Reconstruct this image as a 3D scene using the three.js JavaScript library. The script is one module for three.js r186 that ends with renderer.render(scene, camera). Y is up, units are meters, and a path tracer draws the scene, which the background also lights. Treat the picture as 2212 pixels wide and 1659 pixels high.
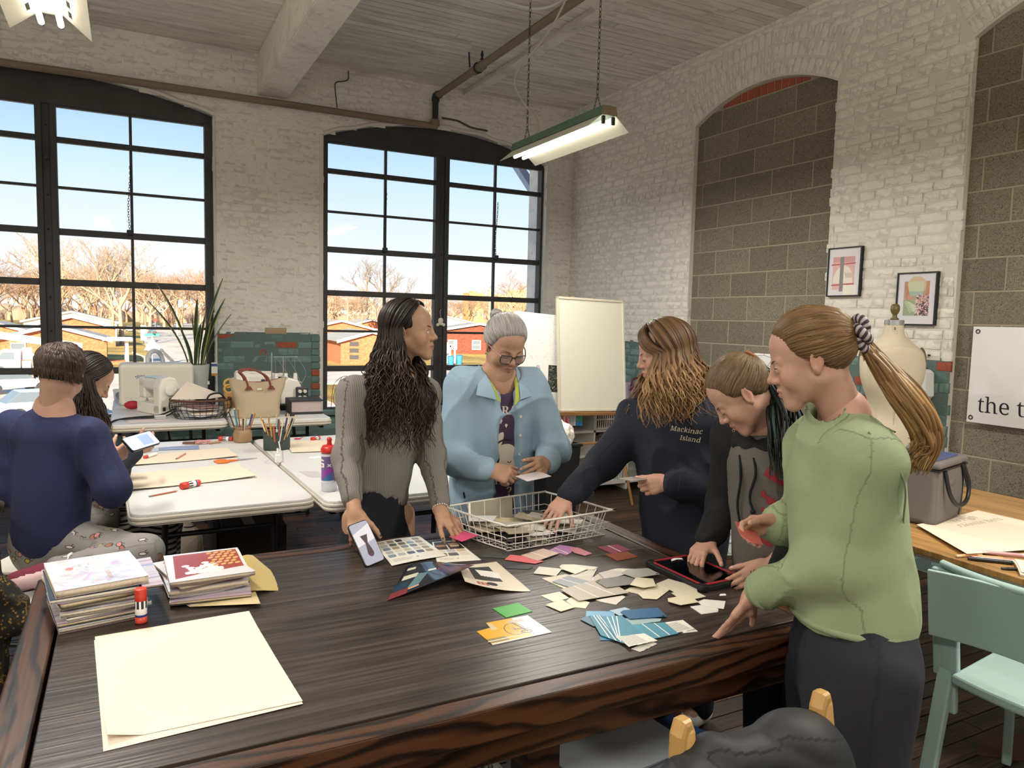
import * as THREE from 'three';
import { RoundedBoxGeometry } from 'three/addons/geometries/RoundedBoxGeometry.js';
import { DecalGeometry } from 'three/addons/geometries/DecalGeometry.js';
import { mergeGeometries, mergeVertices, toCreasedNormals } from 'three/addons/utils/BufferGeometryUtils.js';
import { RectAreaLightUniformsLib } from 'three/addons/lights/RectAreaLightUniformsLib.js';

// ---------- camera, sky, sun, exposure ----------
RectAreaLightUniformsLib.init();
const scene = new THREE.Scene();
const renderer = new THREE.WebGLRenderer({ antialias: true });
renderer.toneMapping = THREE.LinearToneMapping;
renderer.toneMappingExposure = 1.1;
renderer.shadowMap.enabled = true;
const camera = new THREE.PerspectiveCamera(54.771, 2212 / 1659, 0.05, 2500);
camera.rotation.order = 'YXZ';
camera.position.set(0, 1.57, 0);
camera.rotation.set(-4.9286 * Math.PI / 180, -27.502 * Math.PI / 180, 1.4048 * Math.PI / 180);
scene.add(camera);

const LAMP = 1.0, LAMP_W = 66, SKY = 1.0;           // tube glow, light of one fixture (W/m2 scale), sky strength
{
  // clear winter sky: white haze near the horizon, light blue above; the same all the way round
  const W = 256, H = 256, d = new Float32Array(W * H * 4);
  const stops = [[0, 0.98, 1.0, 1.02], [0.07, 0.90, 0.96, 1.02], [0.165, 0.66, 0.85, 0.98], [0.26, 0.33, 0.62, 0.92], [0.45, 0.19, 0.42, 0.82], [1, 0.12, 0.28, 0.66]];
  for (let j = 0; j < H; j++) {
    const t = Math.max(0, ((j + 0.5) / H - 0.5) * 2), el = Math.sin(t * Math.PI / 2);
    let k = 0; while (k < stops.length - 2 && el > stops[k + 1][0]) k++;
    const a = stops[k], b = stops[k + 1], f = Math.min(1, Math.max(0, (el - a[0]) / (b[0] - a[0])));
    for (let i = 0; i < W; i++) {
      const wisp = 1 + 0.03 * Math.sin(i * 0.3 + j * 0.21) * Math.sin(j * 0.11 - i * 0.147);
      for (let c = 0; c < 3; c++) d[(j * W + i) * 4 + c] = (a[c + 1] + (b[c + 1] - a[c + 1]) * f) * wisp;
      d[(j * W + i) * 4 + 3] = 1;
    }
  }
  const sky = new THREE.DataTexture(d, W, H, THREE.RGBAFormat, THREE.FloatType);
  sky.mapping = THREE.EquirectangularReflectionMapping; sky.magFilter = THREE.LinearFilter; sky.needsUpdate = true;
  scene.background = sky; scene.backgroundIntensity = SKY;
}
const sun = new THREE.DirectionalLight(0xffeccf, 13);
sun.position.set(-22, 30, 26); sun.target.position.set(20, -5, -60);
sun.castShadow = true; sun.shadow.mapSize.set(2048, 2048); sun.shadow.radius = 1;
Object.assign(sun.shadow.camera, { left: -140, right: 140, top: 140, bottom: -140, near: 1, far: 400 });
scene.add(sun, sun.target);

// ---------- helpers ----------
const V = (x, y, z) => new THREE.Vector3(x, y, z), PI = Math.PI, { sin, cos, abs, min, max, hypot, sqrt, floor } = Math;
const clamp = (x, a, b) => x < a ? a : x > b ? b : x, mix = (a, b, t) => a + (b - a) * t;
const sstep = (a, b, x) => { const t = clamp((x - a) / (b - a), 0, 1); return t * t * (3 - 2 * t); };
const rng = (s) => () => { s |= 0; s = s + 0x6D2B79F5 | 0; let t = Math.imul(s ^ s >>> 15, 1 | s); t = t + Math.imul(t ^ t >>> 7, 61 | t) ^ t; return ((t ^ t >>> 14) >>> 0) / 4294967296; };
const hash = (x, y, z) => { let h = Math.imul(x, 374761393) ^ Math.imul(y, 668265263) ^ Math.imul(z, 1274126177); h = Math.imul(h ^ h >>> 13, 1274126177); return ((h ^ h >>> 16) >>> 0) / 4294967296; };
const n3 = (x, y, z) => {
  const i = floor(x), j = floor(y), k = floor(z); let u = x - i, v = y - j, w = z - k;
  u = u * u * (3 - 2 * u); v = v * v * (3 - 2 * v); w = w * w * (3 - 2 * w);
  return mix(mix(mix(hash(i, j, k), hash(i + 1, j, k), u), mix(hash(i, j + 1, k), hash(i + 1, j + 1, k), u), v), mix(mix(hash(i, j, k + 1), hash(i + 1, j, k + 1), u), mix(hash(i, j + 1, k + 1), hash(i + 1, j + 1, k + 1), u), v), w) * 2 - 1;
};
// tiling value noise on a size x size lattice with period p cells
const nt = (x, y, p, s = 0, q = p) => {
  const i = floor(x), j = floor(y), m = (a) => ((a % p) + p) % p, m2 = (a) => ((a % q) + q) % q; let u = x - i, v = y - j; u = u * u * (3 - 2 * u); v = v * v * (3 - 2 * v);
  return mix(mix(hash(m(i), m2(j), s), hash(m(i + 1), m2(j), s), u), mix(hash(m(i), m2(j + 1), s), hash(m(i + 1), m2(j + 1), s), u), v);
};
const fbm = (u, v, p, o, s = 0) => { let a = 0, w = 0.5, q = p; for (let k = 0; k < o; k++) { a += w * nt(u * q, v * q, q, s + k); q *= 2; w *= 0.5; } return a / (1 - w * 2); };
function tex(size, fn, o = {}) {
  const W = size, H = o.h || size, d = new Uint8Array(W * H * 4);
  for (let j = 0; j < H; j++) for (let i = 0; i < W; i++) { const c = fn(i / W, j / H, i, j), q = (j * W + i) * 4; if (c.length) { d[q] = clamp(c[0], 0, 1) * 255; d[q + 1] = clamp(c[1], 0, 1) * 255; d[q + 2] = clamp(c[2], 0, 1) * 255; } else d[q] = d[q + 1] = d[q + 2] = clamp(c, 0, 1) * 255; d[q + 3] = 255; }
  const t = new THREE.DataTexture(d, W, H); t.wrapS = t.wrapT = THREE.RepeatWrapping; t.magFilter = THREE.LinearFilter; t.minFilter = THREE.LinearMipmapLinearFilter; t.generateMipmaps = true;
  if (o.srgb) t.colorSpace = THREE.SRGBColorSpace; if (o.rep) t.repeat.set(o.rep[0], o.rep[1]); t.needsUpdate = true; return t;
}
const rept = (t, x, y = x) => { const c = t.clone(); c.repeat.set(x, y); c.needsUpdate = true; return c; };
function canvasTex(w, h, draw) {
  const c = document.createElement('canvas'); c.width = w; c.height = h; const g = c.getContext('2d'); draw(g, w, h);
  const t = new THREE.CanvasTexture(c); t.colorSpace = THREE.SRGBColorSpace; t.magFilter = THREE.LinearFilter; return t;
}
const mat = (color, roughness = 0.6, o = {}) => new THREE.MeshStandardMaterial({ color, roughness, ...o });
const phys = (color, roughness = 0.6, o = {}) => new THREE.MeshPhysicalMaterial({ color, roughness, ...o });
const lin = (r, g, b) => new THREE.Color().setRGB(r, g, b);

// uv in metres from the dominant normal axis; ofs shifts the pattern, swap turns it
function muv(g, ofs = [0, 0], swap = false) {
  const p = g.attributes.position, n = g.attributes.normal, a = new Float32Array(p.count * 2);
  for (let i = 0; i < p.count; i++) {
    const x = abs(n.getX(i)), y = abs(n.getY(i)), z = abs(n.getZ(i)); let u, v;
    if (y >= x && y >= z) { u = p.getX(i); v = p.getZ(i); } else if (x >= z) { u = p.getZ(i); v = p.getY(i); } else { u = p.getX(i); v = p.getY(i); }
    if (swap) [u, v] = [v, u];
    a[i * 2] = u + ofs[0]; a[i * 2 + 1] = v + ofs[1];
  }
  g.setAttribute('uv', new THREE.BufferAttribute(a, 2)); return g;
}
const box = (w, h, d, x = 0, y = 0, z = 0, r = 0, s = 2) => { const g = r ? new RoundedBoxGeometry(w, h, d, s, min(r, w / 2.01, h / 2.01, d / 2.01)) : new THREE.BoxGeometry(w, h, d); g.translate(x, y, z); return muv(g); };
const bb = (x0, x1, y0, y1, z0, z1, r = 0, s = 2) => box(x1 - x0, y1 - y0, z1 - z0, (x0 + x1) / 2, (y0 + y1) / 2, (z0 + z1) / 2, r, s);
const cyl = (r0, r1, h, x = 0, y = 0, z = 0, n = 20) => new THREE.CylinderGeometry(r0, r1, h, n).translate(x, y, z);
const sph = (r, x = 0, y = 0, z = 0, n = 16) => new THREE.SphereGeometry(r, n, max(8, n * 0.7 | 0)).translate(x, y, z);
const lathe = (pts, n = 28) => new THREE.LatheGeometry(pts.map((p) => new THREE.Vector2(p[0], p[1])), n);
const tube = (pts, r, n = 8, seg = 0, closed = false) => new THREE.TubeGeometry(new THREE.CatmullRomCurve3(pts.map((p) => p.isVector3 ? p : V(...p)), closed, 'catmullrom', 0.5), seg || max(4, pts.length * 6), r, n, closed);
const rod = (a, b, r, n = 8) => { const A = V(...a), B = V(...b), d = B.clone().sub(A), L = d.length(), g = new THREE.CylinderGeometry(r, r, L, n); g.applyQuaternion(new THREE.Quaternion().setFromUnitVectors(V(0, 1, 0), d.normalize())); g.translate((A.x + B.x) / 2, (A.y + B.y) / 2, (A.z + B.z) / 2); return g; };
// a bar of rectangular section from a to b (w across, t the other way)
const bar = (a, b, w, t, r = 0, up = [0, 1, 0]) => {
  const A = V(...a), B = V(...b), d = B.clone().sub(A), L = d.length(); d.normalize(); let X = V(...up).cross(d); if (X.length() < 1e-3) X = V(1, 0, 0); X.normalize(); const Y = d.clone().cross(X);
  const g = box(w, t, L, 0, 0, 0, r); g.applyMatrix4(new THREE.Matrix4().makeBasis(X, Y, d).setPosition((A.x + B.x) / 2, (A.y + B.y) / 2, (A.z + B.z) / 2)); return g;
};
const shapeOf = (pts) => { const s = new THREE.Shape(); pts.forEach((p, i) => i ? s.lineTo(p[0], p[1]) : s.moveTo(p[0], p[1])); return s; };
const ext = (pts, depth, bevel = 0, holes = []) => { const s = pts instanceof THREE.Shape ? pts : shapeOf(pts); holes.forEach((h) => s.holes.push(new THREE.Path(h.map((p) => new THREE.Vector2(p[0], p[1]))))); const g = new THREE.ExtrudeGeometry(s, { depth: depth - 2 * bevel, bevelEnabled: bevel > 0, bevelSize: bevel, bevelThickness: bevel, bevelOffset: -bevel, bevelSegments: 2, curveSegments: 24 }); g.translate(0, 0, bevel); return muv(g); };
const rrect = (w, h, r) => { const s = new THREE.Shape(), x = -w / 2, y = -h / 2; s.moveTo(x + r, y); s.lineTo(x + w - r, y); s.absarc(x + w - r, y + r, r, -PI / 2, 0); s.lineTo(x + w, y + h - r); s.absarc(x + w - r, y + h - r, r, 0, PI / 2); s.lineTo(x + r, y + h); s.absarc(x + r, y + h - r, r, PI / 2, PI); s.lineTo(x, y + r); s.absarc(x + r, y + r, r, PI, 1.5 * PI); return s; };
const mg = (arr) => { const a = arr.map((g) => { let q = g.index ? g.toNonIndexed() : g.clone(); for (const k of Object.keys(q.attributes)) if (!['position', 'normal', 'uv', 'color'].includes(k)) q.deleteAttribute(k); if (!q.attributes.uv) muv(q); return q; }); const col = a.some((q) => q.attributes.color); if (col) a.forEach((q) => { if (!q.attributes.color) q.setAttribute('color', new THREE.BufferAttribute(new Float32Array(q.attributes.position.count * 3).fill(1), 3)); }); return mergeGeometries(a); };
const rot = (g, x = 0, y = 0, z = 0) => { if (x) g.rotateX(x); if (y) g.rotateY(y); if (z) g.rotateZ(z); return g; };
const tint = (g, r, gg, b) => { const n = g.attributes.position.count, a = new Float32Array(n * 3); for (let i = 0; i < n; i++) { a[i * 3] = r; a[i * 3 + 1] = gg; a[i * 3 + 2] = b; } g.setAttribute('color', new THREE.BufferAttribute(a, 3)); return g; };

const used = {};
const numbered = (name) => { const n = used[name] = (used[name] ?? -1) + 1; return n ? name + '_' + String(n).padStart(3, '0') : name; };
function info(o, label, category, group, kind) { if (label) o.userData.label = label; if (category) o.userData.category = category; if (group) o.userData.group = group; if (kind) o.userData.kind = kind; return o; }
function thing(name, label, category, pos = [0, 0, 0], turn = 0, group) { const o = new THREE.Group(); o.name = numbered(name); o.position.set(...pos); o.rotation.y = turn; scene.add(o); return info(o, label, category, group); }
function part(parent, name, geo, m, label) { const o = new THREE.Mesh(Array.isArray(geo) ? mg(geo) : geo, m); o.name = name; o.castShadow = o.receiveShadow = true; parent.add(o); if (label) o.userData.label = label; return o; }
function solo(name, geo, m, label, category, pos = [0, 0, 0], turn = 0, group) { const o = part(scene, numbered(name), geo, m); o.position.set(...pos); o.rotation.y = turn; return info(o, label, category, group); }
function struct(name) { const o = new THREE.Group(); o.name = name; o.userData.kind = 'structure'; scene.add(o); return o; }
function copyOf(root, name, pos, turn, label, group) { const c = root.clone(); c.name = numbered(name); c.position.set(...pos); c.rotation.y = turn; scene.add(c); c.userData = { ...root.userData }; if (label) c.userData.label = label; if (group) c.userData.group = group; return c; }

// ---------- shared textures ----------
const T = {
  paint: tex(512, (u, v) => 0.5 + 0.35 * (fbm(u, v, 6, 5) - 0.5) + 0.3 * (fbm(u, v, 40, 2, 9) - 0.5)),
  stain: tex(512, (u, v) => { const a = fbm(u, v, 5, 5, 3), b = fbm(u, v, 23, 3, 7); const k = 1 - 0.10 * sstep(0.45, 0.75, a) - 0.07 * sstep(0.55, 0.8, b) - (nt(u * 90, v * 90, 90, 4) > 0.985 ? 0.22 : 0); return [k, k * 0.992, k * 0.975]; }, { srgb: true }),
  block: tex(512, (u, v, i, j) => { const a = fbm(u, v, 60, 2, 5), s = hash(i, j, 3), b = nt(u * 150, v * 150, 150, 8); let k = 0.86 + 0.2 * (a - 0.5) + (b > 0.8 ? -0.42 : 0) + (s > 0.93 ? -0.34 : s > 0.84 ? 0.2 : 0); return [k, k * 0.985, k * 0.95]; }, { srgb: true }),
  blockB: tex(256, (u, v, i, j) => 0.55 + 0.4 * (nt(u * 80, v * 80, 80, 8) - 0.5) + 0.5 * (hash(i, j, 1) - 0.5)),
  grain: tex(512, (u, v) => { const w = fbm(u, v, 3, 3, 2), f = nt(u * 4, v * 160, 4, 5, 160), h = nt(u * 6, v * 60 + w * 2, 6, 6, 60), q = nt(u * 20, v * 256, 20, 7, 256); return clamp(0.25 + 0.35 * f + 0.25 * h + 0.2 * q, 0, 1); }),
  weave: tex(128, (u, v) => 0.5 + 0.25 * sin(u * PI * 2 * 32) * sin(v * PI * 2 * 32) + 0.3 * (fbm(u, v, 16, 2) - 0.5)),
  fleece: tex(256, (u, v, i, j) => 0.5 + 0.5 * (fbm(u, v, 24, 3) - 0.5) + 0.25 * (hash(i, j, 2) - 0.5)),
  rib: tex(64, (u, v) => 0.5 + 0.5 * sin(u * PI * 2 * 16)),
};
// ================= ROOM SHELL =================
const XR = 4.60, ZW = -7.45, YC = 3.977, PAINT = 1.395;
const white = (o = {}) => mat(0xf1efe9, 0.62, { map: T.stain, bumpMap: T.paint, bumpScale: 0.004, ...o });
const MAT = {
  white: white(), whiteB: white({ map: rept(T.stain, 1.3), color: 0xece9e2 }), whiteW: white({ map: rept(T.stain, 0.7), color: 0xe9e8e4, roughness: 0.5 }),
  teal: mat(0x72918f, 0.45, { map: T.stain, bumpMap: T.paint, bumpScale: 0.005 }), tealD: mat(0x5c7b78, 0.45, { map: T.stain, bumpMap: T.paint, bumpScale: 0.005 }),
  ochre: mat(0xb39a78, 0.75, { bumpMap: T.paint, bumpScale: 0.005 }), brickRed: mat(0xa4543f, 0.85, { map: T.stain, bumpMap: T.paint, bumpScale: 0.004 }),
  mortarW: mat(0xdcd8cf, 0.8, { bumpMap: T.paint, bumpScale: 0.006 }), mortarT: mat(0x5d706c, 0.7, { bumpMap: T.paint, bumpScale: 0.006 }),
  mortar: mat(0xa79c88, 0.9, { bumpMap: T.blockB, bumpScale: 0.003 }),
  block: [0x9a9486, 0x928c7f, 0xa19b8d].map((c) => mat(c, 0.95, { map: rept(T.block, 2.2), bumpMap: rept(T.blockB, 3), bumpScale: 0.002 })),
  board: [0xe9e6de, 0xe2dfd6, 0xeeebe4].map((c, i) => mat(c, 0.6, { map: rept(T.stain, 0.45 + i * 0.1, 2), bumpMap: rept(T.grain, 0.6, 1.1), bumpScale: 0.002 })),
  gap: mat(0x57524a, 0.95), beam: mat(0xece9e1, 0.6, { map: rept(T.stain, 0.8), bumpMap: T.paint, bumpScale: 0.006 }),
  plank: [0x5b4031, 0x4e372b, 0x674936, 0x45322a].map((c, i) => mat(c, 0.5, { map: tex(256, (u, v, ii, j) => { const a = fbm(u, v, 5, 4, 11 + i), g = nt(u * 6, v * 70, 6, 3 + i, 70), k = 0.62 + 0.5 * (a - 0.5) + 0.5 * (g - 0.5) - (nt(u * 24, v * 24, 24, 9 + i) > 0.93 ? 0.3 : 0); return [k * 1.05, k, k * 0.95]; }, { srgb: true, rep: [0.9, 3] }), bumpMap: rept(T.grain, 0.8, 1.6), bumpScale: 0.003 })),
  black: mat(0x16171a, 0.5), iron: mat(0x2a2c30, 0.55, { bumpMap: T.paint, bumpScale: 0.002 }), frame: mat(0x3b3a3c, 0.55, { map: rept(T.stain, 2), bumpMap: T.paint, bumpScale: 0.004 }),
  rust: mat(0x8a7a66, 0.7, { map: rept(T.stain, 4), bumpMap: T.paint, bumpScale: 0.002 }), chain: mat(0x55524c, 0.4, { metalness: 0.7 }),
  whitePlastic: mat(0xe9e7e1, 0.4), cream: mat(0xded8ca, 0.45), steel: mat(0xb9bcc0, 0.3, { metalness: 0.85 }),
};
// wall slab with holes in its (s, y) plane, along dir 'x' (window wall) or 'z' (right wall)
function arcPts(s0, s1, spring, apex, n = 18) { const w = (s1 - s0) / 2, r = apex - spring, R = (w * w + r * r) / (2 * r), cy = apex - R, c = (s0 + s1) / 2, a = Math.asin(w / R), out = []; for (let i = 0; i <= n; i++) { const t = a - 2 * a * i / n; out.push([c + R * sin(t), cy + R * cos(t)]); } return Object.assign(out, { R, cy, c, a }); }
const opening = (s0, s1, y0, spring, apex) => { const p = [[s0, y0], [s1, y0], ...arcPts(s0, s1, spring, apex)]; p.arc = arcPts(s0, s1, spring, apex); p.s0 = s0; p.s1 = s1; p.y0 = y0; return p; };
const NICHE = [opening(-5.365, -3.845, 0.06, 3.35, 3.545), opening(-2.865, -1.345, 0.06, 3.35, 3.545)];
const WIN = [opening(-1.895, 0.735, 0.60, 3.37, 3.56), opening(1.735, 4.265, 0.60, 3.33, 3.56)];

function clipPoly(p, q) { // p against convex counter-clockwise q
  let out = p;
  for (let i = 0; i < q.length && out.length; i++) {
    const a = q[i], b = q[(i + 1) % q.length], src = out; out = [];
    const side = (c) => (b[0] - a[0]) * (c[1] - a[1]) - (b[1] - a[1]) * (c[0] - a[0]);
    for (let k = 0; k < src.length; k++) { const c = src[k], d = src[(k + 1) % src.length], sc = side(c), sd = side(d); if (sc >= 0) out.push(c); if (sc * sd < 0) { const t = sc / (sc - sd); out.push([c[0] + (d[0] - c[0]) * t, c[1] + (d[1] - c[1]) * t]); } }
  }
  return out;
}
const inside = (pt, q, pad = 0) => { if (pt[0] < q.s0 - pad || pt[0] > q.s1 + pad || pt[1] < q.y0 - pad) return false; const A = q.arc; return pt[1] < A.cy || hypot(pt[0] - A.c, pt[1] - A.cy) < A.R + pad; };
const inRing = (pt, q, t) => { const A = q.arc, d = hypot(pt[0] - A.c, pt[1] - A.cy); return pt[1] > A.cy && d < A.R + t && d >= A.R - 0.01 && abs(Math.atan2(pt[0] - A.c, pt[1] - A.cy)) < A.a + 0.02; };

// one brick: a block whose front edges are worn round, front face at z=0, body behind, of unit size in x and y
function brickGeo(seed, n = 3) {
  const r = rng(seed), g = new THREE.PlaneGeometry(1, 1, n + 2, 3), p = g.attributes.position;
  for (let i = 0; i < p.count; i++) {
    let x = p.getX(i), y = p.getY(i); const ex = abs(x) > 0.499, ey = abs(y) > 0.499;
    if (!ex && abs(x) > 0.28) x = Math.sign(x) * 0.47; if (!ey) y = Math.sign(y) * 0.42;
    p.setXYZ(i, x + (ex ? 0 : (r() - 0.5) * 0.02), y + (ey ? (r() - 0.5) * 0.05 : (r() - 0.5) * 0.06), ex || ey ? -1 : (r() - 0.5) * 0.25);
  }
  g.computeVertexNormals(); return muv(g, [r() * 3, r() * 3]);
}
const BRICKS = Array.from({ length: 8 }, (_, i) => brickGeo(40 + i));
// lays a wall of painted bricks; at(s,y,depth) -> world
function layBricks(parent, o) {
  const r = rng(o.seed), list = [], H = 0.0677;
  let row = 0;
  for (let y = 0.02; y < o.top; y += H, row++) {
    const header = row % 6 === 5, L = header ? 0.104 : 0.208; let s = o.s0 - r() * 0.02 - (row % 2 ? L / 2 : 0);
    while (s < o.s1) {
      const l = L * (0.93 + 0.14 * r()), yj = (r() - 0.5) * 0.006; let a = null;
      const flush = (e) => { if (a !== null && e - a > 0.035) list.push([(a + e) / 2, y + H / 2 + yj, e - a, H]); a = null; };
      for (let k = 0; k < 6; k++) { const q0 = s + l * k / 6, qm = s + l * (k + 0.5) / 6, bad = qm < o.s0 || qm > o.s1 || o.holes.some((h) => inside([qm, y + H / 2], h, 0) || inRing([qm, y + H / 2], h, o.ring)); if (bad) flush(q0); else if (a === null) a = q0; }
      flush(s + l); s += l;
    }
  }
  if (o.ring) for (const h of o.holes) { const A = h.arc; for (let k = 0; k < o.rings; k++) { const R = A.R + 0.008 + (k + 0.5) * o.ring / o.rings, t = o.ring / o.rings, n = Math.round(2 * A.a * R / 0.07); for (let i = 0; i < n; i++) { const an = -A.a + (i + 0.5) * 2 * A.a / n; list.push([A.c + R * sin(an), A.cy + R * cos(an), 2 * A.a * R / n, t, -an]); } } }
  list.forEach((b) => b.d = o.far(b)); list.sort((a, b) => a.d - b.d);
  const rest = { w: [], t: [] };
  list.forEach((b, i) => {
    const g = BRICKS[floor(r() * 8)], teal = b[1] < PAINT - 0.005 + (o.wob ? o.wob(b[0]) : 0), edge = b[1] > PAINT - 0.04 && b[1] < PAINT + 0.035;
    const gone = r(), m = edge && gone < 0.45 && i < 300 ? MAT.ochre : teal ? (gone < 0.05 && i < 300 ? MAT.brickRed : gone < 0.35 ? MAT.tealD : MAT.teal) : (gone < 0.35 ? MAT.whiteB : MAT.white);
    const me = new THREE.Mesh(g, o.flat && m === MAT.white ? MAT.whiteW : m); me.name = 'brick'; me.castShadow = me.receiveShadow = true;
    me.scale.set(b[2] - 0.006 + 0.004 * r(), b[3] - 0.005 + 0.003 * r(), o.relief); me.rotation.set((r() - 0.5) * o.tilt, (r() - 0.5) * o.tilt, (b[4] || 0) + (r() - 0.5) * 0.02);
    me.position.set(b[0], b[1], o.relief * 0.5 * r());
    if (i < 300) { o.place(me); parent.add(me); } else { me.updateMatrix(); const c = g.clone().applyMatrix4(me.matrix); (rest[m === MAT.teal || m === MAT.tealD ? 't' : m === MAT.white || m === MAT.whiteB ? 'w' : 'w']).push(c); }
  });
  for (const [k, m] of [['w', o.flat ? MAT.whiteW : MAT.white], ['t', MAT.teal]]) if (rest[k].length) { const me = part(parent, 'brick_courses', rest[k], m); me.userData.kind = 'stuff'; o.place(me); }
}
{ // ---- right wall, with two arched recesses filled with concrete blocks
  const w = struct('wall_right');
  const sh = shapeOf([[-7.9, -0.1], [3.6, -0.1], [3.6, 4.2], [-7.9, 4.2]]);
  NICHE.forEach((n) => sh.holes.push(new THREE.Path(n.map((p) => new THREE.Vector2(p[0], p[1])))));
  const toX = (g, x) => { g.applyMatrix4(new THREE.Matrix4().set(0, 0, 1, x, 0, 1, 0, 0, 1, 0, 0, 0, 0, 0, 0, 1)); const ix = g.index, p = g.attributes.position; if (!ix) for (const a of Object.values(g.attributes)) for (let i = 0; i < p.count; i += 3) for (let k = 0; k < a.itemSize; k++) { const q = a.array[(i + 1) * a.itemSize + k]; a.array[(i + 1) * a.itemSize + k] = a.array[(i + 2) * a.itemSize + k]; a.array[(i + 2) * a.itemSize + k] = q; } return muv(g); };
  const g = new THREE.ExtrudeGeometry(sh, { depth: 0.4, bevelEnabled: false, curveSegments: 20 });
  part(w, 'mortar_bed', toX(g, XR), MAT.mortarW);
  part(w, 'painted_dado', [bb(XR - 0.0015, XR + 0.002, 0, PAINT, -7.45, -5.365), bb(XR - 0.0015, XR + 0.002, 0, PAINT, -3.845, -2.865), bb(XR - 0.0015, XR + 0.002, 0, PAINT, -1.345, 3.5)], MAT.mortarT);
  // bricks face -x: local x -> z of world, local z -> -x
  const M = new THREE.Matrix4().set(0, 0, -1, XR, 0, 1, 0, 0, 1, 0, 0, 0, 0, 0, 0, 1);
  layBricks(w, { seed: 5, s0: ZW, s1: 0.2, top: YC, holes: NICHE, ring: 0.36, rings: 3, relief: 0.012, tilt: 0.05, wob: (s) => 0.012 * sin(s * 9), far: (b) => (b[0] > -1.9 ? 9 : 0) + abs(b[0] + 2) * 0.9 + abs(b[1] - 2.4) * 0.3 + (b[1] < 1.0 ? 3 : 0), place: (m) => { m.updateMatrix(); m.matrix.premultiply(M); m.matrix.decompose(m.position, m.quaternion, m.scale); } });
  NICHE.forEach((n, k) => {
    const r = rng(77 + k), back = part(w, 'block_infill', toX(ext(n, 0.2), XR + 0.044), MAT.mortar), H = 0.2032;
    const fill = n.slice().map((p) => p);
    for (let c = 0; c < 18; c++) {
      const y1 = 3.44 - c * H, y0 = y1 - H; if (y1 < 0.05) break;
      let s = n.s0 - 0.6 + (k ? (c % 2 ? 0.865 - 0.4064 : 0.685 - 0.4064) : (c % 2 ? 0.885 - 0.6064 : 0.685 - 0.6064));
      for (; s < n.s1; s += 0.4064) {
        const q = clipPoly([[s + 0.005, y0 + 0.005], [s + 0.4014, y0 + 0.005], [s + 0.4014, y1 - 0.005], [s + 0.005, y1 - 0.005]], fill);
        if (q.length < 3) continue; const xs = q.map((p) => p[0]), ys = q.map((p) => p[1]); if (max(...xs) - min(...xs) < 0.02 || max(...ys) - min(...ys) < 0.02) continue;
        const b = part(back, 'block', toX(ext(q, 0.03, 0.003), 0), MAT.block[floor(r() * 3)]); muv(b.geometry, [r() * 4, r() * 4]); b.position.x = XR + 0.040 + r() * 0.002;
      }
    }
    for (let i = 0; i < 13; i++) { const s = n.s0 + 0.30 + i * 0.072, q = clipPoly([[s + 0.004, 3.446], [s + 0.066, 3.446], [s + 0.066 + (r() - 0.5) * 0.01, 3.53], [s + 0.004, 3.53]], fill.map((p) => [p[0], p[1] - 0.012])); if (q.length > 2 && max(...q.map((p) => p[1])) > 3.46) part(back, 'brick', toX(ext(q, 0.03, 0.004), XR + 0.038), MAT.brickRed); }
  });
}
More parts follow.
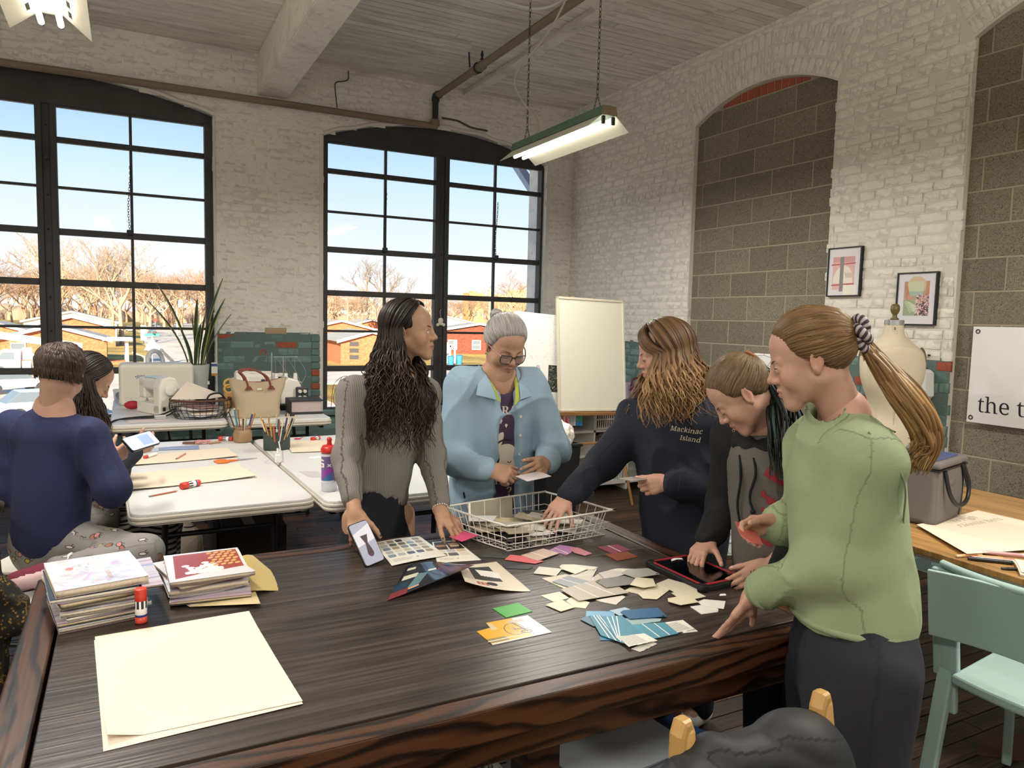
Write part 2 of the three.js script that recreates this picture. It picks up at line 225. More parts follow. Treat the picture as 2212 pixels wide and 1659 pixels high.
{ // ---- window wall
  const w = struct('wall_back'), sh = shapeOf([[-4.8, -0.1], [4.95, -0.1], [4.95, 4.2], [-4.8, 4.2]]);
  WIN.forEach((n) => sh.holes.push(new THREE.Path(n.map((p) => new THREE.Vector2(p[0], p[1])))));
  const g = new THREE.ExtrudeGeometry(sh, { depth: 0.42, bevelEnabled: false, curveSegments: 20 }); g.translate(0, 0, ZW - 0.42);
  part(w, 'mortar_bed', muv(g), MAT.whiteW);
  part(w, 'painted_dado', [bb(-4.6, -1.9, 0, PAINT, ZW - 0.001, ZW + 0.0015), bb(0.738, 1.732, 0, PAINT, ZW - 0.001, ZW + 0.0015), bb(4.27, 4.6, 0, PAINT, ZW - 0.001, ZW + 0.0015), bb(-1.9, 0.738, 0, 0.6, ZW - 0.001, ZW + 0.0015), bb(1.732, 4.27, 0, 0.6, ZW - 0.001, ZW + 0.0015)], MAT.mortarT);
  layBricks(w, { seed: 9, s0: -4.6, s1: 4.6, top: YC, holes: WIN, ring: 0, rings: 0, relief: 0.0055, tilt: 0.012, flat: true, wob: (s) => 0.01 * sin(s * 11), far: (b) => abs(b[0] - 1.2) + abs(b[1] - 1.9) * 0.6 + (b[1] < 0.8 ? 6 : 0), place: (m) => { m.position.z += ZW; } });
  // peeled brick jamb beside the second window, below the paint line, and pale flaking strips of the jambs
  const r = rng(3), jm = part(w, 'jamb_strip', [bb(1.70, 1.74, 0.6, 3.33, ZW - 0.11, ZW + 0.004, 0.006), bb(4.262, 4.30, 0.6, 3.33, ZW - 0.11, ZW + 0.004, 0.006), bb(0.733, 0.752, 0.62, 3.36, ZW - 0.12, ZW + 0.010, 0.006)], MAT.mortarW);
  for (let i = 0; i < 11; i++) part(jm, 'brick', box(0.075 + r() * 0.02, 0.058, 0.05, 1.665, 0.66 + i * 0.0677, ZW - 0.014, 0.006), r() < 0.45 ? MAT.brickRed : MAT.tealD);
  // wall cracks and the arch soffit's rough edge
  part(w, 'crack', [tube([[1.98, 3.97, ZW + 0.002], [1.97, 3.88, ZW + 0.004], [1.86, 3.84, ZW + 0.004], [1.85, 3.77, ZW + 0.004], [1.87, 3.6, ZW + 0.004]], 0.006, 4), tube([[2.97, 3.66, ZW + 0.006], [3.15, 3.655, ZW + 0.006], [3.3, 3.61, ZW + 0.006], [3.5, 3.60, ZW + 0.006]], 0.011, 5)], MAT.gap);
  for (const W of WIN) { const pts = W.arc.map((p, i) => [p[0], p[1] + 0.012 + 0.008 * sin(i * 2.3), ZW + 0.004]); part(w, 'arch_edge', tube(pts, 0.02, 6, 60), MAT.mortarW); }
}
{ // ---- ceiling of painted boards, with beams
  const c = struct('ceiling'), r = rng(21);
  part(c, 'ceiling_deck', bb(-4.8, 5, YC + 0.018, YC + 0.25, -7.9, 3.6), MAT.gap);
  part(c, 'board_field', bb(-4.6, 4.6, YC + 0.002, YC + 0.017, -3.3, 3.5), MAT.board[0]);
  for (let z = ZW; z < -3.3; z += 0.0885) { let x = -4.6; for (const e of [-1.2 + r() * 1.4, 1.25, 2.2 + r() * 2.0, 4.6]) { const gap = 0.0028 + (r() < 0.3 ? 0.006 * r() : 0); const b = part(c, 'board', bb(x + 0.002, e - 0.002, YC - 0.002 + r() * 0.003, YC + 0.016, z + gap, z + 0.0885 - 0.001, 0.003, 1), MAT.board[floor(r() * 3)]); muv(b.geometry, [r() * 3, r() * 3]); x = e; } }
  const t2 = struct('trim_2');  // the ceiling beams and battens, grouped apart from the boards
  part(t2, 'beam', bb(1.125, 1.39, 3.606, YC, -7.45, 3.5, 0.012), MAT.beam);
  part(t2, 'beam', bb(-2.9, -2.63, 3.606, YC, -7.45, 3.5, 0.012), MAT.beam);
  part(t2, 'batten', [bb(3.21, 3.33, 3.93, YC, -7.45, -4.95, 0.006), bb(3.0, 3.34, 3.945, YC, -4.95, -3.0, 0.006)], MAT.beam);
  part(c, 'cove_strip', [bb(-4.6, 1.1, 3.93, 3.99, ZW - 0.01, ZW + 0.004, 0.004)], MAT.whiteW);
}
{ // ---- floor of worn planks
  const f = struct('floor'), r = rng(31);
  part(f, 'subfloor', bb(-4.8, 5, -0.25, -0.022, -7.9, 3.6), MAT.gap);
  const rest = []; let n = 0;
  for (let z = -0.55; z > ZW; z -= 0.0885) { let x = -4.6; const jn = [-1.6 + r() * 1.2, 0.2 + r() * 1.2, 1.9 + r() * 1.6, 4.6]; for (const e of jn) { const g = bb(x + 0.0012, e - 0.0012, -0.02, -0.003 * r(), z - 0.0885 + 0.0025 + 0.002 * r(), z, 0.003, 1); muv(g, [r() * 5, r() * 5]); if (e > -0.9 && n < 298) { n++; part(f, 'plank', g, MAT.plank[floor(r() * 4)]); } else rest.push(g); x = e; } }
  for (let z = -0.55; z < 3.5; z += 0.0885) rest.push(muv(bb(-4.6, 4.6, -0.02, -0.001, z + 0.003, z + 0.0885), [z * 7, z * 3]));
  part(f, 'plank_field', rest, MAT.plank[1]).userData.kind = 'stuff';
  part(f, 'paint_spill', [(() => { const s = []; for (let i = 0; i < 16; i++) { const a = i / 16 * 2 * PI; s.push([0.13 * cos(a) * (1 + 0.3 * sin(a * 3)), 0.07 * sin(a) * (1 + 0.25 * cos(a * 4))]); } return ext(s, 0.0008).rotateX(-PI / 2).translate(2.93, 0.0002, -1.50); })()], mat(0x45191d, 0.6));
}
{ // ---- walls that the picture does not show
  part(struct('wall_left'), 'plaster', bb(-4.9, -4.6, -0.1, 4.2, -7.9, 3.6), MAT.white);
  part(struct('wall_front'), 'plaster', bb(-4.9, 5, -0.1, 4.2, 3.5, 3.8), MAT.white);
}
// ---- steel windows: frame, sash bars, panes
const glass = new THREE.MeshPhysicalMaterial({ color: 0xffffff, roughness: 0.02, transmission: 1, thickness: 0, ior: 1.45, specularIntensity: 0.2 });
function buildWindow(n, W, mx, cols, label) {
  const w = struct('window_' + n), zg = ZW - 0.12, yb = [0.61, 1.03, 1.415, 1.80, 2.235, 2.61, 3.01, 3.30], d = 0.05;
  const x0 = cols[0][0], x1 = cols[1][1];
  const lint = [[W.s0, 3.295], [W.s1, 3.295], ...W.arc.filter((p) => p[1] > 3.3)];
  part(w, 'arch_panel', ext(lint, 0.07, 0.004).translate(0, 0, zg - 0.035), MAT.frame);
  part(w, 'outer_frame', [bb(W.s0, x0, 0.6, 3.31, zg - 0.05, zg + 0.05, 0.005), bb(x1, W.s1, 0.6, 3.31, zg - 0.05, zg + 0.05, 0.005), bb(W.s0, W.s1, 0.6, 0.63, zg - 0.05, zg + 0.03, 0.005)], MAT.frame);
  part(w, 'mullion', [bb(mx - 0.078, mx - 0.028, 0.62, 3.3, zg - 0.045, zg + 0.04, 0.006), bb(mx + 0.028, mx + 0.078, 0.62, 3.3, zg - 0.045, zg + 0.04, 0.006), bb(mx - 0.03, mx + 0.03, 0.62, 3.3, zg - 0.05, zg + 0.02, 0.004)], MAT.frame);
  const rv = []; for (let y = 0.8; y < 3.3; y += 0.29) rv.push(sph(0.009, mx, y, zg + 0.02, 8)); part(w, 'rivet', rv, MAT.iron);
  const tk = [0, 0.028, 0.012, 0.028, 0.028, 0.011, 0.024, 0.02];
  for (const [a, b, m] of cols) {
    const q = []; for (let i = 1; i < 8; i++) q.push(bb(a - 0.01, b + 0.01, yb[i] - tk[i], yb[i] + tk[i], zg - 0.022, zg + 0.022, 0.004));
    part(w, 'glazing_bar', q, MAT.frame);
    part(w, 'glazing_bar', bb(m - 0.012, m + 0.012, yb[1], yb[7], zg - 0.02, zg + 0.02, 0.004), MAT.frame);
    for (let i = 0; i < 7; i++) for (const [u, v] of i ? [[a, m], [m, b]] : [[a, b]]) part(w, 'pane', bb(u, v, yb[i], yb[i + 1], zg - 0.003, zg - 0.0029), glass);
  }
  const cr = W.s0 < 0 ? 0.06 : 0; 
  const rings = []; for (const x of W.s0 < 0 ? [0.06] : [2.415, 3.70]) { const n = 26; for (let i = 0; i < n; i++) { const t = new THREE.TorusGeometry(0.011, 0.0028, 5, 8); t.scale(0.7, 1.3, 1); if (i % 2) t.rotateY(PI / 2); t.translate(x - 0.018 - 0.01 * sin(i * 0.2), 2.27 + i * 0.0235, zg + 0.032); rings.push(t); } rings.push(box(0.05, 0.05, 0.045, x - 0.02, 2.262, zg + 0.04, 0.01)); }
  part(w, 'sash_chain', rings, MAT.iron, 'dark pull chain with a catch block');
  return w;
}
buildWindow(1, WIN[0], -0.58, [[-1.83, -0.658, -1.24], [-0.502, 0.664, 0.06]]);
buildWindow(2, WIN[1], 3.03, [[1.80, 2.952, 2.405], [3.108, 4.235, 3.667]]);
{ const s = struct('trim_1'); part(s, 'window_ledge', [bb(-1.9, 0.74, 0.57, 0.605, ZW - 0.1, ZW + 0.05, 0.008), bb(1.73, 4.27, 0.57, 0.605, ZW - 0.1, ZW + 0.05, 0.008)], MAT.mortarT); }

// ---- hanging fluorescent fixtures (two in view, the others unseen, placed to light the room)
function chainGeo(a, b, n) { const A = V(...a), B = V(...b), q = [], dir = B.clone().sub(A), Q = new THREE.Quaternion().setFromUnitVectors(V(0, 1, 0), dir.clone().normalize()), L = dir.length() / n; for (let i = 0; i < n; i++) { const t = new THREE.TorusGeometry(L * 0.33, L * 0.08, 4, 7); t.scale(0.75, 1.75, 1); if (i % 2) t.rotateY(PI / 2); t.applyQuaternion(Q); const p = A.clone().lerp(B, (i + 0.5) / n); t.translate(p.x, p.y, p.z); q.push(t); } return mg(q); }
const tubeGlow = new THREE.MeshStandardMaterial({ color: 0xffffff, emissive: lin(1.0, 0.94, 0.76), emissiveIntensity: 5 * LAMP, roughness: 0.4 });
const reflWhite = mat(0xf4efe0, 0.35), greenSteel = mat(0x5f7f71, 0.5, { map: rept(T.stain, 3) });
function fixture(x, y, z, label, o = {}) {
  const f = thing('fluorescent_light', label, 'ceiling light', [x, y, z], o.turn || 0, 'hanging fluorescent lights'), L = 1.22;
  part(f, 'housing', ext([[-0.062, 0.0], [0.062, 0.0], [0.05, 0.055], [-0.05, 0.055]], L, 0.003).translate(0, 0, -L / 2), o.green ? greenSteel : MAT.whitePlastic);
  const slot = o.slots ? 9 : 0;
  for (const s of [-1, 1]) {
    const th = 0.0022, a = [s * 0.05, 0.002];
    { const sh = shapeOf([[0, -L / 2], [0.137, -L / 2], [0.137, L / 2], [0, L / 2]]); for (let i = 0; i < slot; i++) { const z0 = -L / 2 + 0.06 + i * 0.125; sh.holes.push(new THREE.Path([[0.028, z0], [0.045, z0], [0.045, z0 + 0.085], [0.028, z0 + 0.085]].map((p) => new THREE.Vector2(...p)))); } const g = new THREE.ExtrudeGeometry(sh, { depth: th, bevelEnabled: false }); g.rotateX(PI / 2); if (s < 0) g.rotateY(PI); g.rotateZ(s > 0 ? -0.69 : 0.69); g.translate(a[0], a[1], 0); part(f, 'reflector', muv(g), reflWhite); }
  }
  for (const s of [-1, 1]) { part(f, 'tube', rot(cyl(0.0127, 0.0127, L - 0.04, 0, 0, 0, 14), PI / 2).translate(s * 0.037, -0.045, 0), tubeGlow); for (const e of [-1, 1]) part(f, 'lamp_holder', box(0.022, 0.05, 0.02, s * 0.037, -0.03, e * (L / 2 - 0.01), 0.005), MAT.black); }
  part(f, 'end_plate', [-1, 1].map((e) => ext([[-0.062, 0.002], [0.062, 0.002], [0.05, 0.057], [-0.05, 0.057]], 0.006, 0.001).translate(0, 0, e * L / 2 - 0.003)), MAT.rust);
  for (const s of [-1, 1]) { const zc = s * 0.47, top = YC - y - 0.002; part(f, 'chain', [chainGeo([0, 0.16, zc], [o.dx || 0, top, zc * (o.dz || 1)], o.n || 36), chainGeo([0, 0.055, zc - 0.045], [0, 0.16, zc], 5), chainGeo([0, 0.055, zc + 0.045], [0, 0.16, zc], 5)], MAT.chain); }
  const l = new THREE.RectAreaLight(lin(1.0, 0.95, 0.86), LAMP_W, 0.2, 1.16); l.position.set(0, -0.088, 0); l.rotation.x = -PI / 2; f.add(l);
  if (o.slots) { const u = new THREE.RectAreaLight(lin(1.0, 0.95, 0.86), LAMP_W * 0.45, 0.2, 1.1); u.position.set(0, 0.062, 0); u.rotation.x = PI / 2; f.add(u); }
  return f;
}
fixture(2.70, 2.86, -4.57, 'green-topped fluorescent light with two tubes hanging before the second window', { green: true, n: 30 });
fixture(-0.27, 2.86, -3.35, 'slotted white fluorescent light hanging at the upper left corner', { slots: true, n: 30 });
for (const [x, z] of [[2.7, -0.9], [-0.3, 0.4], [2.7, 2.0], [-3.2, -3.2], [-3.2, 0.4]]) fixture(x, 2.86, z, 'unseen fluorescent light hanging out of view, placed to light the room', { slots: true, n: 12 });  // out of view; they light the walls and, through their slots, the ceiling
{ const c = solo('lamp_cable', tube([[2.68, 3.9, -4.3], [2.66, 3.6, -4.65], [2.55, 3.35, -4.95], [2.64, 3.2, -5.02], [2.70, 3.05, -4.9], [2.70, 2.91, -4.85]], 0.008, 7), mat(0xb9b5aa, 0.5), 'pale grey cable drooping from the ceiling to the green lamp', 'cable'); }
{ // pipes along the window wall and the ceiling
  const p = thing('sprinkler_pipe', 'rusty pipe along the ceiling with an elbow down to the wall', 'pipe');
  part(p, 'ceiling_run', rod([2.88, 3.85, -7.36], [2.90, 3.85, 3.4], 0.034, 14), MAT.rust);
  part(p, 'elbow', tube([[2.88, 3.85, -7.30], [2.875, 3.85, -7.375], [2.875, 3.80, -7.39]], 0.04, 12), MAT.iron);
  part(p, 'drop', rod([2.875, 3.82, -7.39], [2.875, 3.56, -7.39], 0.033, 14), MAT.iron);
  part(p, 'coupling', [cyl(0.045, 0.045, 0.06, 2.875, 3.585, -7.39), rot(cyl(0.043, 0.043, 0.05), PI / 2).translate(2.89, 3.85, -6.3), rot(cyl(0.043, 0.043, 0.05), PI / 2).translate(2.89, 3.85, -6.42)], MAT.rust);
  part(p, 'wall_run', rod([2.90, 3.553, -7.39], [-4.5, 3.52, -7.39], 0.031, 14), MAT.rust);
  part(p, 'hanger', [rod([2.79, 3.97, -6.36], [2.80, 3.84, -6.36], 0.008), new THREE.TorusGeometry(0.045, 0.006, 6, 16).translate(2.885, 3.85, -6.36), lathe([[0.001, 0], [0.02, 0.01], [0.008, 0.03], [0.016, 0.05], [0.004, 0.09]], 10).translate(2.885, 3.89, -6.28)], MAT.iron);
}
{ const c = thing('conduit', 'thin looped conduit with a round junction box on the ceiling boards', 'conduit');
  part(c, 'wire', tube([[2.96, 3.95, -4.3], [2.9, 3.95, -5.1], [2.6, 3.95, -5.2], [2.36, 3.95, -5.05], [2.35, 3.95, -4.9], [2.62, 3.95, -4.85]], 0.011, 6, 50), MAT.whitePlastic); part(c, 'junction_box', cyl(0.05, 0.05, 0.05, 2.66, 3.95, -4.87), MAT.steel); }
// ================= OUTSIDE, seen through the windows from one floor up =================
const GY = -4.2;
{
  const grassT = tex(512, (u, v) => { const a = fbm(u, v, 7, 5, 31), b = nt(u * 160, v * 160, 160, 2), k = 0.72 + 0.5 * (a - 0.5) + 0.25 * (b - 0.5); return [k, k * 0.9, k * 0.56]; }, { srgb: true });
  const flat = (pts) => ext(pts.map((p) => [p[0], -p[1]]), 0.04).rotateX(-PI / 2).translate(0, GY - 0.04, 0);
  const g = struct('ground');
  const lawn = flat([[-400, -60], [-400, -900], [700, -900], [700, -60]]); lawn.attributes.uv.array.forEach((v, i, a) => a[i] = v * 0.05);
  part(g, 'lawn', lawn, mat(0xeadcae, 0.95, { map: grassT }));
  const asph = mat(0xcfc6b8, 0.85, { map: rept(T.stain, 0.05) }), curbM = mat(0xe6ded0, 0.8);
  part(g, 'asphalt_lot', flat([[-60, -8], [-60, -80], [120, -80], [120, -62], [12, -62], [12, -8]]).translate(0, 0.03, 0), asph);
  part(g, 'near_lawn', muv(flat([[12, -8], [12, -62], [120, -62], [120, -8]]).translate(0, 0.035, 0)), mat(0xd6c083, 0.95, { map: rept(grassT, 0.06) }));
  part(g, 'street', flat([[2.5, -79], [8.5, -79], [13.5, -150], [24, -240], [60, -470], [30, -470], [3.3, -240], [2.8, -150]]).translate(0, 0.05, 0), asph);
  part(g, 'cross_street', flat([[-120, -232], [120, -232], [120, -241], [-120, -241]]).translate(0, 0.06, 0), asph);
  part(g, 'kerb', [bb(-60, 2.2, GY, GY + 0.16, -80.2, -79.8), bb(9, 120, GY, GY + 0.16, -80.2, -79.8), bb(12, 120, GY, GY + 0.16, -62.2, -61.9)], curbM);
  part(g, 'lot_line', [[-9, -62], [-6.4, -62], [-3.8, -62]].map((p) => bb(p[0] - 0.06, p[0] + 0.06, GY + 0.07, GY + 0.075, p[1] - 5, p[1])), MAT.whitePlastic);
}
const brickT = tex(256, (u, v) => { const row = floor(v * 24), s = (u * 8 + (row % 2) * 0.5) % 1, f = (v * 24) % 1, m = f < 0.14 || s < 0.05, k = 0.86 + 0.25 * (hash(floor(u * 8 + (row % 2) * 0.5), row, 5) - 0.5); return m ? [0.9, 0.8, 0.72] : [k, k * 0.9, k * 0.85]; }, { srgb: true });
const OM = { brick: mat(0xd99672, 0.9, { map: rept(brickT, 0.55) }), roof: mat(0xa5a6a2, 0.9, { map: rept(T.stain, 0.6) }), trim: mat(0xf2efe8, 0.6), dark: mat(0x4c4a4d, 0.4), glass: mat(0x6d7a84, 0.15), door: mat(0x7d7f86, 0.5), bark: mat(0x9a8a78, 0.95), bark2: mat(0xb49c82, 0.95), bark3: mat(0xa98a70, 0.95) };
// low brick house with a gable facing the viewer; x, z of the gable's middle, w wide, l long, h eaves, r roof rise
function house(x, z, w, l, h, r, turn, label, o = {}) {
  const t = thing('brick_house', label, 'house', [x, GY, z], turn, 'houses across the street');
  const wall = part(t, 'wall', ext([[-w / 2, 0], [w / 2, 0], [w / 2, h], [0, h + r], [-w / 2, h]], l).translate(0, 0, -l), o.wall || OM.brick);
  const ov = 0.55, k = r / (w / 2); for (const s of [-1, 1]) { const a = [0, h + r + 0.12], b = [s * (w / 2 + ov), h - k * ov + 0.12]; part(t, 'roof', bar([(a[0] + b[0]) / 2, (a[1] + b[1]) / 2, 0.5], [(a[0] + b[0]) / 2, (a[1] + b[1]) / 2, -l - 0.5], 0.001, 0.001).copy(ext([[a[0], a[1]], [b[0], b[1]], [b[0], b[1] + 0.14], [a[0], a[1] + 0.14]], l + 1).translate(0, 0, -l - 0.5)), OM.roof); part(t, 'fascia', ext([[a[0], a[1] - 0.18], [b[0], b[1] - 0.18], [b[0], b[1] + 0.16], [a[0], a[1] + 0.16]], 0.08).translate(0, 0, 0.5), OM.trim); }
  for (const q of o.win || []) { const f = part(t, 'window', [bb(q[0] - q[2] / 2 - 0.1, q[0] + q[2] / 2 + 0.1, q[1] - 0.1, q[1], 0.0, 0.1), bb(q[0] - q[2] / 2 - 0.1, q[0] + q[2] / 2 + 0.1, q[1] + q[3], q[1] + q[3] + 0.1, 0, 0.1), bb(q[0] - q[2] / 2 - 0.1, q[0] - q[2] / 2, q[1], q[1] + q[3], 0, 0.1), bb(q[0] + q[2] / 2, q[0] + q[2] / 2 + 0.1, q[1], q[1] + q[3], 0, 0.1), bb(q[0] - q[2] / 2, q[0] + q[2] / 2, q[1] + q[3] / 2 - 0.05, q[1] + q[3] / 2 + 0.05, 0, 0.09)], OM.trim); part(f, 'pane', bb(q[0] - q[2] / 2, q[0] + q[2] / 2, q[1], q[1] + q[3], 0.005, 0.03), OM.glass); }
  for (const q of o.vents || []) part(t, 'vent', bb(q[0] - 0.55, q[0] + 0.55, q[1] - 0.25, q[1] + 0.25, 0.002, 0.05), OM.dark);
  if (o.ac) { part(t, 'vent', bb(o.ac[0] - 0.8, o.ac[0] + 0.8, o.ac[1] - 0.65, o.ac[1] + 0.65, 0.0, 0.5, 0.05), OM.trim).name = 'air_conditioner'; part(t, 'meter', [bb(o.ac[0] + 0.6, o.ac[0] + 0.95, 2.6, 4.0, 0, 0.2), cyl(0.2, 0.2, 0.2, o.ac[0] + 1.1, 2.5, 0.15)], OM.trim); }
  if (o.porch) { const s = o.porch, x0 = s * w / 2, x1 = s * (w / 2 + 1.9); part(t, 'porch', [bb(min(x0, x1), max(x0, x1), 0, 0.35, -3.2, -0.2), bb(min(x0, x1 + s * 1.2), max(x0, x1 + s * 1.2), 0, 0.2, -2.6, -0.9)], o.wall || OM.brick); part(t, 'post', bb(x1 - 0.16, x1 + 0.16, 0.3, h, -0.6, -0.3), OM.trim); part(t, 'post', bb(x1 - 0.16, x1 + 0.16, 0.3, h, -3.2, -2.9), OM.trim); part(t, 'roof', bb(min(x0, x1) - 0.4, max(x0, x1) + 0.6, h - 0.05, h + 0.25, -3.6, 0.4), OM.trim); part(t, 'railing', [bar([x1, 1.5, -1], [x1 + s * 1.7, 0.8, -1], 0.1, 0.1), bar([x1 + s * 1.7, 0, -1], [x1 + s * 1.7, 0.85, -1], 0.1, 0.1)], OM.trim); part(t, 'door', bb(x0 - 0.01, x0 + s * 0.08, 0.35, 2.5, -2.2, -1.2), OM.door); }
  return t;
}
house(-6.7, -89, 9.6, 11, 2.6, 1.35, 0.03, 'orange brick house with a white porch at its right, nearest in the left window', { win: [[1.45, 0.75, 1.05, 1.35], [-3.0, 1.0, 1.1, 1.2]], porch: 1 });
house(-14.2, -108, 8.5, 9, 2.6, 1.2, 0.0, 'orange brick house half hidden at the left edge behind the white truck', { win: [[-1, 0.8, 1.1, 1.2]], porch: -1 });
house(-7.6, -134, 12, 10, 2.9, 1.6, 0.05, 'brick house with a grey roof right behind the nearest one', {});
house(-9.8, -172, 16, 12, 3.2, 2.0, 0.0, 'pale grey-roofed house farthest back in the row of the left window', { wall: OM.trim });
house(-26, -150, 12, 10, 3, 1.6, 0.1, 'low house beyond the large bare tree at the left edge', { wall: OM.roof });
house(26.4, -88, 7.4, 14, 2.75, 1.05, -0.06, 'orange brick house with three small vents, nearest in the second window', { vents: [[-2.1, 2.45], [-2.1, 1.65], [-2.1, 0.85]], ac: [1.3, 1.35] });
house(33, -128, 15, 10, 3.0, 1.8, 0.0, 'grey-roofed house behind the one with the vents', { win: [[-4, 0.8, 1.2, 1.2], [1, 0.8, 1.2, 1.2]] });
house(45, -150, 14, 10, 3.2, 1.8, 0.0, 'orange house with a white gable in the middle distance of the second window', { win: [[-3, 0.8, 1.2, 1.2]] });
house(52, -112, 17, 11, 3.4, 1.5, -0.25, 'long dark brick house seen past the woman with glasses', { wall: mat(0x8d5a4c, 0.9, { map: rept(brickT, 0.5) }), win: [[-4.5, 0.8, 1.3, 1.4], [-0.5, 0.8, 1.3, 1.4], [3.5, 0.8, 1.3, 1.4]] });
house(72, -112, 9, 11, 3.4, 1.5, -0.25, 'orange brick house end to the right of the long dark one', {});
house(78, -190, 22, 12, 4, 2.2, 0, 'wide pale house high behind the bare tree of the second window', { wall: OM.trim, win: [[-6, 1, 1.6, 1.6], [0, 1, 1.6, 1.6], [6, 1, 1.6, 1.6]] });
house(27, -210, 10, 10, 4, 2, 0, 'white house beside the street, far off under the trees', { wall: OM.trim });
// far apartment blocks, with their window grids
function block(x, z, w, h, d, cols, rows, m, label, top) {
  const t = thing('apartment_block', label, 'building', [x, GY, z], 0, 'blocks on the skyline'); part(t, 'wall', bb(-w / 2, w / 2, 0, h, -d, 0), m);
  for (let j = 0; j < rows; j++) for (let i = 0; i < cols; i++) part(t, 'window', bb(-w / 2 + w * (i + 0.25) / cols, -w / 2 + w * (i + 0.75) / cols, h * (j + 0.3) / (rows + 0.4), h * (j + 0.7) / (rows + 0.4), 0, 0.1), OM.glass);
  if (top) part(t, 'roof_box', bb(-w * 0.2, w * 0.15, h, h + top, -d * 0.7, -d * 0.2), m);
}
block(129, -480, 32, 17.5, 12, 12, 4, mat(0xf0ece6, 0.8), 'wide white apartment block on the skyline at the left of the second window');
block(133, -345, 6, 19.5, 6, 4, 4, mat(0xb9bcc4, 0.8), 'small grey tower on the skyline by the mullion', 1.2);
block(158, -345, 8, 19, 8, 3, 3, mat(0xe0a36a, 0.8), 'short orange tower on the skyline right of the mullion', 1);
block(185, -340, 34, 18.5, 14, 11, 5, mat(0xe0b588, 0.8), 'long orange block on the skyline behind the bare branches', 3);
// bare trees: recursive branches as tapered three-sided prisms
function twigs(seed, h, spread, depth) {
  const r = rng(seed), trunk = [], br = [];
  const seg = (a, b, r0, r1, out, n) => { const d = b.clone().sub(a), g = new THREE.CylinderGeometry(r1, r0, d.length(), n, 1, true); g.translate(0, d.length() / 2, 0); g.applyQuaternion(new THREE.Quaternion().setFromUnitVectors(V(0, 1, 0), d.normalize())); g.translate(a.x, a.y, a.z); out.push(g); };
  const grow = (p, dir, len, rad, lv) => {
    const bend = V((r() - 0.5) * 0.5, 0.1 * r(), (r() - 0.5) * 0.5), m = p.clone().addScaledVector(dir, len * 0.5), e = m.clone().addScaledVector(dir.clone().add(bend).normalize(), len * 0.5);
    seg(p, m, rad, rad * 0.85, lv > 1 ? br : trunk, lv > 2 ? 3 : 6); seg(m, e, rad * 0.85, rad * 0.62, lv > 1 ? br : trunk, lv > 2 ? 3 : 6);
    if (lv >= depth) return; const n = lv < 2 ? 3 : 2 + (r() < 0.55 ? 1 : 0);
    for (let i = 0; i < n; i++) { const an = r() * 2 * PI, t = spread * (0.5 + 0.7 * r()); const nd = dir.clone().add(V(cos(an) * t, (r() - 0.25) * 0.35, sin(an) * t)).normalize(); grow(e.clone().lerp(m, r() * 0.6), nd, len * (0.62 + 0.22 * r()), rad * 0.6, lv + 1); }
  };
  grow(V(0, 0, 0), V((r() - 0.5) * 0.15, 1, (r() - 0.5) * 0.1).normalize(), h * 0.3, h * 0.021, 0);
  return [mg(trunk), mg(br)];
}
const TREES = [[1, 0.75, 7], [2, 0.9, 7], [3, 0.62, 7]].map((a) => twigs(100 + a[0], 10, a[1], a[2]));
function tree(k, x, z, h, turn, label, m = OM.bark) { const t = thing('bare_tree', label, 'tree', [x, GY, z], turn, 'bare winter trees'); t.scale.setScalar(h / 10); part(t, 'trunk', TREES[k][0], m); part(t, 'branches', TREES[k][1], m); }
tree(0, -0.7, -143, 21, 0.3, 'large bare tree with a pale trunk on the lawn left of the street', OM.bark2);
tree(2, -2.6, -168, 20, 2.0, 'bare tree close behind the large one left of the street', OM.bark2);
tree(1, -20.5, -128, 17, 1.2, 'wide bare tree with spreading limbs at the left edge', OM.bark);
tree(0, -14.8, -175, 24, 2.6, 'tall bare tree rising over the roofs beside the left mullion', OM.bark2);
tree(1, 18.5, -190, 22, 0.9, 'bare tree beyond the parked cars, behind the snake plant', OM.bark3);
tree(0, 58, -190, 24, 4.0, 'tall bare tree with clumps of mistletoe in the second window', OM.bark);
tree(2, 40, -140, 13, 5.1, 'small bare tree beside the pole in the second window', OM.bark);
tree(1, 44, -140, 14, 1.4, 'dark forked bare tree to the right of the pole', OM.bark);
tree(1, 65, -122, 17, 3.0, 'bare tree with thin limbs above the woman with grey hair', OM.bark3);
tree(0, 68, -98, 24, 0.6, 'leaning bare tree at the right end of the second window', OM.bark);
{ // the woods behind: copies that nobody could count
  const r = rng(8), N = 210, put = []; for (let i = 0; i < N; i++) { const z = -250 - 170 * r(), x = (i / N * 2 - 0.5) * -z * 0.55 - 20; put.push([x, z, 12 + 8 * r() + (x < 40 ? 5 : 0), r() * 6.3]); }
  TREES.forEach((t, k) => { const g = mg([t[0], t[1]]), list = put.filter((_, i) => i % 3 === k), im = new THREE.InstancedMesh(g, k ? OM.bark3 : OM.bark2, list.length), M = new THREE.Matrix4(), q = new THREE.Quaternion(); list.forEach((p, i) => { q.setFromAxisAngle(V(0, 1, 0), p[3]); M.compose(V(p[0], GY, p[1]), q, V(p[2] / 10 * 1.25, p[2] / 10, p[2] / 10 * 1.25)); im.setMatrixAt(i, M); }); im.name = numbered('woods'); im.castShadow = true; info(im, 'belt of bare brown trees filling the distance behind the houses', 'trees', null, 'stuff'); scene.add(im); });
  const hedge = []; for (let i = 0; i < 70; i++) { const x = -150 + i * 6.5, z = -420 - 20 * r(); hedge.push(sph(5 + 2.5 * r(), x, GY + 1, z, 7)); }
  info(part(scene, 'undergrowth', hedge, mat(0x9c8672, 1)), 'brown brush along the foot of the far trees', 'brush', null, 'stuff');
}
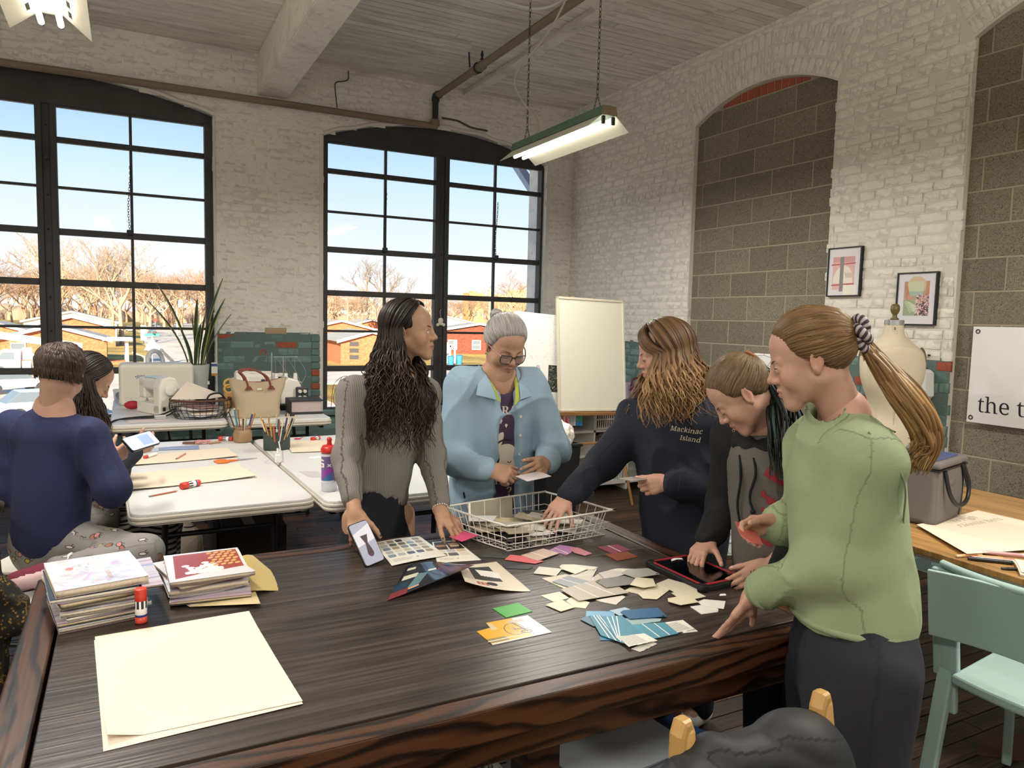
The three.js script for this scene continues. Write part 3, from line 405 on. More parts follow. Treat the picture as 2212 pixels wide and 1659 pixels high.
// cars
function car(x, z, turn, color, label, o = {}) {
  const t = thing('car', label, 'car', [x, GY + 0.08, z], turn, 'cars outside'), L = 4.4, W = 1.75;
  part(t, 'body', rot(ext([[-2.2, 0.35], [2.2, 0.35], [2.2, 0.75], [1.9, 0.86], [1.0, 0.92], [-1.7, 0.95], [-2.15, 0.85]], W, 0.06).translate(0, 0, -W / 2), 0), mat(color, 0.25));
  part(t, 'cabin', ext([[-1.9, 0.9], [1.05, 0.9], [0.35, 1.42], [-1.25, 1.45]], W - 0.24, 0.05).translate(0, 0, -(W - 0.24) / 2), OM.glass); part(t, 'roof', bb(-1.2, 0.32, 1.42, 1.48, -0.7, 0.7, 0.03), mat(color, 0.25));
  for (const [wx, wz] of [[-1.35, -0.8], [-1.35, 0.8], [1.35, -0.8], [1.35, 0.8]]) part(t, 'wheel', rot(cyl(0.33, 0.33, 0.22, 0, 0, 0, 16), PI / 2).translate(wx, 0.33, wz), OM.dark);
  part(t, 'light', [box(0.06, 0.14, 0.3, 2.19, 0.72, 0.62), box(0.06, 0.14, 0.3, 2.19, 0.72, -0.62), box(0.06, 0.14, 0.3, -2.19, 0.78, 0.62), box(0.06, 0.14, 0.3, -2.19, 0.78, -0.62)], mat(o.lamp || 0xd8d4cc, 0.3));
}
car(-3.9, -45.5, 0.35, 0xb9cbe0, 'light blue car parked just under the left window by the dark-haired child');
car(-6.9, -60, 0.5, 0xf0efec, 'white car parked in the lot beyond the head of the seated child');
car(5.4, -196, 1.5, 0x50505a, 'dark car driving up the street', { lamp: 0xb03030 });
car(7.4, -262, 1.0, 0xe6e6e8, 'white car nearest in the row parked along the far street'); car(8.6, -278, 1.0, 0xdadfe6, 'silver car second in the row parked along the far street'); car(9.4, -296, 1.0, 0x5b616b, 'dark car last in the row parked along the far street');
car(0.8, -232, 1.5, 0xa9adb5, 'grey car half hidden by the window bar near the big tree'); car(15.8, -158, 0.3, 0xb33a3a, 'red car at the kerb behind the snake plant'); car(18, -148, 0.3, 0x4a5d86, 'blue car at the kerb behind the snake plant');
{ // utility truck with its boom
  const t = thing('utility_truck', 'white utility truck with a long boom at the left edge', 'truck', [-8.3, GY, -75.5], 0.0), wm = mat(0xf4f3f0, 0.35);
  part(t, 'cab', ext([[-2.1, 0.5], [0.25, 0.5], [0.25, 2.2], [-1.0, 2.25], [-1.55, 1.5], [-2.1, 1.35]], 1.9, 0.06).translate(0, 0, -0.95), wm); part(t, 'window', ext([[-1.35, 1.45], [-0.15, 1.45], [-0.15, 2.05], [-0.95, 2.05]], 0.05).translate(0, 0, 0.93), OM.glass);
  part(t, 'body', bb(1.15, 4.6, 0.6, 1.9, -1, 1, 0.05), wm); part(t, 'chassis', bb(-1.9, 4.5, 0.4, 0.62, -0.7, 0.7), OM.dark); part(t, 'turret', [cyl(0.35, 0.45, 1.0, 0.7, 1.9, 0), bb(0.4, 1.0, 0.6, 1.3, -0.4, 0.9)], wm);
  part(t, 'boom', bar([-2.9, 3.7, 0], [4.8, 2.5, 0], 0.45, 0.6, 0.05), wm); part(t, 'bucket', bb(-3.7, -2.9, 3.3, 4.3, -0.4, 0.4, 0.05), mat(0xc23b34, 0.5));
  for (const x of [-1.2, 2.6, 3.6]) part(t, 'wheel', rot(cyl(0.45, 0.45, 0.3, 0, 0, 0, 18), PI / 2).translate(x, 0.45, 0.85), OM.dark);
}
function pole(x, z, h, r, label, o = {}) { const t = thing('utility_pole', label, 'pole', [x, GY, z], 0, 'poles outside'); part(t, 'shaft', cyl(r * 0.7, r, h, 0, h / 2, 0, 8), o.m || OM.bark2); if (o.arm) { part(t, 'cross_arm', bar([-1.2, h - 0.8, 0], [1.2, h - 0.6, 0], 0.12, 0.14), OM.bark2); for (const s of [-1, 1]) part(t, 'cable', tube([[0, h - 0.7, 0], [s * 7, h - 2.0, -1], [s * 15, h - 3.5, -2]], 0.04, 4), OM.bark2); } }
pole(9.8, -178, 6.5, 0.16, 'thin pale pole between the parked cars and the snake plant', { m: OM.trim });
pole(44, -165, 8.8, 0.3, 'wooden pole with wires amid the trees of the second window', { arm: 1 });
pole(50, -104, 10.5, 0.35, 'wooden pole by the long dark brick house', {});
pole(27, -150, 8, 0.16, 'thin pole over the roof with the vents', { m: OM.trim });
{ const t = thing('street_sign', 'green street sign on a post at the corner of the lawn', 'sign', [2.4, GY, -88.5]); part(t, 'post', cyl(0.05, 0.05, 3.2, 0, 1.6, 0, 8), OM.trim); part(t, 'blade', [bb(-0.7, 0.7, 3.1, 3.4, -0.02, 0.02), bb(-0.02, 0.02, 3.42, 3.7, -0.7, 0.7)], mat(0x3fa08a, 0.5)); part(t, 'board', ext([[-0.8, 1.6], [0.8, 1.6], [0, 3.0]], 0.03), OM.trim); }
{ const t = thing('notice_board', 'small white board on a post on the lawn', 'sign', [2.6, GY, -145]); part(t, 'board', bb(-0.45, 0.45, 0.6, 3.3, -0.05, 0.05), OM.trim); part(t, 'foot', bb(-0.1, 0.1, 0, 0.7, -0.04, 0.04), OM.dark); }
{ const t = thing('stop_sign', 'red stop sign at the far street corner', 'sign', [7.5, GY, -244]); part(t, 'post', cyl(0.06, 0.06, 3, 0, 1.5, 0, 8), OM.trim); part(t, 'plate', rot(cyl(0.55, 0.55, 0.05, 0, 0, 0, 8), PI / 2, 0, PI / 8).translate(0, 3.2, 0.05), mat(0xc8403c, 0.5)); }
{ const t = thing('clothes_post', 'white frame with blue bins on the lawn beside the woman in denim', 'frame', [35.5, GY, -86]); part(t, 'post', [bb(-1.3, -1.1, 0, 2.3, -0.1, 0.1), bb(0.3, 0.5, 0, 2.5, -0.1, 0.1), bb(-1.5, 0.7, 2.2, 2.4, -0.1, 0.1), bb(1.2, 1.4, 0, 2.7, -3, -2.8), bb(2.2, 2.4, 0, 2.9, -3, -2.8)], OM.trim); }
for (const [x, z, l] of [[35.4, -84.5, 'blue bin standing under the white frame'], [37.4, -86.5, 'second blue bin, right of the white frame']]) { const t = thing('bin', l, 'bin', [x, GY, z]); part(t, 'body', lathe([[0.01, 0], [0.35, 0], [0.42, 1.1], [0.4, 1.12]], 12), mat(0x3d8fc4, 0.5)); part(t, 'lid', lathe([[0.01, 1.22], [0.3, 1.2], [0.45, 1.12]], 12), mat(0x357fb2, 0.5)); }
{ // the brick return of this building at the right of the second window, with its blue-grey flashing
  const t = thing('brick_pier', 'pinkish brick pier of this building just outside the second window', 'pier'), c = [];
  part(t, 'core', bb(4.505, 5.4, -4.2, 3.85, -8.22, -7.9), MAT.mortarW);
  for (let y = 0.6; y < 3.8; y += 0.0677) { const k = (floor(y / 0.0677) % 2) * 0.1; c.push(bb(4.495, 4.53, y, y + 0.058, -8.22, -8.13 + k, 0.004, 1), bb(4.495, 4.53, y, y + 0.058, -8.12 + k, -7.88, 0.004, 1)); }
  for (let y = 0.6; y < 3.8; y += 0.0677) c.push(bb(4.5, 4.7, y, y + 0.058, -8.23, -8.2));
  part(t, 'brick_courses', c, mat(0xc9857c, 0.85)).userData.kind = 'stuff';
  part(t, 'flashing', bar([4.15, 3.68, -8.3], [4.62, 3.12, -8.3], 0.12, 0.09, 0.005), mat(0x9db6d6, 0.5));
}
// ================= FURNITURE =================
const darkT = tex(512, (u, v) => { const g = T ? nt(u * 5, v * 190, 5, 5, 190) : 0, a = fbm(u, v, 4, 4, 17), h = nt(u * 9, v * 64, 9, 6, 64), k = 0.72 + 0.35 * (g - 0.5) + 0.4 * (a - 0.5) + 0.25 * (h - 0.5); return [k, k * 0.97, k * 0.94]; }, { srgb: true });
const figT = tex(512, (u, v) => { const w = fbm(u, v, 3, 4, 23), r = (v * 9 + 2.6 * w + 0.5 * sin(u * PI * 2)) % 1, s = sstep(0, 0.22, r) * (1 - sstep(0.6, 1, r)), k = 0.30 + 0.75 * s + 0.2 * (nt(u * 8, v * 200, 8, 3, 200) - 0.5); return [k, k * 0.8, k * 0.62]; }, { srgb: true, rep: [0.9, 2.4] });
const oakT = tex(512, (u, v) => { const g = nt(u * 3, v * 150, 3, 5, 150), h = nt(u * 4, v * 26 + 2 * fbm(u, v, 3, 3, 5), 4, 6, 26), k = 0.82 + 0.16 * (g - 0.5) + 0.2 * (h - 0.5); return [k, k * 0.97, k * 0.92]; }, { srgb: true, rep: [1, 1.2] });
Object.assign(MAT, {
  tableTop: mat(0x4c4441, 0.36, { map: rept(darkT, 0.8, 0.9), bumpMap: rept(T.grain, 0.8, 1), bumpScale: 0.0012 }),
  tableEdge: mat(0x4a3629, 0.42, { map: figT, bumpMap: rept(T.grain, 0.8, 1), bumpScale: 0.0012 }),
  oak: mat(0xc79c62, 0.45, { map: oakT, bumpMap: rept(T.grain, 1, 1), bumpScale: 0.0008 }),
  fold: mat(0xd9d8d6, 0.38, { bumpMap: rept(tex(256, (u, v) => fbm(u, v, 60, 3, 7)), 5), bumpScale: 0.0015 }),
  foldEdge: mat(0xcbc3b6, 0.5), tubeBlack: mat(0x131519, 0.4), mint: mat(0x9fb9b4, 0.42), gold: mat(0xb08a52, 0.35), paper: mat(0xe9dccb, 0.75), paperW: mat(0xf1eee8, 0.7), paperB: mat(0xdfe4ee, 0.7),
});
{ // the big dark work table
  const t = thing('work_table', 'large dark stained wooden work table in the foreground', 'table', [0, 0, 0]), Y = 0.76;
  part(t, 'tabletop', bb(-0.168, 1.655, 0.70, Y, -2.492, -1.40, 0.003), MAT.tableTop);
  const edge = (n, g, swap) => { part(t, n, muv(g, [0.3, 0.2], swap), MAT.tableEdge); };
  edge('frame_board', bb(-0.25, -0.176, 0.685, Y, -2.57, -1.33, 0.006), true); edge('frame_board', bb(1.663, 1.735, 0.685, Y, -2.57, -1.33, 0.006), true);
  edge('frame_board', bb(-0.175, 1.662, 0.685, Y, -1.391, -1.33, 0.006), false); edge('frame_board', bb(-0.175, 1.662, 0.685, Y, -2.57, -2.5, 0.006), false);
  part(t, 'apron', [bb(-0.2, 1.69, 0.60, 0.69, -1.42, -1.38, 0.004), bb(-0.2, 1.69, 0.60, 0.69, -2.52, -2.48, 0.004), bb(-0.21, -0.17, 0.60, 0.69, -2.5, -1.4, 0.004), bb(1.66, 1.70, 0.60, 0.69, -2.5, -1.4, 0.004)], MAT.tableEdge);
  for (const [x, z] of [[-0.14, -1.47], [0.87, -1.5], [1.6, -1.9], [-0.14, -2.43], [0.87, -2.42], [1.6, -2.43]]) part(t, 'leg', bb(x - 0.045, x + 0.045, 0, 0.69, z - 0.045, z + 0.045, 0.006), MAT.tableEdge);
}
// plastic folding tables
function foldTable(x0, x1, z0, z1, h, label, turn = 0) {
  const w = x1 - x0, l = z1 - z0, t = thing('folding_table', label, 'table', [(x0 + x1) / 2, 0, (z0 + z1) / 2], turn, 'white folding tables');
  const g = (a, dy, th, bv) => ext(rrect(w - a, l - a, 0.06), th, bv).rotateX(-PI / 2).translate(0, h - dy, 0);
  part(t, 'tabletop', muv(g(0.012, 0.02, 0.02, 0.006)), MAT.fold); part(t, 'rim', [g(0.0, 0.030, 0.014, 0.004), g(0.01, 0.034, 0.012, 0.001), g(0.0, 0.047, 0.014, 0.004), g(0.02, 0.055, 0.012, 0.002)], MAT.foldEdge);
  for (const s of [-1, 1]) {
    for (const q of [-1, 1]) part(t, 'leg', rod([q * (w / 2 - 0.13), 0, s * (l / 2 - 0.28)], [q * (w / 2 - 0.15), h - 0.06, s * (l / 2 - 0.2)], 0.0135, 12), MAT.tubeBlack);
    part(t, 'leg_bar', [rod([-(w / 2 - 0.13), 0.03, s * (l / 2 - 0.277)], [w / 2 - 0.13, 0.03, s * (l / 2 - 0.277)], 0.012), rod([-(w / 2 - 0.145), h - 0.16, s * (l / 2 - 0.215)], [w / 2 - 0.145, h - 0.16, s * (l / 2 - 0.215)], 0.012)], MAT.tubeBlack);
    part(t, 'brace', rod([0, h - 0.16, s * (l / 2 - 0.215)], [0, h - 0.06, s * 0.12], 0.009), MAT.tubeBlack); part(t, 'side_rail', bb(s * (w / 2 - 0.06) - 0.012, s * (w / 2 - 0.06) + 0.012, h - 0.085, h - 0.05, -l / 2 + 0.1, l / 2 - 0.1), MAT.tubeBlack);
  }
  return t;
}
foldTable(-0.035, 0.728, -5.19, -3.34, 0.74, 'white folding table with paper boards, left of the pair in the middle', 0.03);
foldTable(0.748, 1.51, -5.12, -3.27, 0.74, 'white folding table with the sports bottle, right of the pair in the middle', 0.03);
foldTable(-0.115, 0.636, -7.38, -5.60, 0.80, 'white folding table by the left window carrying the boxed sewing machine');
foldTable(0.648, 1.372, -6.5, -5.55, 0.80, 'short white folding table carrying the canvas tote bag');
{ // oak desk
  const t = thing('desk', 'oak topped desk with pale legs at the right wall', 'desk', [3.325, 0, -1.57]);
  part(t, 'desk_top', muv(ext(rrect(1.29, 1.62, 0.09), 0.026, 0.004).rotateX(-PI / 2).translate(0, 0.714, 0), [0, 0], true), MAT.oak);
  part(t, 'frame', bb(-0.55, 0.55, 0.67, 0.712, -0.7, 0.7, 0.004), MAT.whitePlastic);
  for (const [x, z] of [[-0.5, -0.68], [0.5, -0.68], [-0.5, 0.68], [0.5, 0.68]]) part(t, 'leg', rod([x, 0, z], [x, 0.7, z], 0.024, 16), MAT.whitePlastic);
}
// curved sheet: angle a0..a1 about a vertical axis, between heights
function curvedPanel(R, a0, a1, y0, y1, th, n = 20, lean = 0) {
  const s = new THREE.Shape(); for (let i = 0; i <= n; i++) { const a = mix(a0, a1, i / n); i ? s.lineTo(R * sin(a), R * (1 - cos(a))) : s.moveTo(R * sin(a), R * (1 - cos(a))); } for (let i = n; i >= 0; i--) { const a = mix(a0, a1, i / n); s.lineTo((R - th) * sin(a), R - (R - th) * cos(a)); }
  const g = new THREE.ExtrudeGeometry(s, { depth: y1 - y0, bevelEnabled: true, bevelSize: 0.003, bevelThickness: 0.004, bevelSegments: 2, curveSegments: 4 }); g.rotateX(-PI / 2); g.translate(0, y0, 0);
  if (lean) { const p = g.attributes.position; for (let i = 0; i < p.count; i++) p.setZ(i, p.getZ(i) + (p.getY(i) - y0) * lean); g.computeVertexNormals(); } return muv(g);
}
{ // pale green chair, its back towards us, facing the desk (local +x is the chair's front)
  const t = thing('plastic_chair', 'pale mint green plastic chair with a wide curved back at the right edge', 'chair', [2.62, 0, -1.22], 0.06);
  const back = curvedPanel(0.62, -0.40, 0.40, 0.585, 0.80, 0.012, 24); back.rotateY(PI / 2); back.translate(-0.24, 0, 0); { const p = back.attributes.position; for (let i = 0; i < p.count; i++) p.setX(i, p.getX(i) - (p.getY(i) - 0.585) * 0.16); back.computeVertexNormals(); } part(t, 'backrest', back, MAT.mint);
  const rim = tube(Array.from({ length: 13 }, (_, i) => { const a = mix(-0.42, 0.42, i / 12); return [-0.24 + 0.62 * (1 - cos(a)) - 0.038, 0.803, -0.62 * sin(a)]; }), 0.014, 8); part(t, 'back_rim', rim, MAT.mint);
  const seat = new THREE.Shape(); seat.moveTo(-0.235, -0.19); seat.quadraticCurveTo(-0.28, 0, -0.235, 0.19); seat.lineTo(0.2, 0.225); seat.quadraticCurveTo(0.24, 0, 0.2, -0.225); seat.lineTo(-0.235, -0.19);
  part(t, 'seat', ext(seat, 0.035, 0.008).rotateX(-PI / 2).translate(0, 0.42, 0), MAT.mint);
  for (const s of [-1, 1]) {
    part(t, 'back_post', [bar([-0.20, 0.42, s * 0.225], [-0.235, 0.79, s * 0.238], 0.02, 0.085, 0.008, [0, 0, 1]), bar([-0.185, 0.30, s * 0.222], [-0.205, 0.6, s * 0.228], 0.026, 0.06, 0.008, [0, 0, 1])], MAT.mint);
    part(t, 'leg', bar([-0.27, 0.0, s * 0.235], [-0.19, 0.5, s * 0.225], 0.03, 0.05, 0.008, [0, 0, 1]), MAT.mint); part(t, 'leg', bar([0.22, 0.0, s * 0.21], [0.16, 0.43, s * 0.19], 0.03, 0.03, 0.006), MAT.mint);
  }
  part(t, 'screw', [cyl(0.006, 0.006, 0.006), cyl(0.006, 0.006, 0.006).translate(0, 0, 0)].map((g, i) => rot(g, 0, 0, PI / 2).translate(-0.235, 0.6, -0.2)), MAT.iron); part(t, 'tag_string', new THREE.TorusGeometry(0.012, 0.003, 6, 12).translate(-0.2, 0.52, -0.2), mat(0x58c4a4, 0.6));
}
{ // wooden chair under the black jacket, nearest to us; faces the table
  const t = thing('wooden_chair', 'golden wooden chair whose post shows above the black jacket', 'chair', [1.0, 0, -1.02], -0.12);
  for (const s of [-1, 1]) { part(t, 'back_post', bar([s * 0.145, 0.45, 0.19], [s * 0.15, 0.885, 0.10], 0.028, 0.036, 0.012), MAT.gold); part(t, 'post_cap', rot(ext([[-0.022, 0], [0.022, 0], [0.02, 0.05], [0.008, 0.075], [-0.012, 0.075], [-0.022, 0.05]], 0.03, 0.008), 0, 0.3).translate(s * 0.15 - 0.01, 0.825, 0.09), MAT.gold); part(t, 'leg', rod([s * 0.2, 0, 0.24], [s * 0.16, 0.45, 0.18], 0.018, 10), MAT.gold); part(t, 'leg', rod([s * 0.2, 0, -0.2], [s * 0.17, 0.45, -0.16], 0.018, 10), MAT.gold); }
  part(t, 'crest_rail', bar([-0.15, 0.80, 0.12], [0.15, 0.80, 0.12], 0.02, 0.07, 0.008, [0, 0, 1]), MAT.gold); part(t, 'seat', bb(-0.21, 0.21, 0.43, 0.46, -0.2, 0.2, 0.012), MAT.gold);
}
{ // white folding chairs at the left
  const mk = (x, z, turn, label) => { const t = thing('folding_chair', label, 'chair', [x, 0, z], turn, 'folding chairs at the left');
    part(t, 'seat', bb(-0.21, 0.21, 0.43, 0.455, -0.21, 0.21, 0.012), MAT.cream); part(t, 'backrest', bb(-0.21, 0.21, 0.66, 0.90, 0.235, 0.255, 0.01), MAT.cream);
    for (const s of [-1, 1]) { part(t, 'frame', tube([[s * 0.22, 0.0, -0.28], [s * 0.22, 0.45, 0.05], [s * 0.22, 0.9, 0.27]], 0.014, 8), MAT.tubeBlack); part(t, 'leg', rod([s * 0.2, 0, 0.28], [s * 0.2, 0.44, -0.16], 0.013), MAT.tubeBlack); }
    part(t, 'stretcher', [rod([-0.22, 0.12, -0.19], [0.22, 0.12, -0.19], 0.01), rod([-0.2, 0.15, 0.17], [0.2, 0.15, 0.17], 0.01)], MAT.tubeBlack); return t; };
  mk(-0.36, -3.38, -1.25, 'white folding chair with black legs under the seated child in navy');
  mk(-0.30, -3.86, 2.7, 'white folding chair under the second child by the window');
}
{ // easel with whiteboard
  const t = thing('easel', 'wooden tripod easel holding the blank whiteboard', 'easel', [3.46, 0, -5.28], 0.0), w = mat(0xb98a54, 0.5, { map: oakT });
  part(t, 'leg', bar([-0.40, 0, 0.18], [-0.1, 1.78, -0.1], 0.03, 0.02, 0.003), w); part(t, 'leg', bar([0.40, 0, 0.18], [0.1, 1.78, -0.1], 0.03, 0.02, 0.003), w); part(t, 'leg', bar([0, 0, -0.32], [0, 1.75, -0.13], 0.03, 0.02, 0.003), w);
  part(t, 'ledge', bar([-0.43, 0.815, 0.09], [0.40, 0.79, 0.09], 0.05, 0.03, 0.004), w); part(t, 'crossbar', bar([-0.24, 0.55, 0.1], [0.24, 0.55, 0.1], 0.025, 0.018, 0.003), w);
  const b = thing('whiteboard', 'blank whiteboard with a thin pale frame standing on the easel', 'whiteboard', [3.475, 0.83, -5.19], 0); b.rotation.set(-0.13, 0, -0.022);
  part(b, 'panel', bb(-0.325, 0.325, 0.0, 0.93, -0.008, 0.008), mat(0xdcdacb, 0.35)); part(b, 'frame', [bb(-0.338, -0.32, -0.01, 0.945, -0.012, 0.014, 0.003), bb(0.32, 0.338, -0.01, 0.945, -0.012, 0.014, 0.003), bb(-0.338, 0.338, -0.01, 0.008, -0.012, 0.014, 0.003), bb(-0.338, 0.338, 0.925, 0.945, -0.012, 0.014, 0.003)], mat(0xcfc7b4, 0.5));
}
{ // collage board behind it
  const t = thing('collage_board', 'white collage board with sketches and colour patches beside the whiteboard', 'board', [3.12, 0.70, -5.34], 0); t.rotation.set(-0.1, 0, -0.07);
  const tx = canvasTex(512, 720, (g, w, h) => {
    g.fillStyle = '#eceae6'; g.fillRect(0, 0, w, h); const r = rng(4);
    for (let i = 0; i < 900; i++) { const x = 100 + r() * 410, y = r() * 300; g.fillStyle = `rgba(90,90,100,${0.2 + 0.4 * r()})`; g.fillRect(x, y, 2.5, 2.5); }
    g.fillStyle = '#2a3028'; g.fillRect(250, 330, 80, 175); for (let i = 0; i < 260; i++) { g.fillStyle = ['#6d7a5a', '#9a8a90', '#c9c4c0', '#3d4a36'][i % 4]; g.fillRect(252 + r() * 74, 332 + r() * 168, 4, 8 * r()); }
    const fig = (x, y, s, c, c2) => { g.strokeStyle = '#5a5a70'; g.lineWidth = 3; g.fillStyle = c; g.beginPath(); g.moveTo(x, y); g.bezierCurveTo(x + 30 * s, y - 10, x + 40 * s, y + 60, x + 20 * s, y + 100); g.bezierCurveTo(x + 60 * s, y + 140, x + 50 * s, y + 190, x - 20 * s, y + 190); g.bezierCurveTo(x - 40 * s, y + 120, x - 20 * s, y + 60, x, y); g.fill(); g.stroke(); g.fillStyle = c2; g.beginPath(); g.moveTo(x, y + 100); g.lineTo(x + 40 * s, y + 190); g.lineTo(x - 20 * s, y + 190); g.fill(); };
    fig(400, 300, 1, '#cfd0e0', '#8f92c0'); fig(475, 270, 0.9, '#d6d383', '#8e93c4'); fig(170, 340, 0.8, '#e0cfd6', '#b8a0b0');
    g.fillStyle = '#c9c6d8'; g.fillRect(320, 540, 130, 180); fig(390, 550, 0.7, '#e6b7a8', '#d4505e');
    [['#a2445e', 520], ['#d8a15c', 585], ['#5db69c', 640], ['#3f93d6', 690]].forEach(([c, y]) => { g.fillStyle = c; g.fillRect(462, y, 50, 62); });
  });
  const g = new THREE.BoxGeometry(0.70, 0.93, 0.008); part(t, 'sheet', g.translate(0, 0.465, 0), [4, 4, 4, 4, 0, 4].map((k) => k ? MAT.paperW : mat(0xffffff, 0.6, { map: tx })));
}
{ // white sideboard with open compartments
  const t = thing('sideboard', 'white open sideboard behind the easel', 'cabinet', [3.98, 0, -5.85]), m = MAT.whitePlastic, W = 0.60, D = 0.22, H = 0.83;
  part(t, 'top', [bb(-W - 0.03, W + 0.01, H - 0.03, H, -D, D + 0.03, 0.005), bb(-W - 0.01, W, H - 0.07, H - 0.03, -D, D + 0.015, 0.004)], m); part(t, 'back_panel', bb(-W, W, 0.05, H - 0.03, -D, -D + 0.02), m);
  for (const x of [-W, -0.19, 0.19, W - 0.02]) part(t, 'divider', bb(x, x + 0.02, 0.0, H - 0.05, -D, D), m); for (const y of [0.06, 0.33, 0.56]) part(t, 'shelf', bb(-W, W, y, y + 0.02, -D, D), m);
  part(t, 'dentil', Array.from({ length: 40 }, (_, i) => bb(-W + i * 0.03, -W + i * 0.03 + 0.018, H - 0.10, H - 0.072, D, D + 0.01)), m).userData.kind = 'stuff';
}
function slatBasket(name, x, y, z, w, h, d, c, label, group, fill) {
  const t = thing(name, label, 'basket', [x, y, z], 0, group), m = mat(c, 0.45), q = [];
  part(t, 'base', bb(-w / 2 + 0.02, w / 2 - 0.02, 0.0, 0.012, -d / 2 + 0.02, d / 2 - 0.02), m); part(t, 'rim', [bb(-w / 2, w / 2, h - 0.018, h, d / 2 - 0.012, d / 2, 0.004), bb(-w / 2, w / 2, h - 0.018, h, -d / 2, -d / 2 + 0.012, 0.004), bb(-w / 2, -w / 2 + 0.012, h - 0.018, h, -d / 2, d / 2, 0.004), bb(w / 2 - 0.012, w / 2, h - 0.018, h, -d / 2, d / 2, 0.004), bb(-w / 2 + 0.01, w / 2 - 0.01, h * 0.45, h * 0.45 + 0.01, d / 2 - 0.014, d / 2 - 0.006)], m);
  const n = Math.round(w / 0.026); for (let i = 0; i <= n; i++) for (const s of [-1, 1]) q.push(bar([(-w / 2 + 0.02) + i * (w - 0.04) / n, 0, s * (d / 2 - 0.02)], [(-w / 2 + 0.01) + i * (w - 0.02) / n, h, s * (d / 2 - 0.007)], 0.010, 0.005)); const k = Math.round(d / 0.026); for (let i = 0; i <= k; i++) for (const s of [-1, 1]) q.push(bar([s * (w / 2 - 0.02), 0, -d / 2 + 0.02 + i * (d - 0.04) / k], [s * (w / 2 - 0.007), h, -d / 2 + 0.01 + i * (d - 0.02) / k], 0.005, 0.010));
  part(t, 'slats', q, m).userData.kind = 'stuff';
  if (fill) { const r = rng(w * 999 | 0), f = []; for (let i = 0; i < 24; i++) f.push(sph(0.035 + 0.02 * r(), (r() - 0.5) * (w - 0.14), 0.04 + r() * h * 0.5, (r() - 0.5) * (d - 0.14), 8).scale(1, 1, 1)); info(part(scene, numbered('fabric_scraps'), f, mat(fill, 0.9)), 'bundle of scraps inside the ' + label, 'fabric', null, 'stuff').position.set(x, y, z); }
  return t;
}
slatBasket('laundry_basket', 3.98, 0.582, -5.80, 0.36, 0.19, 0.30, 0xe6e4e0, 'white slatted basket on the upper shelf of the sideboard', 'white baskets', 0x8c3a52);
slatBasket('laundry_basket', 3.98, 0.082, -5.80, 0.36, 0.2, 0.30, 0xe6e4e0, 'white slatted basket low in the sideboard with orange contents', 'white baskets', 0xb9533f);
slatBasket('wicker_basket', 3.98, 0.352, -5.80, 0.36, 0.17, 0.30, 0x5a4638, 'dark brown slatted basket on the middle shelf of the sideboard', null, 0xcfc8bc);
slatBasket('lattice_crate', 0.72, 0.0, -1.72, 0.42, 0.30, 0.32, 0xdedcd8, 'white slatted plastic crate under the work table', null, 0x6d6a66);
{ const t = thing('gift_bag', 'shiny iridescent bag with dark red handles on the sideboard', 'bag', [4.33, 0.83, -5.82], 0.3), m = phys(0xc9b9cf, 0.12, { metalness: 0.6, iridescence: 1, iridescenceIOR: 1.6 });
  part(t, 'bag_body', ext([[-0.09, 0], [0.09, 0], [0.1, 0.16], [0.05, 0.18], [-0.06, 0.17], [-0.1, 0.15]], 0.1, 0.012).translate(0, 0, -0.05), m); part(t, 'handle', [tube([[-0.07, 0.14, 0.055], [-0.05, 0.2, 0.06], [0.04, 0.21, 0.06], [0.07, 0.14, 0.055]], 0.009, 8), tube([[-0.09, 0.10, 0.055], [0.0, 0.13, 0.06], [0.09, 0.15, 0.055]], 0.009, 8)], mat(0x7a2432, 0.6)); part(t, 'patch', ext([[0, 0], [0.05, 0.02], [0.03, 0.06]], 0.004).translate(-0.01, 0.05, 0.052), mat(0xd65a3a, 0.4)); }
{ const t = thing('trash_bin', 'black plastic trash bin behind the woman in denim', 'bin', [2.60, 0, -4.35]); const g = lathe([[0.001, 0], [0.155, 0], [0.19, 0.72], [0.2, 0.73], [0.2, 0.745], [0.18, 0.745], [0.15, 0.03], [0.001, 0.02]], 4); g.rotateY(PI / 4); part(t, 'bin_body', toCreasedNormals(g, 0.5), MAT.black); part(t, 'rim', [bb(-0.145, 0.145, 0.725, 0.745, 0.135, 0.15, 0.004), bb(-0.145, 0.145, 0.725, 0.745, -0.15, -0.135, 0.004)], MAT.black);
  const b = thing('plastic_bag', 'crumpled white plastic bag spilling over the black bin', 'bag', [2.61, 0.745, -4.33]); const s = new THREE.IcosahedronGeometry(0.12, 4), p = s.attributes.position; for (let i = 0; i < p.count; i++) { const v = V(p.getX(i), p.getY(i), p.getZ(i)), k = 1 + 0.25 * n3(v.x * 16, v.y * 16, v.z * 16) + 0.12 * n3(v.x * 40, v.y * 40, v.z * 40); p.setXYZ(i, v.x * k * 0.9, max(-0.02, v.y * k * 0.95 + 0.04), v.z * k * 0.9); } s.computeVertexNormals(); part(b, 'sheet', muv(s), mat(0xe9e2da, 0.4)); part(b, 'foam_cup', lathe([[0.001, 0], [0.04, 0], [0.05, 0.06], [0.055, 0.065]], 20).rotateZ(1.2).translate(0.03, 0.0, 0.1), MAT.whitePlastic); }
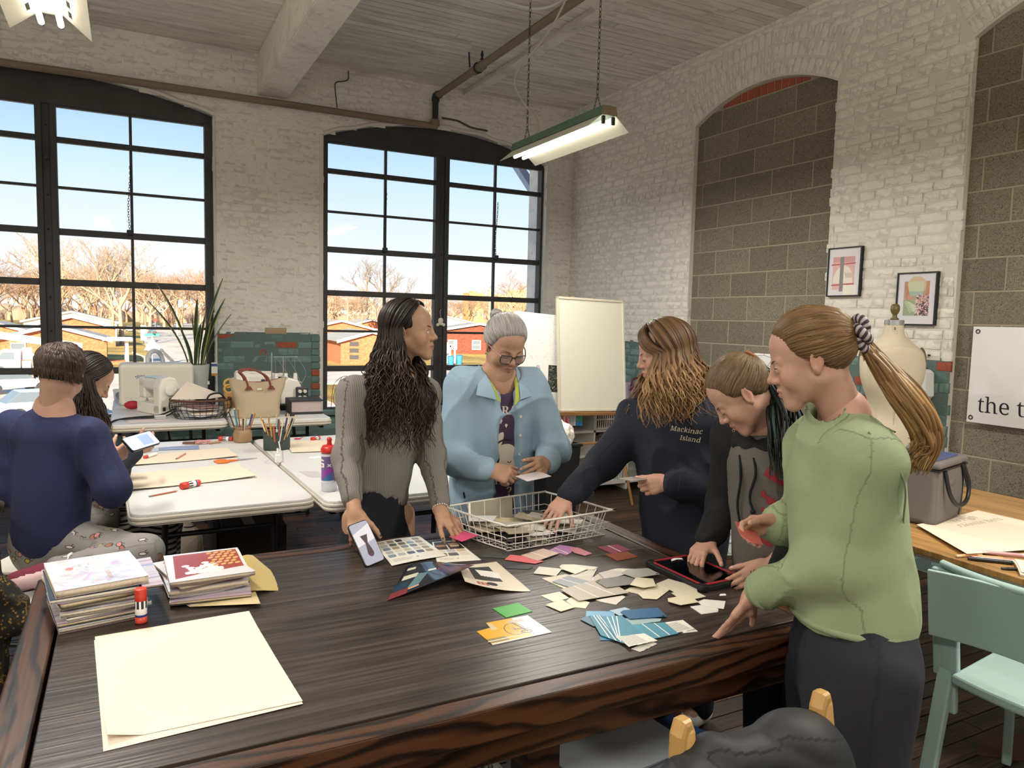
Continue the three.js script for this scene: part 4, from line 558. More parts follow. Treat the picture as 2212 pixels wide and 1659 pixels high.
{ // folded ironing board leaning by the wall
  const t = thing('ironing_board', 'upright ironing board with a white cover of thin grey lines and pale legs', 'ironing board', [3.14, 0, -3.12], -0.2); t.rotation.z = -0.04;
  const tx = canvasTex(256, 1024, (g, w, h) => { g.fillStyle = '#eef0f4'; g.fillRect(0, 0, w, h); g.strokeStyle = '#9aa0ad'; g.lineWidth = 3; const r = rng(2), P = []; for (let j = -1; j < 26; j++) { P[j] = []; for (let i = -1; i < 8; i++) P[j][i] = [(i + (j % 2) * 0.5) * 42 + 14 * (r() - 0.5), j * 44 + 16 * (r() - 0.5)]; } for (let j = 0; j < 25; j++) for (let i = 0; i < 7; i++) { g.beginPath(); g.moveTo(...P[j][i]); g.lineTo(...P[j][i + 1]); if ((i + j) % 2) { g.moveTo(...P[j][i]); g.lineTo(...P[j + 1][i]); } g.stroke(); } });
  const s = new THREE.Shape(); s.moveTo(-0.17, 0.25); s.lineTo(0.17, 0.25); s.lineTo(0.17, 1.05); s.bezierCurveTo(0.16, 1.3, 0.12, 1.41, 0.06, 1.41); s.lineTo(-0.06, 1.41); s.bezierCurveTo(-0.12, 1.41, -0.16, 1.3, -0.17, 1.05); s.lineTo(-0.17, 0.25);
  const g = new THREE.ExtrudeGeometry(s, { depth: 0.02, bevelSize: 0.006, bevelThickness: 0.006, bevelSegments: 2 }); const p = g.attributes.position, uv = g.attributes.uv; for (let i = 0; i < p.count; i++) uv.setXY(i, (p.getX(i) + 0.17) / 0.34, (p.getY(i) - 0.25) / 1.2); part(t, 'cover', g, mat(0xffffff, 0.7, { map: tx }));
  const pb = mat(0xc4d6e6, 0.35); part(t, 'leg', rod([-0.20, 0.02, 0.06], [-0.02, 1.1, 0.05], 0.013, 10), pb); part(t, 'leg', rod([-0.28, 0.35, 0.10], [-0.03, 1.08, 0.10], 0.013, 10), pb); part(t, 'leg', rod([0.15, 0.0, -0.05], [0.15, 0.4, 0.0], 0.013, 10), pb); part(t, 'foot', [rod([-0.36, 0.35, 0.10], [-0.14, 0.35, 0.10], 0.013), rod([-0.3, 0.015, 0.06], [-0.1, 0.015, 0.06], 0.013), rod([-0.25, 0.015, -0.05], [0.25, 0.015, -0.05], 0.013)], pb);
}
{ // shelf of bits behind it, and cables on the floor
  const t = thing('low_shelf', 'low wooden shelf with white paper behind the girl in the navy sweatshirt', 'shelf', [4.25, 0, -3.95]); part(t, 'top', bb(-0.3, 0.3, 0.86, 0.90, -0.42, 0.42, 0.004), mat(0xb07c42, 0.5, { map: oakT })); part(t, 'board', bb(-0.3, 0.3, 0.40, 0.43, -0.42, 0.42, 0.004), mat(0xb07c42, 0.5, { map: oakT })); for (const [x, z] of [[-0.28, -0.4], [0.28, -0.4], [-0.28, 0.4], [0.28, 0.4]]) part(t, 'leg', bb(x - 0.02, x + 0.02, 0, 0.86, z - 0.02, z + 0.02, 0.003), mat(0xb07c42, 0.5, { map: oakT })); part(t, 'drape', bb(-0.31, -0.302, 0.55, 0.86, -0.4, 0.4), MAT.paperW);
  const c = thing('power_cord', 'yellow cord coiled around a black power strip on the floor', 'cord', [3.92, 0.0, -4.25]); part(c, 'strip', bb(-0.18, 0.12, 0, 0.05, -0.05, 0.05, 0.012), MAT.black); part(c, 'cord', [tube([[-0.2, 0.03, 0.06], [-0.05, 0.16, 0.1], [0.16, 0.18, 0.05], [0.1, 0.05, 0.14], [-0.2, 0.06, 0.12], [-0.34, 0.02, 0.02]], 0.008, 6, 50), tube([[-0.3, 0.06, 0], [0.0, 0.1, 0.02], [0.3, 0.08, 0.05]], 0.008, 6)], mat(0xc9a63a, 0.5)); part(c, 'plug', box(0.05, 0.05, 0.07, 0.02, 0.09, 0.02, 0.01), MAT.whitePlastic);
  solo('wall_cable', tube([[3.1, 0.012, -3.05], [2.9, 0.012, -2.75], [2.72, 0.012, -2.6], [2.5, 0.012, -2.62]], 0.005, 6, 30), MAT.whitePlastic, 'thin white cable lying on the floor beside the girl in the vest', 'cable');
}
{ // dress form
  const t = thing('dress_form', 'cream dress form with a wooden finial and an olive arm disc by the brick pier', 'dress form', [4.12, 0, -2.93], -0.6), m = mat(0xd9ccb4, 0.75, { bumpMap: rept(T.weave, 12), bumpScale: 0.001 });
  const prof = [[0.001, 0.72], [0.13, 0.72], [0.155, 0.78], [0.165, 0.86], [0.15, 0.95], [0.118, 1.04], [0.122, 1.12], [0.15, 1.22], [0.165, 1.32], [0.162, 1.40], [0.14, 1.46], [0.095, 1.50], [0.066, 1.53], [0.056, 1.57], [0.052, 1.60]];
  const g = lathe(new THREE.CatmullRomCurve3(prof.map((p) => V(p[0], p[1], 0))).getPoints(70).map((p) => [max(0.001, p.x), p.y]), 40), p = g.attributes.position; for (let i = 0; i < p.count; i++) { const y = p.getY(i), k = sstep(1.49, 1.3, y); p.setZ(i, p.getZ(i) * mix(1, 0.74, k) + 0.02 * sstep(1.05, 1.25, y) * sstep(1.45, 1.3, y)); p.setX(i, p.getX(i) * mix(1, 1.12, sstep(1.5, 1.42, y) * sstep(1.1, 1.3, y))); } g.computeVertexNormals(); part(t, 'torso', muv(g), m);
  part(t, 'neck_cap', cyl(0.055, 0.055, 0.03, 0, 1.612, 0, 28), MAT.steel); part(t, 'finial', lathe([[0.001, 0], [0.024, 0], [0.024, 0.008], [0.014, 0.016], [0.012, 0.03], [0.022, 0.045], [0.026, 0.06], [0.027, 0.066], [0.024, 0.07], [0.027, 0.078], [0.018, 0.094], [0.001, 0.098]], 22).translate(0, 1.627, 0), mat(0x6d6138, 0.4));
  for (const s of [-1, 1]) part(t, 'arm_disc', lathe([[0.001, 0.012], [0.05, 0.01], [0.062, 0.0], [0.055, -0.01]], 30).rotateZ(-s * PI / 2).scale(1, 1.22, 1).translate(s * 0.168, 1.39, 0.0), mat(0x6b6440, 0.3));
  part(t, 'stand', [rod([0, 0.05, 0], [0, 0.74, 0], 0.018, 12), ...[0, 1, 2, 3].map((i) => rod([0, 0.12, 0], [0.24 * cos(i * PI / 2), 0.015, 0.24 * sin(i * PI / 2)], 0.012))], MAT.iron); part(t, 'seam', [tube([[0.0, 0.75, 0.115], [0, 1.0, 0.095], [0, 1.25, 0.14], [0, 1.4, 0.122], [0, 1.5, 0.08]], 0.0016, 5, 30), tube([[0.07, 1.56, 0.0], [0.10, 1.50, 0.0], [0.15, 1.46, 0]], 0.0016, 5)], mat(0xbfb093, 0.7));
  const a = canvasTex(64, 64, (q) => { q.fillStyle = '#d9ccb4'; q.fillRect(0, 0, 64, 64); q.fillStyle = '#2a2622'; q.font = 'bold 52px sans-serif'; q.textAlign = 'center'; q.fillText('8', 32, 50); });
  part(t, 'size_mark', new THREE.PlaneGeometry(0.026, 0.03).rotateX(-0.1).translate(0.0, 1.575, 0.0585).rotateY(-0.25), mat(0xffffff, 0.8, { map: a }));
}
{ const t = thing('dispenser', 'white rounded plastic case with a small red mark against the teal wall', 'dispenser', [4.575, 1.05, -3.08]); t.rotation.y = -PI / 2;
  const s = shapeOf([[-0.11, 0.27], [0.10, 0.27], [0.125, 0.25], [0.135, 0.10], [0.09, 0.05], [0.06, 0.01], [0.02, 0.0], [-0.1, 0.04]]); part(t, 'case', ext(s, 0.12, 0.02).translate(0, 0, -0.02), mat(0xe9ece9, 0.3)); part(t, 'lid', bb(-0.1, 0.07, 0.27, 0.30, 0, 0.08, 0.008), mat(0xd8d8d2, 0.35)); part(t, 'mark', new THREE.TorusGeometry(0.009, 0.003, 6, 14, 4.8).translate(-0.065, 0.19, 0.102), mat(0xc03434, 0.5));
  const h = thing('wall_hook', 'small white hook with a hanging cord above the plastic case', 'hook', [4.58, 1.41, -3.02]); part(h, 'knob', sph(0.016, 0, 0, 0, 12), MAT.whitePlastic); part(h, 'bracket', [rod([0, 0, 0.03], [0, 0, -0.05], 0.005), box(0.02, 0.03, 0.02, 0, 0.01, -0.05, 0.004)], MAT.black); part(h, 'cord', tube([[-0.012, -0.01, 0], [-0.016, -0.06, 0.005], [-0.012, -0.12, 0.0]], 0.003, 5), MAT.whitePlastic); }
// framed prints and the banner on the right wall
function framed(z0, z1, y0, y1, label, draw) {
  const w = z1 - z0, h = y1 - y0, t = thing('picture_frame', label, 'picture', [XR - 0.022, y0, (z0 + z1) / 2], -PI / 2, 'framed prints'); t.rotation.x = 0; const m = MAT.black, b = 0.009;
  part(t, 'frame', [bb(-w / 2, w / 2, 0, b, -0.02, 0.01), bb(-w / 2, w / 2, h - b, h, -0.02, 0.01), bb(-w / 2, -w / 2 + b, b, h - b, -0.02, 0.01), bb(w / 2 - b, w / 2, b, h - b, -0.02, 0.01)], m);
  const tx = canvasTex(384, 512, draw), g = new THREE.PlaneGeometry(w - 2 * b, h - 2 * b).translate(0, h / 2, 0.002); part(t, 'print', g, mat(0xffffff, 0.6, { map: tx })); part(t, 'backing', bb(-w / 2 + b, w / 2 - b, b, h - b, -0.018, 0.0), m); part(t, 'pane', bb(-w / 2 + b, w / 2 - b, b, h - b, 0.006, 0.0062), glass);
}
framed(-3.815, -3.535, 1.797, 2.148, 'framed print with red lines and an arched painted reflection, left of the two prints', (g, w, h) => { g.fillStyle = '#e6e4ea'; g.fillRect(0, 0, w, h); g.fillStyle = '#e3b9b4'; g.fillRect(50, 90, 270, 360); g.fillStyle = '#d9a09c'; g.fillRect(50, 90, 270, 60); g.strokeStyle = '#c0605f'; g.lineWidth = 14; g.beginPath(); g.moveTo(30, 175); g.lineTo(330, 165); g.moveTo(40, 400); g.lineTo(320, 390); g.stroke(); g.fillStyle = '#f0e7dc'; g.beginPath(); g.moveTo(60, 330); g.bezierCurveTo(90, 160, 260, 140, 300, 300); g.lineTo(300, 380); g.lineTo(60, 380); g.fill(); g.fillStyle = '#8f8684'; g.fillRect(140, 90, 46, 380); g.fillStyle = '#f3eee2'; g.fillRect(190, 400, 160, 112); g.strokeStyle = '#b49d90'; g.lineWidth = 3; for (let i = 0; i < 12; i++) { g.beginPath(); g.moveTo(200 + i * 8, 260 + 6 * (i % 3)); g.lineTo(220 + i * 7, 320); g.stroke(); } });  // pale arch in the canvas paints a reflection on the glass
framed(-3.25, -2.972, 1.60, 1.945, 'framed print of a pale green dress and pink flowers, right of the two', (g, w, h) => { g.fillStyle = '#e2e0e8'; g.fillRect(0, 0, w, h); const r = rng(6); g.fillStyle = '#b9a78e'; g.fillRect(62, 78, 260, 350); g.fillStyle = '#d9c39f'; g.beginPath(); g.ellipse(190, 120, 95, 95, 0, 0, 7); g.fill(); g.fillStyle = '#cfd6b8'; g.fillRect(110, 80, 150, 110); g.fillStyle = '#a9c0b4'; g.fillRect(120, 180, 140, 50); g.fillStyle = '#c78e70'; g.beginPath(); g.moveTo(62, 80); g.lineTo(90, 80); g.lineTo(130, 250); g.lineTo(90, 270); g.fill(); g.beginPath(); g.moveTo(300, 80); g.lineTo(322, 80); g.lineTo(322, 250); g.lineTo(280, 230); g.fill(); g.fillStyle = '#9fb08c'; g.beginPath(); g.moveTo(62, 270); g.bezierCurveTo(150, 240, 240, 280, 250, 428); g.lineTo(62, 428); g.fill(); g.strokeStyle = '#cfdac0'; g.lineWidth = 9; for (let i = 0; i < 7; i++) { g.beginPath(); g.moveTo(70 + i * 10, 290 + i * 18); g.bezierCurveTo(120 + i * 9, 270 + i * 14, 170, 330 + i * 10, 230, 340 + i * 14); g.stroke(); } g.fillStyle = '#3c3a3c'; g.fillRect(240, 290, 82, 138); for (let i = 0; i < 260; i++) { const x = 190 + r() * 132, y = 210 + r() * 215; g.fillStyle = ['#e3b4c0', '#c58a9a', '#5c4a50', '#efd6da'][floor(r() * 4)]; g.beginPath(); g.arc(x, y, 3 + r() * 5, 0, 7); g.fill(); } g.fillStyle = '#d79b84'; for (let i = 0; i < 4; i++) { g.beginPath(); g.ellipse(110 + i * 14, 238 + i * 5, 7, 28, -0.4, 0, 7); g.fill(); } });
{ const t = thing('banner', 'white vinyl banner with thin black lettering at the right edge', 'banner', [XR - 0.004, 1.015, -2.735], -PI / 2); const W = 1.25, H = 0.585;
  const tx = canvasTex(1280, 600, (g, w, h) => { g.fillStyle = '#e9e9e8'; g.fillRect(0, 0, w, h); g.fillStyle = '#23262b'; g.font = '132px serif'; g.fillText('the th', 62, 530); });
  const g = new THREE.PlaneGeometry(W, H, 60, 30).translate(W / 2, H / 2, 0), p = g.attributes.position; for (let i = 0; i < p.count; i++) { const x = p.getX(i), y = p.getY(i), e = min(x, y, H - y) * 8; p.setZ(i, 0.004 + clamp(e, 0, 1) * (0.010 + 0.012 * n3(x * 5, y * 4, 1) + 0.006 * n3(x * 9 + y * 9, y * 3, 2))); } g.computeVertexNormals(); part(t, 'sheet', g, mat(0xffffff, 0.35, { map: tx }));
  for (const [x, y] of [[0.03, 0.555], [0.025, 0.03]]) part(t, 'grommet', new THREE.TorusGeometry(0.011, 0.004, 8, 18).translate(x, y, 0.006), mat(0x5a5048, 0.4, { metalness: 0.6 })); }
{ // cooler bag on the desk
  const t = thing('cooler_bag', 'grey lunch cooler bag with black straps standing on the desk', 'bag', [3.14, 0.74, -2.02], 0.25), m = mat(0x6d6763, 0.85, { bumpMap: rept(T.weave, 10), bumpScale: 0.001 });
  part(t, 'bag_body', box(0.34, 0.255, 0.20, 0, 0.128, 0, 0.03, 4), m); part(t, 'lid', [box(0.35, 0.03, 0.21, 0, 0.262, 0, 0.014, 3), bar([0.02, 0.275, -0.10], [0.17, 0.315, -0.1], 0.02, 0.05, 0.006)], m); part(t, 'lining', box(0.27, 0.02, 0.15, 0, 0.276, 0, 0.008), mat(0x3e4a78, 0.5));
  part(t, 'strap', [bar([0.10, 0.25, 0.105], [0.16, 0.13, 0.118], 0.03, 0.006, 0.002, [0, 0, 1]), tube([[-0.12, 0.24, 0.105], [-0.10, 0.14, 0.125], [0.0, 0.08, 0.13], [0.12, 0.09, 0.125], [0.15, 0.16, 0.118], [0.10, 0.25, 0.105]], 0.009, 8, 40)], MAT.black); part(t, 'zip', [box(0.345, 0.006, 0.206, 0, 0.243, 0, 0.002), tube([[0.1, 0.02, 0.101], [0.13, 0.12, 0.101], [0.11, 0.22, 0.101]], 0.003, 5)], MAT.black); part(t, 'badge', box(0.04, 0.022, 0.004, 0.0, 0.18, 0.101, 0.001), MAT.steel); part(t, 'snack_packet', box(0.1, 0.05, 0.05, -0.05, 0.29, 0.02, 0.01), mat(0xc9863c, 0.5)); part(t, 'wire', tube([[0.02, 0.28, 0.03], [0.03, 0.33, 0.04], [0.05, 0.34, 0.03], [0.06, 0.28, 0.02]], 0.004, 6), mat(0xd9b48a, 0.5)); }
{ // things under the tables
  const b = thing('storage_tub', 'clear plastic tub with a pale sheet over it under the work table', 'tub', [1.17, 0, -1.72], 0.12), cl = phys(0xdfe6ee, 0.25, { transmission: 0.35, thickness: 0 });
  part(b, 'tub_body', [bb(-0.17, 0.17, 0.02, 0.03, -0.14, 0.14), bb(-0.18, -0.174, 0.02, 0.34, -0.15, 0.15), bb(0.174, 0.18, 0.02, 0.34, -0.15, 0.15), bb(-0.18, 0.18, 0.02, 0.34, 0.144, 0.15), bb(-0.18, 0.18, 0.02, 0.34, -0.15, -0.144)], cl); part(b, 'rim', [bb(-0.2, 0.2, 0.33, 0.345, 0.14, 0.17, 0.006), bb(-0.2, 0.2, 0.33, 0.345, -0.17, -0.14, 0.006), bb(0.17, 0.21, 0.33, 0.345, -0.17, 0.17, 0.006), bb(-0.21, -0.17, 0.33, 0.345, -0.17, 0.17, 0.006)], mat(0xd5dde6, 0.3)); part(b, 'cover_sheet', box(0.40, 0.004, 0.30, 0.05, 0.352, 0.03, 0).rotateZ(-0.02), MAT.paperB);
  const tx = canvasTex(256, 256, (g, w, h) => { g.fillStyle = '#1f4a86'; g.fillRect(0, 0, w, h); g.strokeStyle = '#d8e2f0'; g.lineWidth = 4; g.beginPath(); g.ellipse(95, 85, 66, 34, -0.3, 0, 7); g.stroke(); g.save(); g.translate(95, 94); g.rotate(-0.3); g.fillStyle = '#d8e2f0'; g.font = 'bold 28px sans-serif'; g.textAlign = 'center'; g.fillText('PERFECT', 0, 0); g.restore(); g.fillStyle = '#c7b58c'; g.fillRect(170, 120, 70, 50); });
  const bl = thing('carton', 'blue carton with a white oval emblem under the work table', 'box', [1.47, 0, -1.66], 0.2); const bg = new THREE.BoxGeometry(0.3, 0.28, 0.3).translate(0, 0.14, 0); part(bl, 'carton_body', bg, [1, 1, 1, 1, 0, 1].map((k) => k ? mat(0x1d3f70, 0.6) : mat(0xffffff, 0.6, { map: tx }))); part(bl, 'flap', [bar([-0.15, 0.28, 0.15], [-0.17, 0.35, 0.19], 0.004, 0.28, 0)], mat(0x1d3f70, 0.6));
  const d = thing('machine_carton', 'dark cardboard carton with black print under the middle folding table', 'box', [0.58, 0, -4.35]); const dt = canvasTex(256, 256, (g, w, h) => { g.fillStyle = '#2c2522'; g.fillRect(0, 0, w, h); g.fillStyle = '#0b0909'; g.font = 'bold 44px sans-serif'; g.fillText('JUKI', 22, 130); g.fillText('HZL-    000', 22, 172); }); part(d, 'carton_body', new THREE.BoxGeometry(0.36, 0.42, 0.5).translate(0, 0.21, 0), [1, 1, 1, 1, 0, 1].map((k) => k ? mat(0x2c2522, 0.8) : mat(0xffffff, 0.8, { map: dt }))); part(d, 'tape', bb(-0.03, 0.03, 0.421, 0.4225, -0.25, 0.25), mat(0x4a3a30, 0.4));
  solo('floor_paper', muv(ext([[0.205, 5.62], [0.356, 5.60], [0.362, 5.92], [0.205, 5.92]], 0.002).rotateX(-PI / 2).translate(0, 0.001, 0)), MAT.paperB, 'pale scuffed sheet of paper lying on the floor under the folding table', 'paper');
  const lb = thing('torn_bag', 'crumpled cream paper bag on the floor by the dark carton', 'bag', [0.33, 0, -5.1]); const s = new THREE.IcosahedronGeometry(0.11, 3), p = s.attributes.position; for (let i = 0; i < p.count; i++) { const v = V(p.getX(i), p.getY(i), p.getZ(i)), k = 1 + 0.3 * n3(v.x * 14, v.y * 14, v.z * 14); p.setXYZ(i, v.x * k * 0.8, max(0, v.y * k * 1.1 + 0.1), v.z * k * 0.6); } s.computeVertexNormals(); part(lb, 'sheet', muv(s), MAT.paper); part(lb, 'tie', new THREE.TorusGeometry(0.04, 0.004, 6, 16).rotateX(PI / 2).translate(0, 0.2, 0), MAT.iron);
}
// ================= SMALL THINGS ON THE TABLES =================
// thin bent sheet over a quad of (x,z) corners: p00, p10, p11, p01; h(u,v) lifts it
function sheetGeo(q, y, th, h = () => 0, nx = 10, ny = 10) {
  const P = [], U = [], I = [], N = (nx + 1) * (ny + 1);
  for (let s = 0; s < 2; s++) for (let j = 0; j <= ny; j++) for (let i = 0; i <= nx; i++) { const u = i / nx, v = j / ny, a = [0, 1].map((k) => mix(mix(q[0][k], q[1][k], u), mix(q[3][k], q[2][k], u), v)); P.push(a[0], y + h(u, v) + (s ? 0 : th), a[1]); U.push(u, 1 - v); }
  const W = nx + 1, id = (s, i, j) => s * N + j * W + i, up = (() => { const ax = q[1][0] - q[0][0], az = q[1][1] - q[0][1], bx = q[3][0] - q[0][0], bz = q[3][1] - q[0][1]; return ax * bz - az * bx < 0; })();
  const quad = (a, b, c, d) => up ? I.push(a, b, c, a, c, d) : I.push(a, c, b, a, d, c);
  for (let j = 0; j < ny; j++) for (let i = 0; i < nx; i++) { quad(id(0, i, j), id(0, i + 1, j), id(0, i + 1, j + 1), id(0, i, j + 1)); quad(id(1, i, j + 1), id(1, i + 1, j + 1), id(1, i + 1, j), id(1, i, j)); }
  for (let i = 0; i < nx; i++) { quad(id(1, i, 0), id(1, i + 1, 0), id(0, i + 1, 0), id(0, i, 0)); quad(id(0, i, ny), id(0, i + 1, ny), id(1, i + 1, ny), id(1, i, ny)); }
  for (let j = 0; j < ny; j++) { quad(id(0, 0, j), id(0, 0, j + 1), id(1, 0, j + 1), id(1, 0, j)); quad(id(1, nx, j), id(1, nx, j + 1), id(0, nx, j + 1), id(0, nx, j)); }
  const g = new THREE.BufferGeometry(); g.setAttribute('position', new THREE.Float32BufferAttribute(P, 3)); g.setAttribute('uv', new THREE.Float32BufferAttribute(U, 2)); g.setIndex(I); g.computeVertexNormals();
  const n = g.attributes.normal; if (n.getY((ny >> 1) * W + (nx >> 1)) < 0) { for (let i = 0; i < I.length; i += 3) [I[i], I[i + 1]] = [I[i + 1], I[i]]; g.setIndex(I); g.computeVertexNormals(); } return g;
}
const centre = (q) => [q.reduce((a, p) => a + p[0], 0) / q.length, q.reduce((a, p) => a + p[1], 0) / q.length];
const rel = (q, c) => q.map((p) => [p[0] - c[0], p[1] - c[1]]);
function sheet(name, q, y, th, m, label, category, h, group, nx, ny) { const c = centre(q); return solo(name, sheetGeo(rel(q, c), 0, th, h, nx, ny), m, label, category, [c[0], y, c[1]], 0, group); }

const CARDQ={k1:[[1.057,-2.239],[1.097,-2.277],[1.187,-2.242],[1.176,-2.203],[1.142,-2.179]],k2:[[1.12,-2.174],[1.162,-2.213],[1.191,-2.186],[1.234,-2.107],[1.195,-2.096]],k3:[[1.102,-2.157],[1.125,-2.154],[1.172,-2.071],[1.15,-2.06],[1.085,-2.098]],k4:[[1.192,-2.189],[1.299,-2.224],[1.325,-2.156],[1.216,-2.115]],k5:[[1.316,-2.209],[1.382,-2.248],[1.416,-2.205],[1.373,-2.155],[1.342,-2.138]],k6:[[1.391,-2.201],[1.423,-2.191],[1.432,-2.113],[1.396,-2.102],[1.379,-2.145]],k7:[[1.494,-2.172],[1.585,-2.169],[1.583,-2.093],[1.5,-2.09]],k8:[[1.471,-2.09],[1.563,-2.087],[1.564,-2.023],[1.471,-2.016]],g1:[[1.144,-2.016],[1.192,-2.065],[1.251,-2.016],[1.198,-1.965]],g2:[[1.253,-2.036],[1.271,-2.049],[1.307,-2.034],[1.367,-1.98],[1.339,-1.963],[1.244,-2.004]],g3:[[1.147,-1.969],[1.236,-1.97],[1.271,-1.93],[1.262,-1.874],[1.17,-1.833]],g4:[[1.245,-2.01],[1.302,-2.031],[1.326,-1.975],[1.26,-1.949]],g5:[[1.159,-1.923],[1.232,-1.947],[1.267,-1.878],[1.189,-1.84]],g6:[[1.199,-1.919],[1.241,-1.955],[1.365,-1.978],[1.253,-1.861]],g7:[[1.289,-1.898],[1.329,-1.923],[1.413,-1.931],[1.389,-1.879],[1.285,-1.841],[1.25,-1.862]],g8:[[1.331,-1.923],[1.384,-1.931],[1.428,-1.887],[1.386,-1.874],[1.317,-1.862]],g9:[[1.382,-1.936],[1.418,-1.939],[1.478,-1.903],[1.425,-1.882]],g10:[[1.396,-1.888],[1.433,-1.91],[1.507,-1.893],[1.505,-1.831],[1.41,-1.833]],g11:[[1.278,-1.861],[1.298,-1.87],[1.389,-1.864],[1.405,-1.824],[1.379,-1.791],[1.276,-1.8]],g12:[[1.145,-1.849],[1.282,-1.877],[1.321,-1.797],[1.32,-1.745],[1.147,-1.751]],g13:[[1.072,-1.841],[1.139,-1.846],[1.139,-1.79],[1.082,-1.785]],g14:[[1.047,-1.769],[1.11,-1.788],[1.114,-1.721],[1.062,-1.711]],g15:[[1.118,-1.774],[1.145,-1.793],[1.176,-1.738],[1.14,-1.704],[1.115,-1.725]],g16:[[1.203,-1.747],[1.296,-1.743],[1.297,-1.731],[1.236,-1.692],[1.208,-1.729]],g17:[[1.323,-1.774],[1.356,-1.788],[1.425,-1.769],[1.408,-1.742],[1.358,-1.718]],g18:[[1.356,-1.788],[1.412,-1.833],[1.455,-1.802],[1.423,-1.747],[1.378,-1.75]],g19:[[1.344,-1.732],[1.449,-1.776],[1.472,-1.731],[1.371,-1.675],[1.336,-1.696]],h1:[[1.447,-1.776],[1.511,-1.796],[1.547,-1.704],[1.513,-1.663],[1.45,-1.68],[1.453,-1.711]],h2:[[1.437,-1.691],[1.515,-1.695],[1.513,-1.626],[1.458,-1.624],[1.431,-1.657]],h3:[[1.395,-1.657],[1.471,-1.655],[1.46,-1.598],[1.396,-1.601],[1.381,-1.638]],h4:[[1.466,-1.61],[1.498,-1.617],[1.547,-1.58],[1.5,-1.537],[1.459,-1.578]],h5:[[1.425,-1.593],[1.468,-1.589],[1.488,-1.546],[1.472,-1.53],[1.417,-1.537]],green:[[0.899,-1.811],[0.984,-1.818],[0.991,-1.747],[0.905,-1.739]],b1:[[1.131,-1.687],[1.202,-1.653],[1.183,-1.624],[1.107,-1.653]],b2:[[1.082,-1.642],[1.108,-1.653],[1.149,-1.63],[1.108,-1.582],[1.09,-1.59]],b3:[[1.191,-1.661],[1.246,-1.662],[1.253,-1.626],[1.196,-1.618]],b4:[[1.21,-1.635],[1.226,-1.643],[1.327,-1.619],[1.312,-1.558],[1.206,-1.585]],b5:[[1.192,-1.602],[1.248,-1.586],[1.292,-1.557],[1.278,-1.545],[1.188,-1.555]],b6:[[1.116,-1.649],[1.149,-1.639],[1.114,-1.512],[1.102,-1.459],[1.073,-1.53]],b7:[[1.141,-1.624],[1.197,-1.609],[1.175,-1.485],[1.095,-1.465],[1.1,-1.503]],b8:[[1.185,-1.556],[1.28,-1.531],[1.269,-1.459],[1.176,-1.46]],b9:[[1.285,-1.533],[1.341,-1.526],[1.328,-1.451],[1.27,-1.462]],b10:[[1.103,-1.499],[1.179,-1.487],[1.183,-1.438],[1.095,-1.439]],b11:[[1.102,-1.439],[1.177,-1.452],[1.18,-1.435],[1.112,-1.414]],b12:[[1.071,-1.532],[1.078,-1.532],[1.101,-1.494],[1.059,-1.511]],y1:[[0.794,-1.688],[0.836,-1.695],[0.839,-1.728],[0.965,-1.727],[0.97,-1.605],[0.797,-1.6]]};
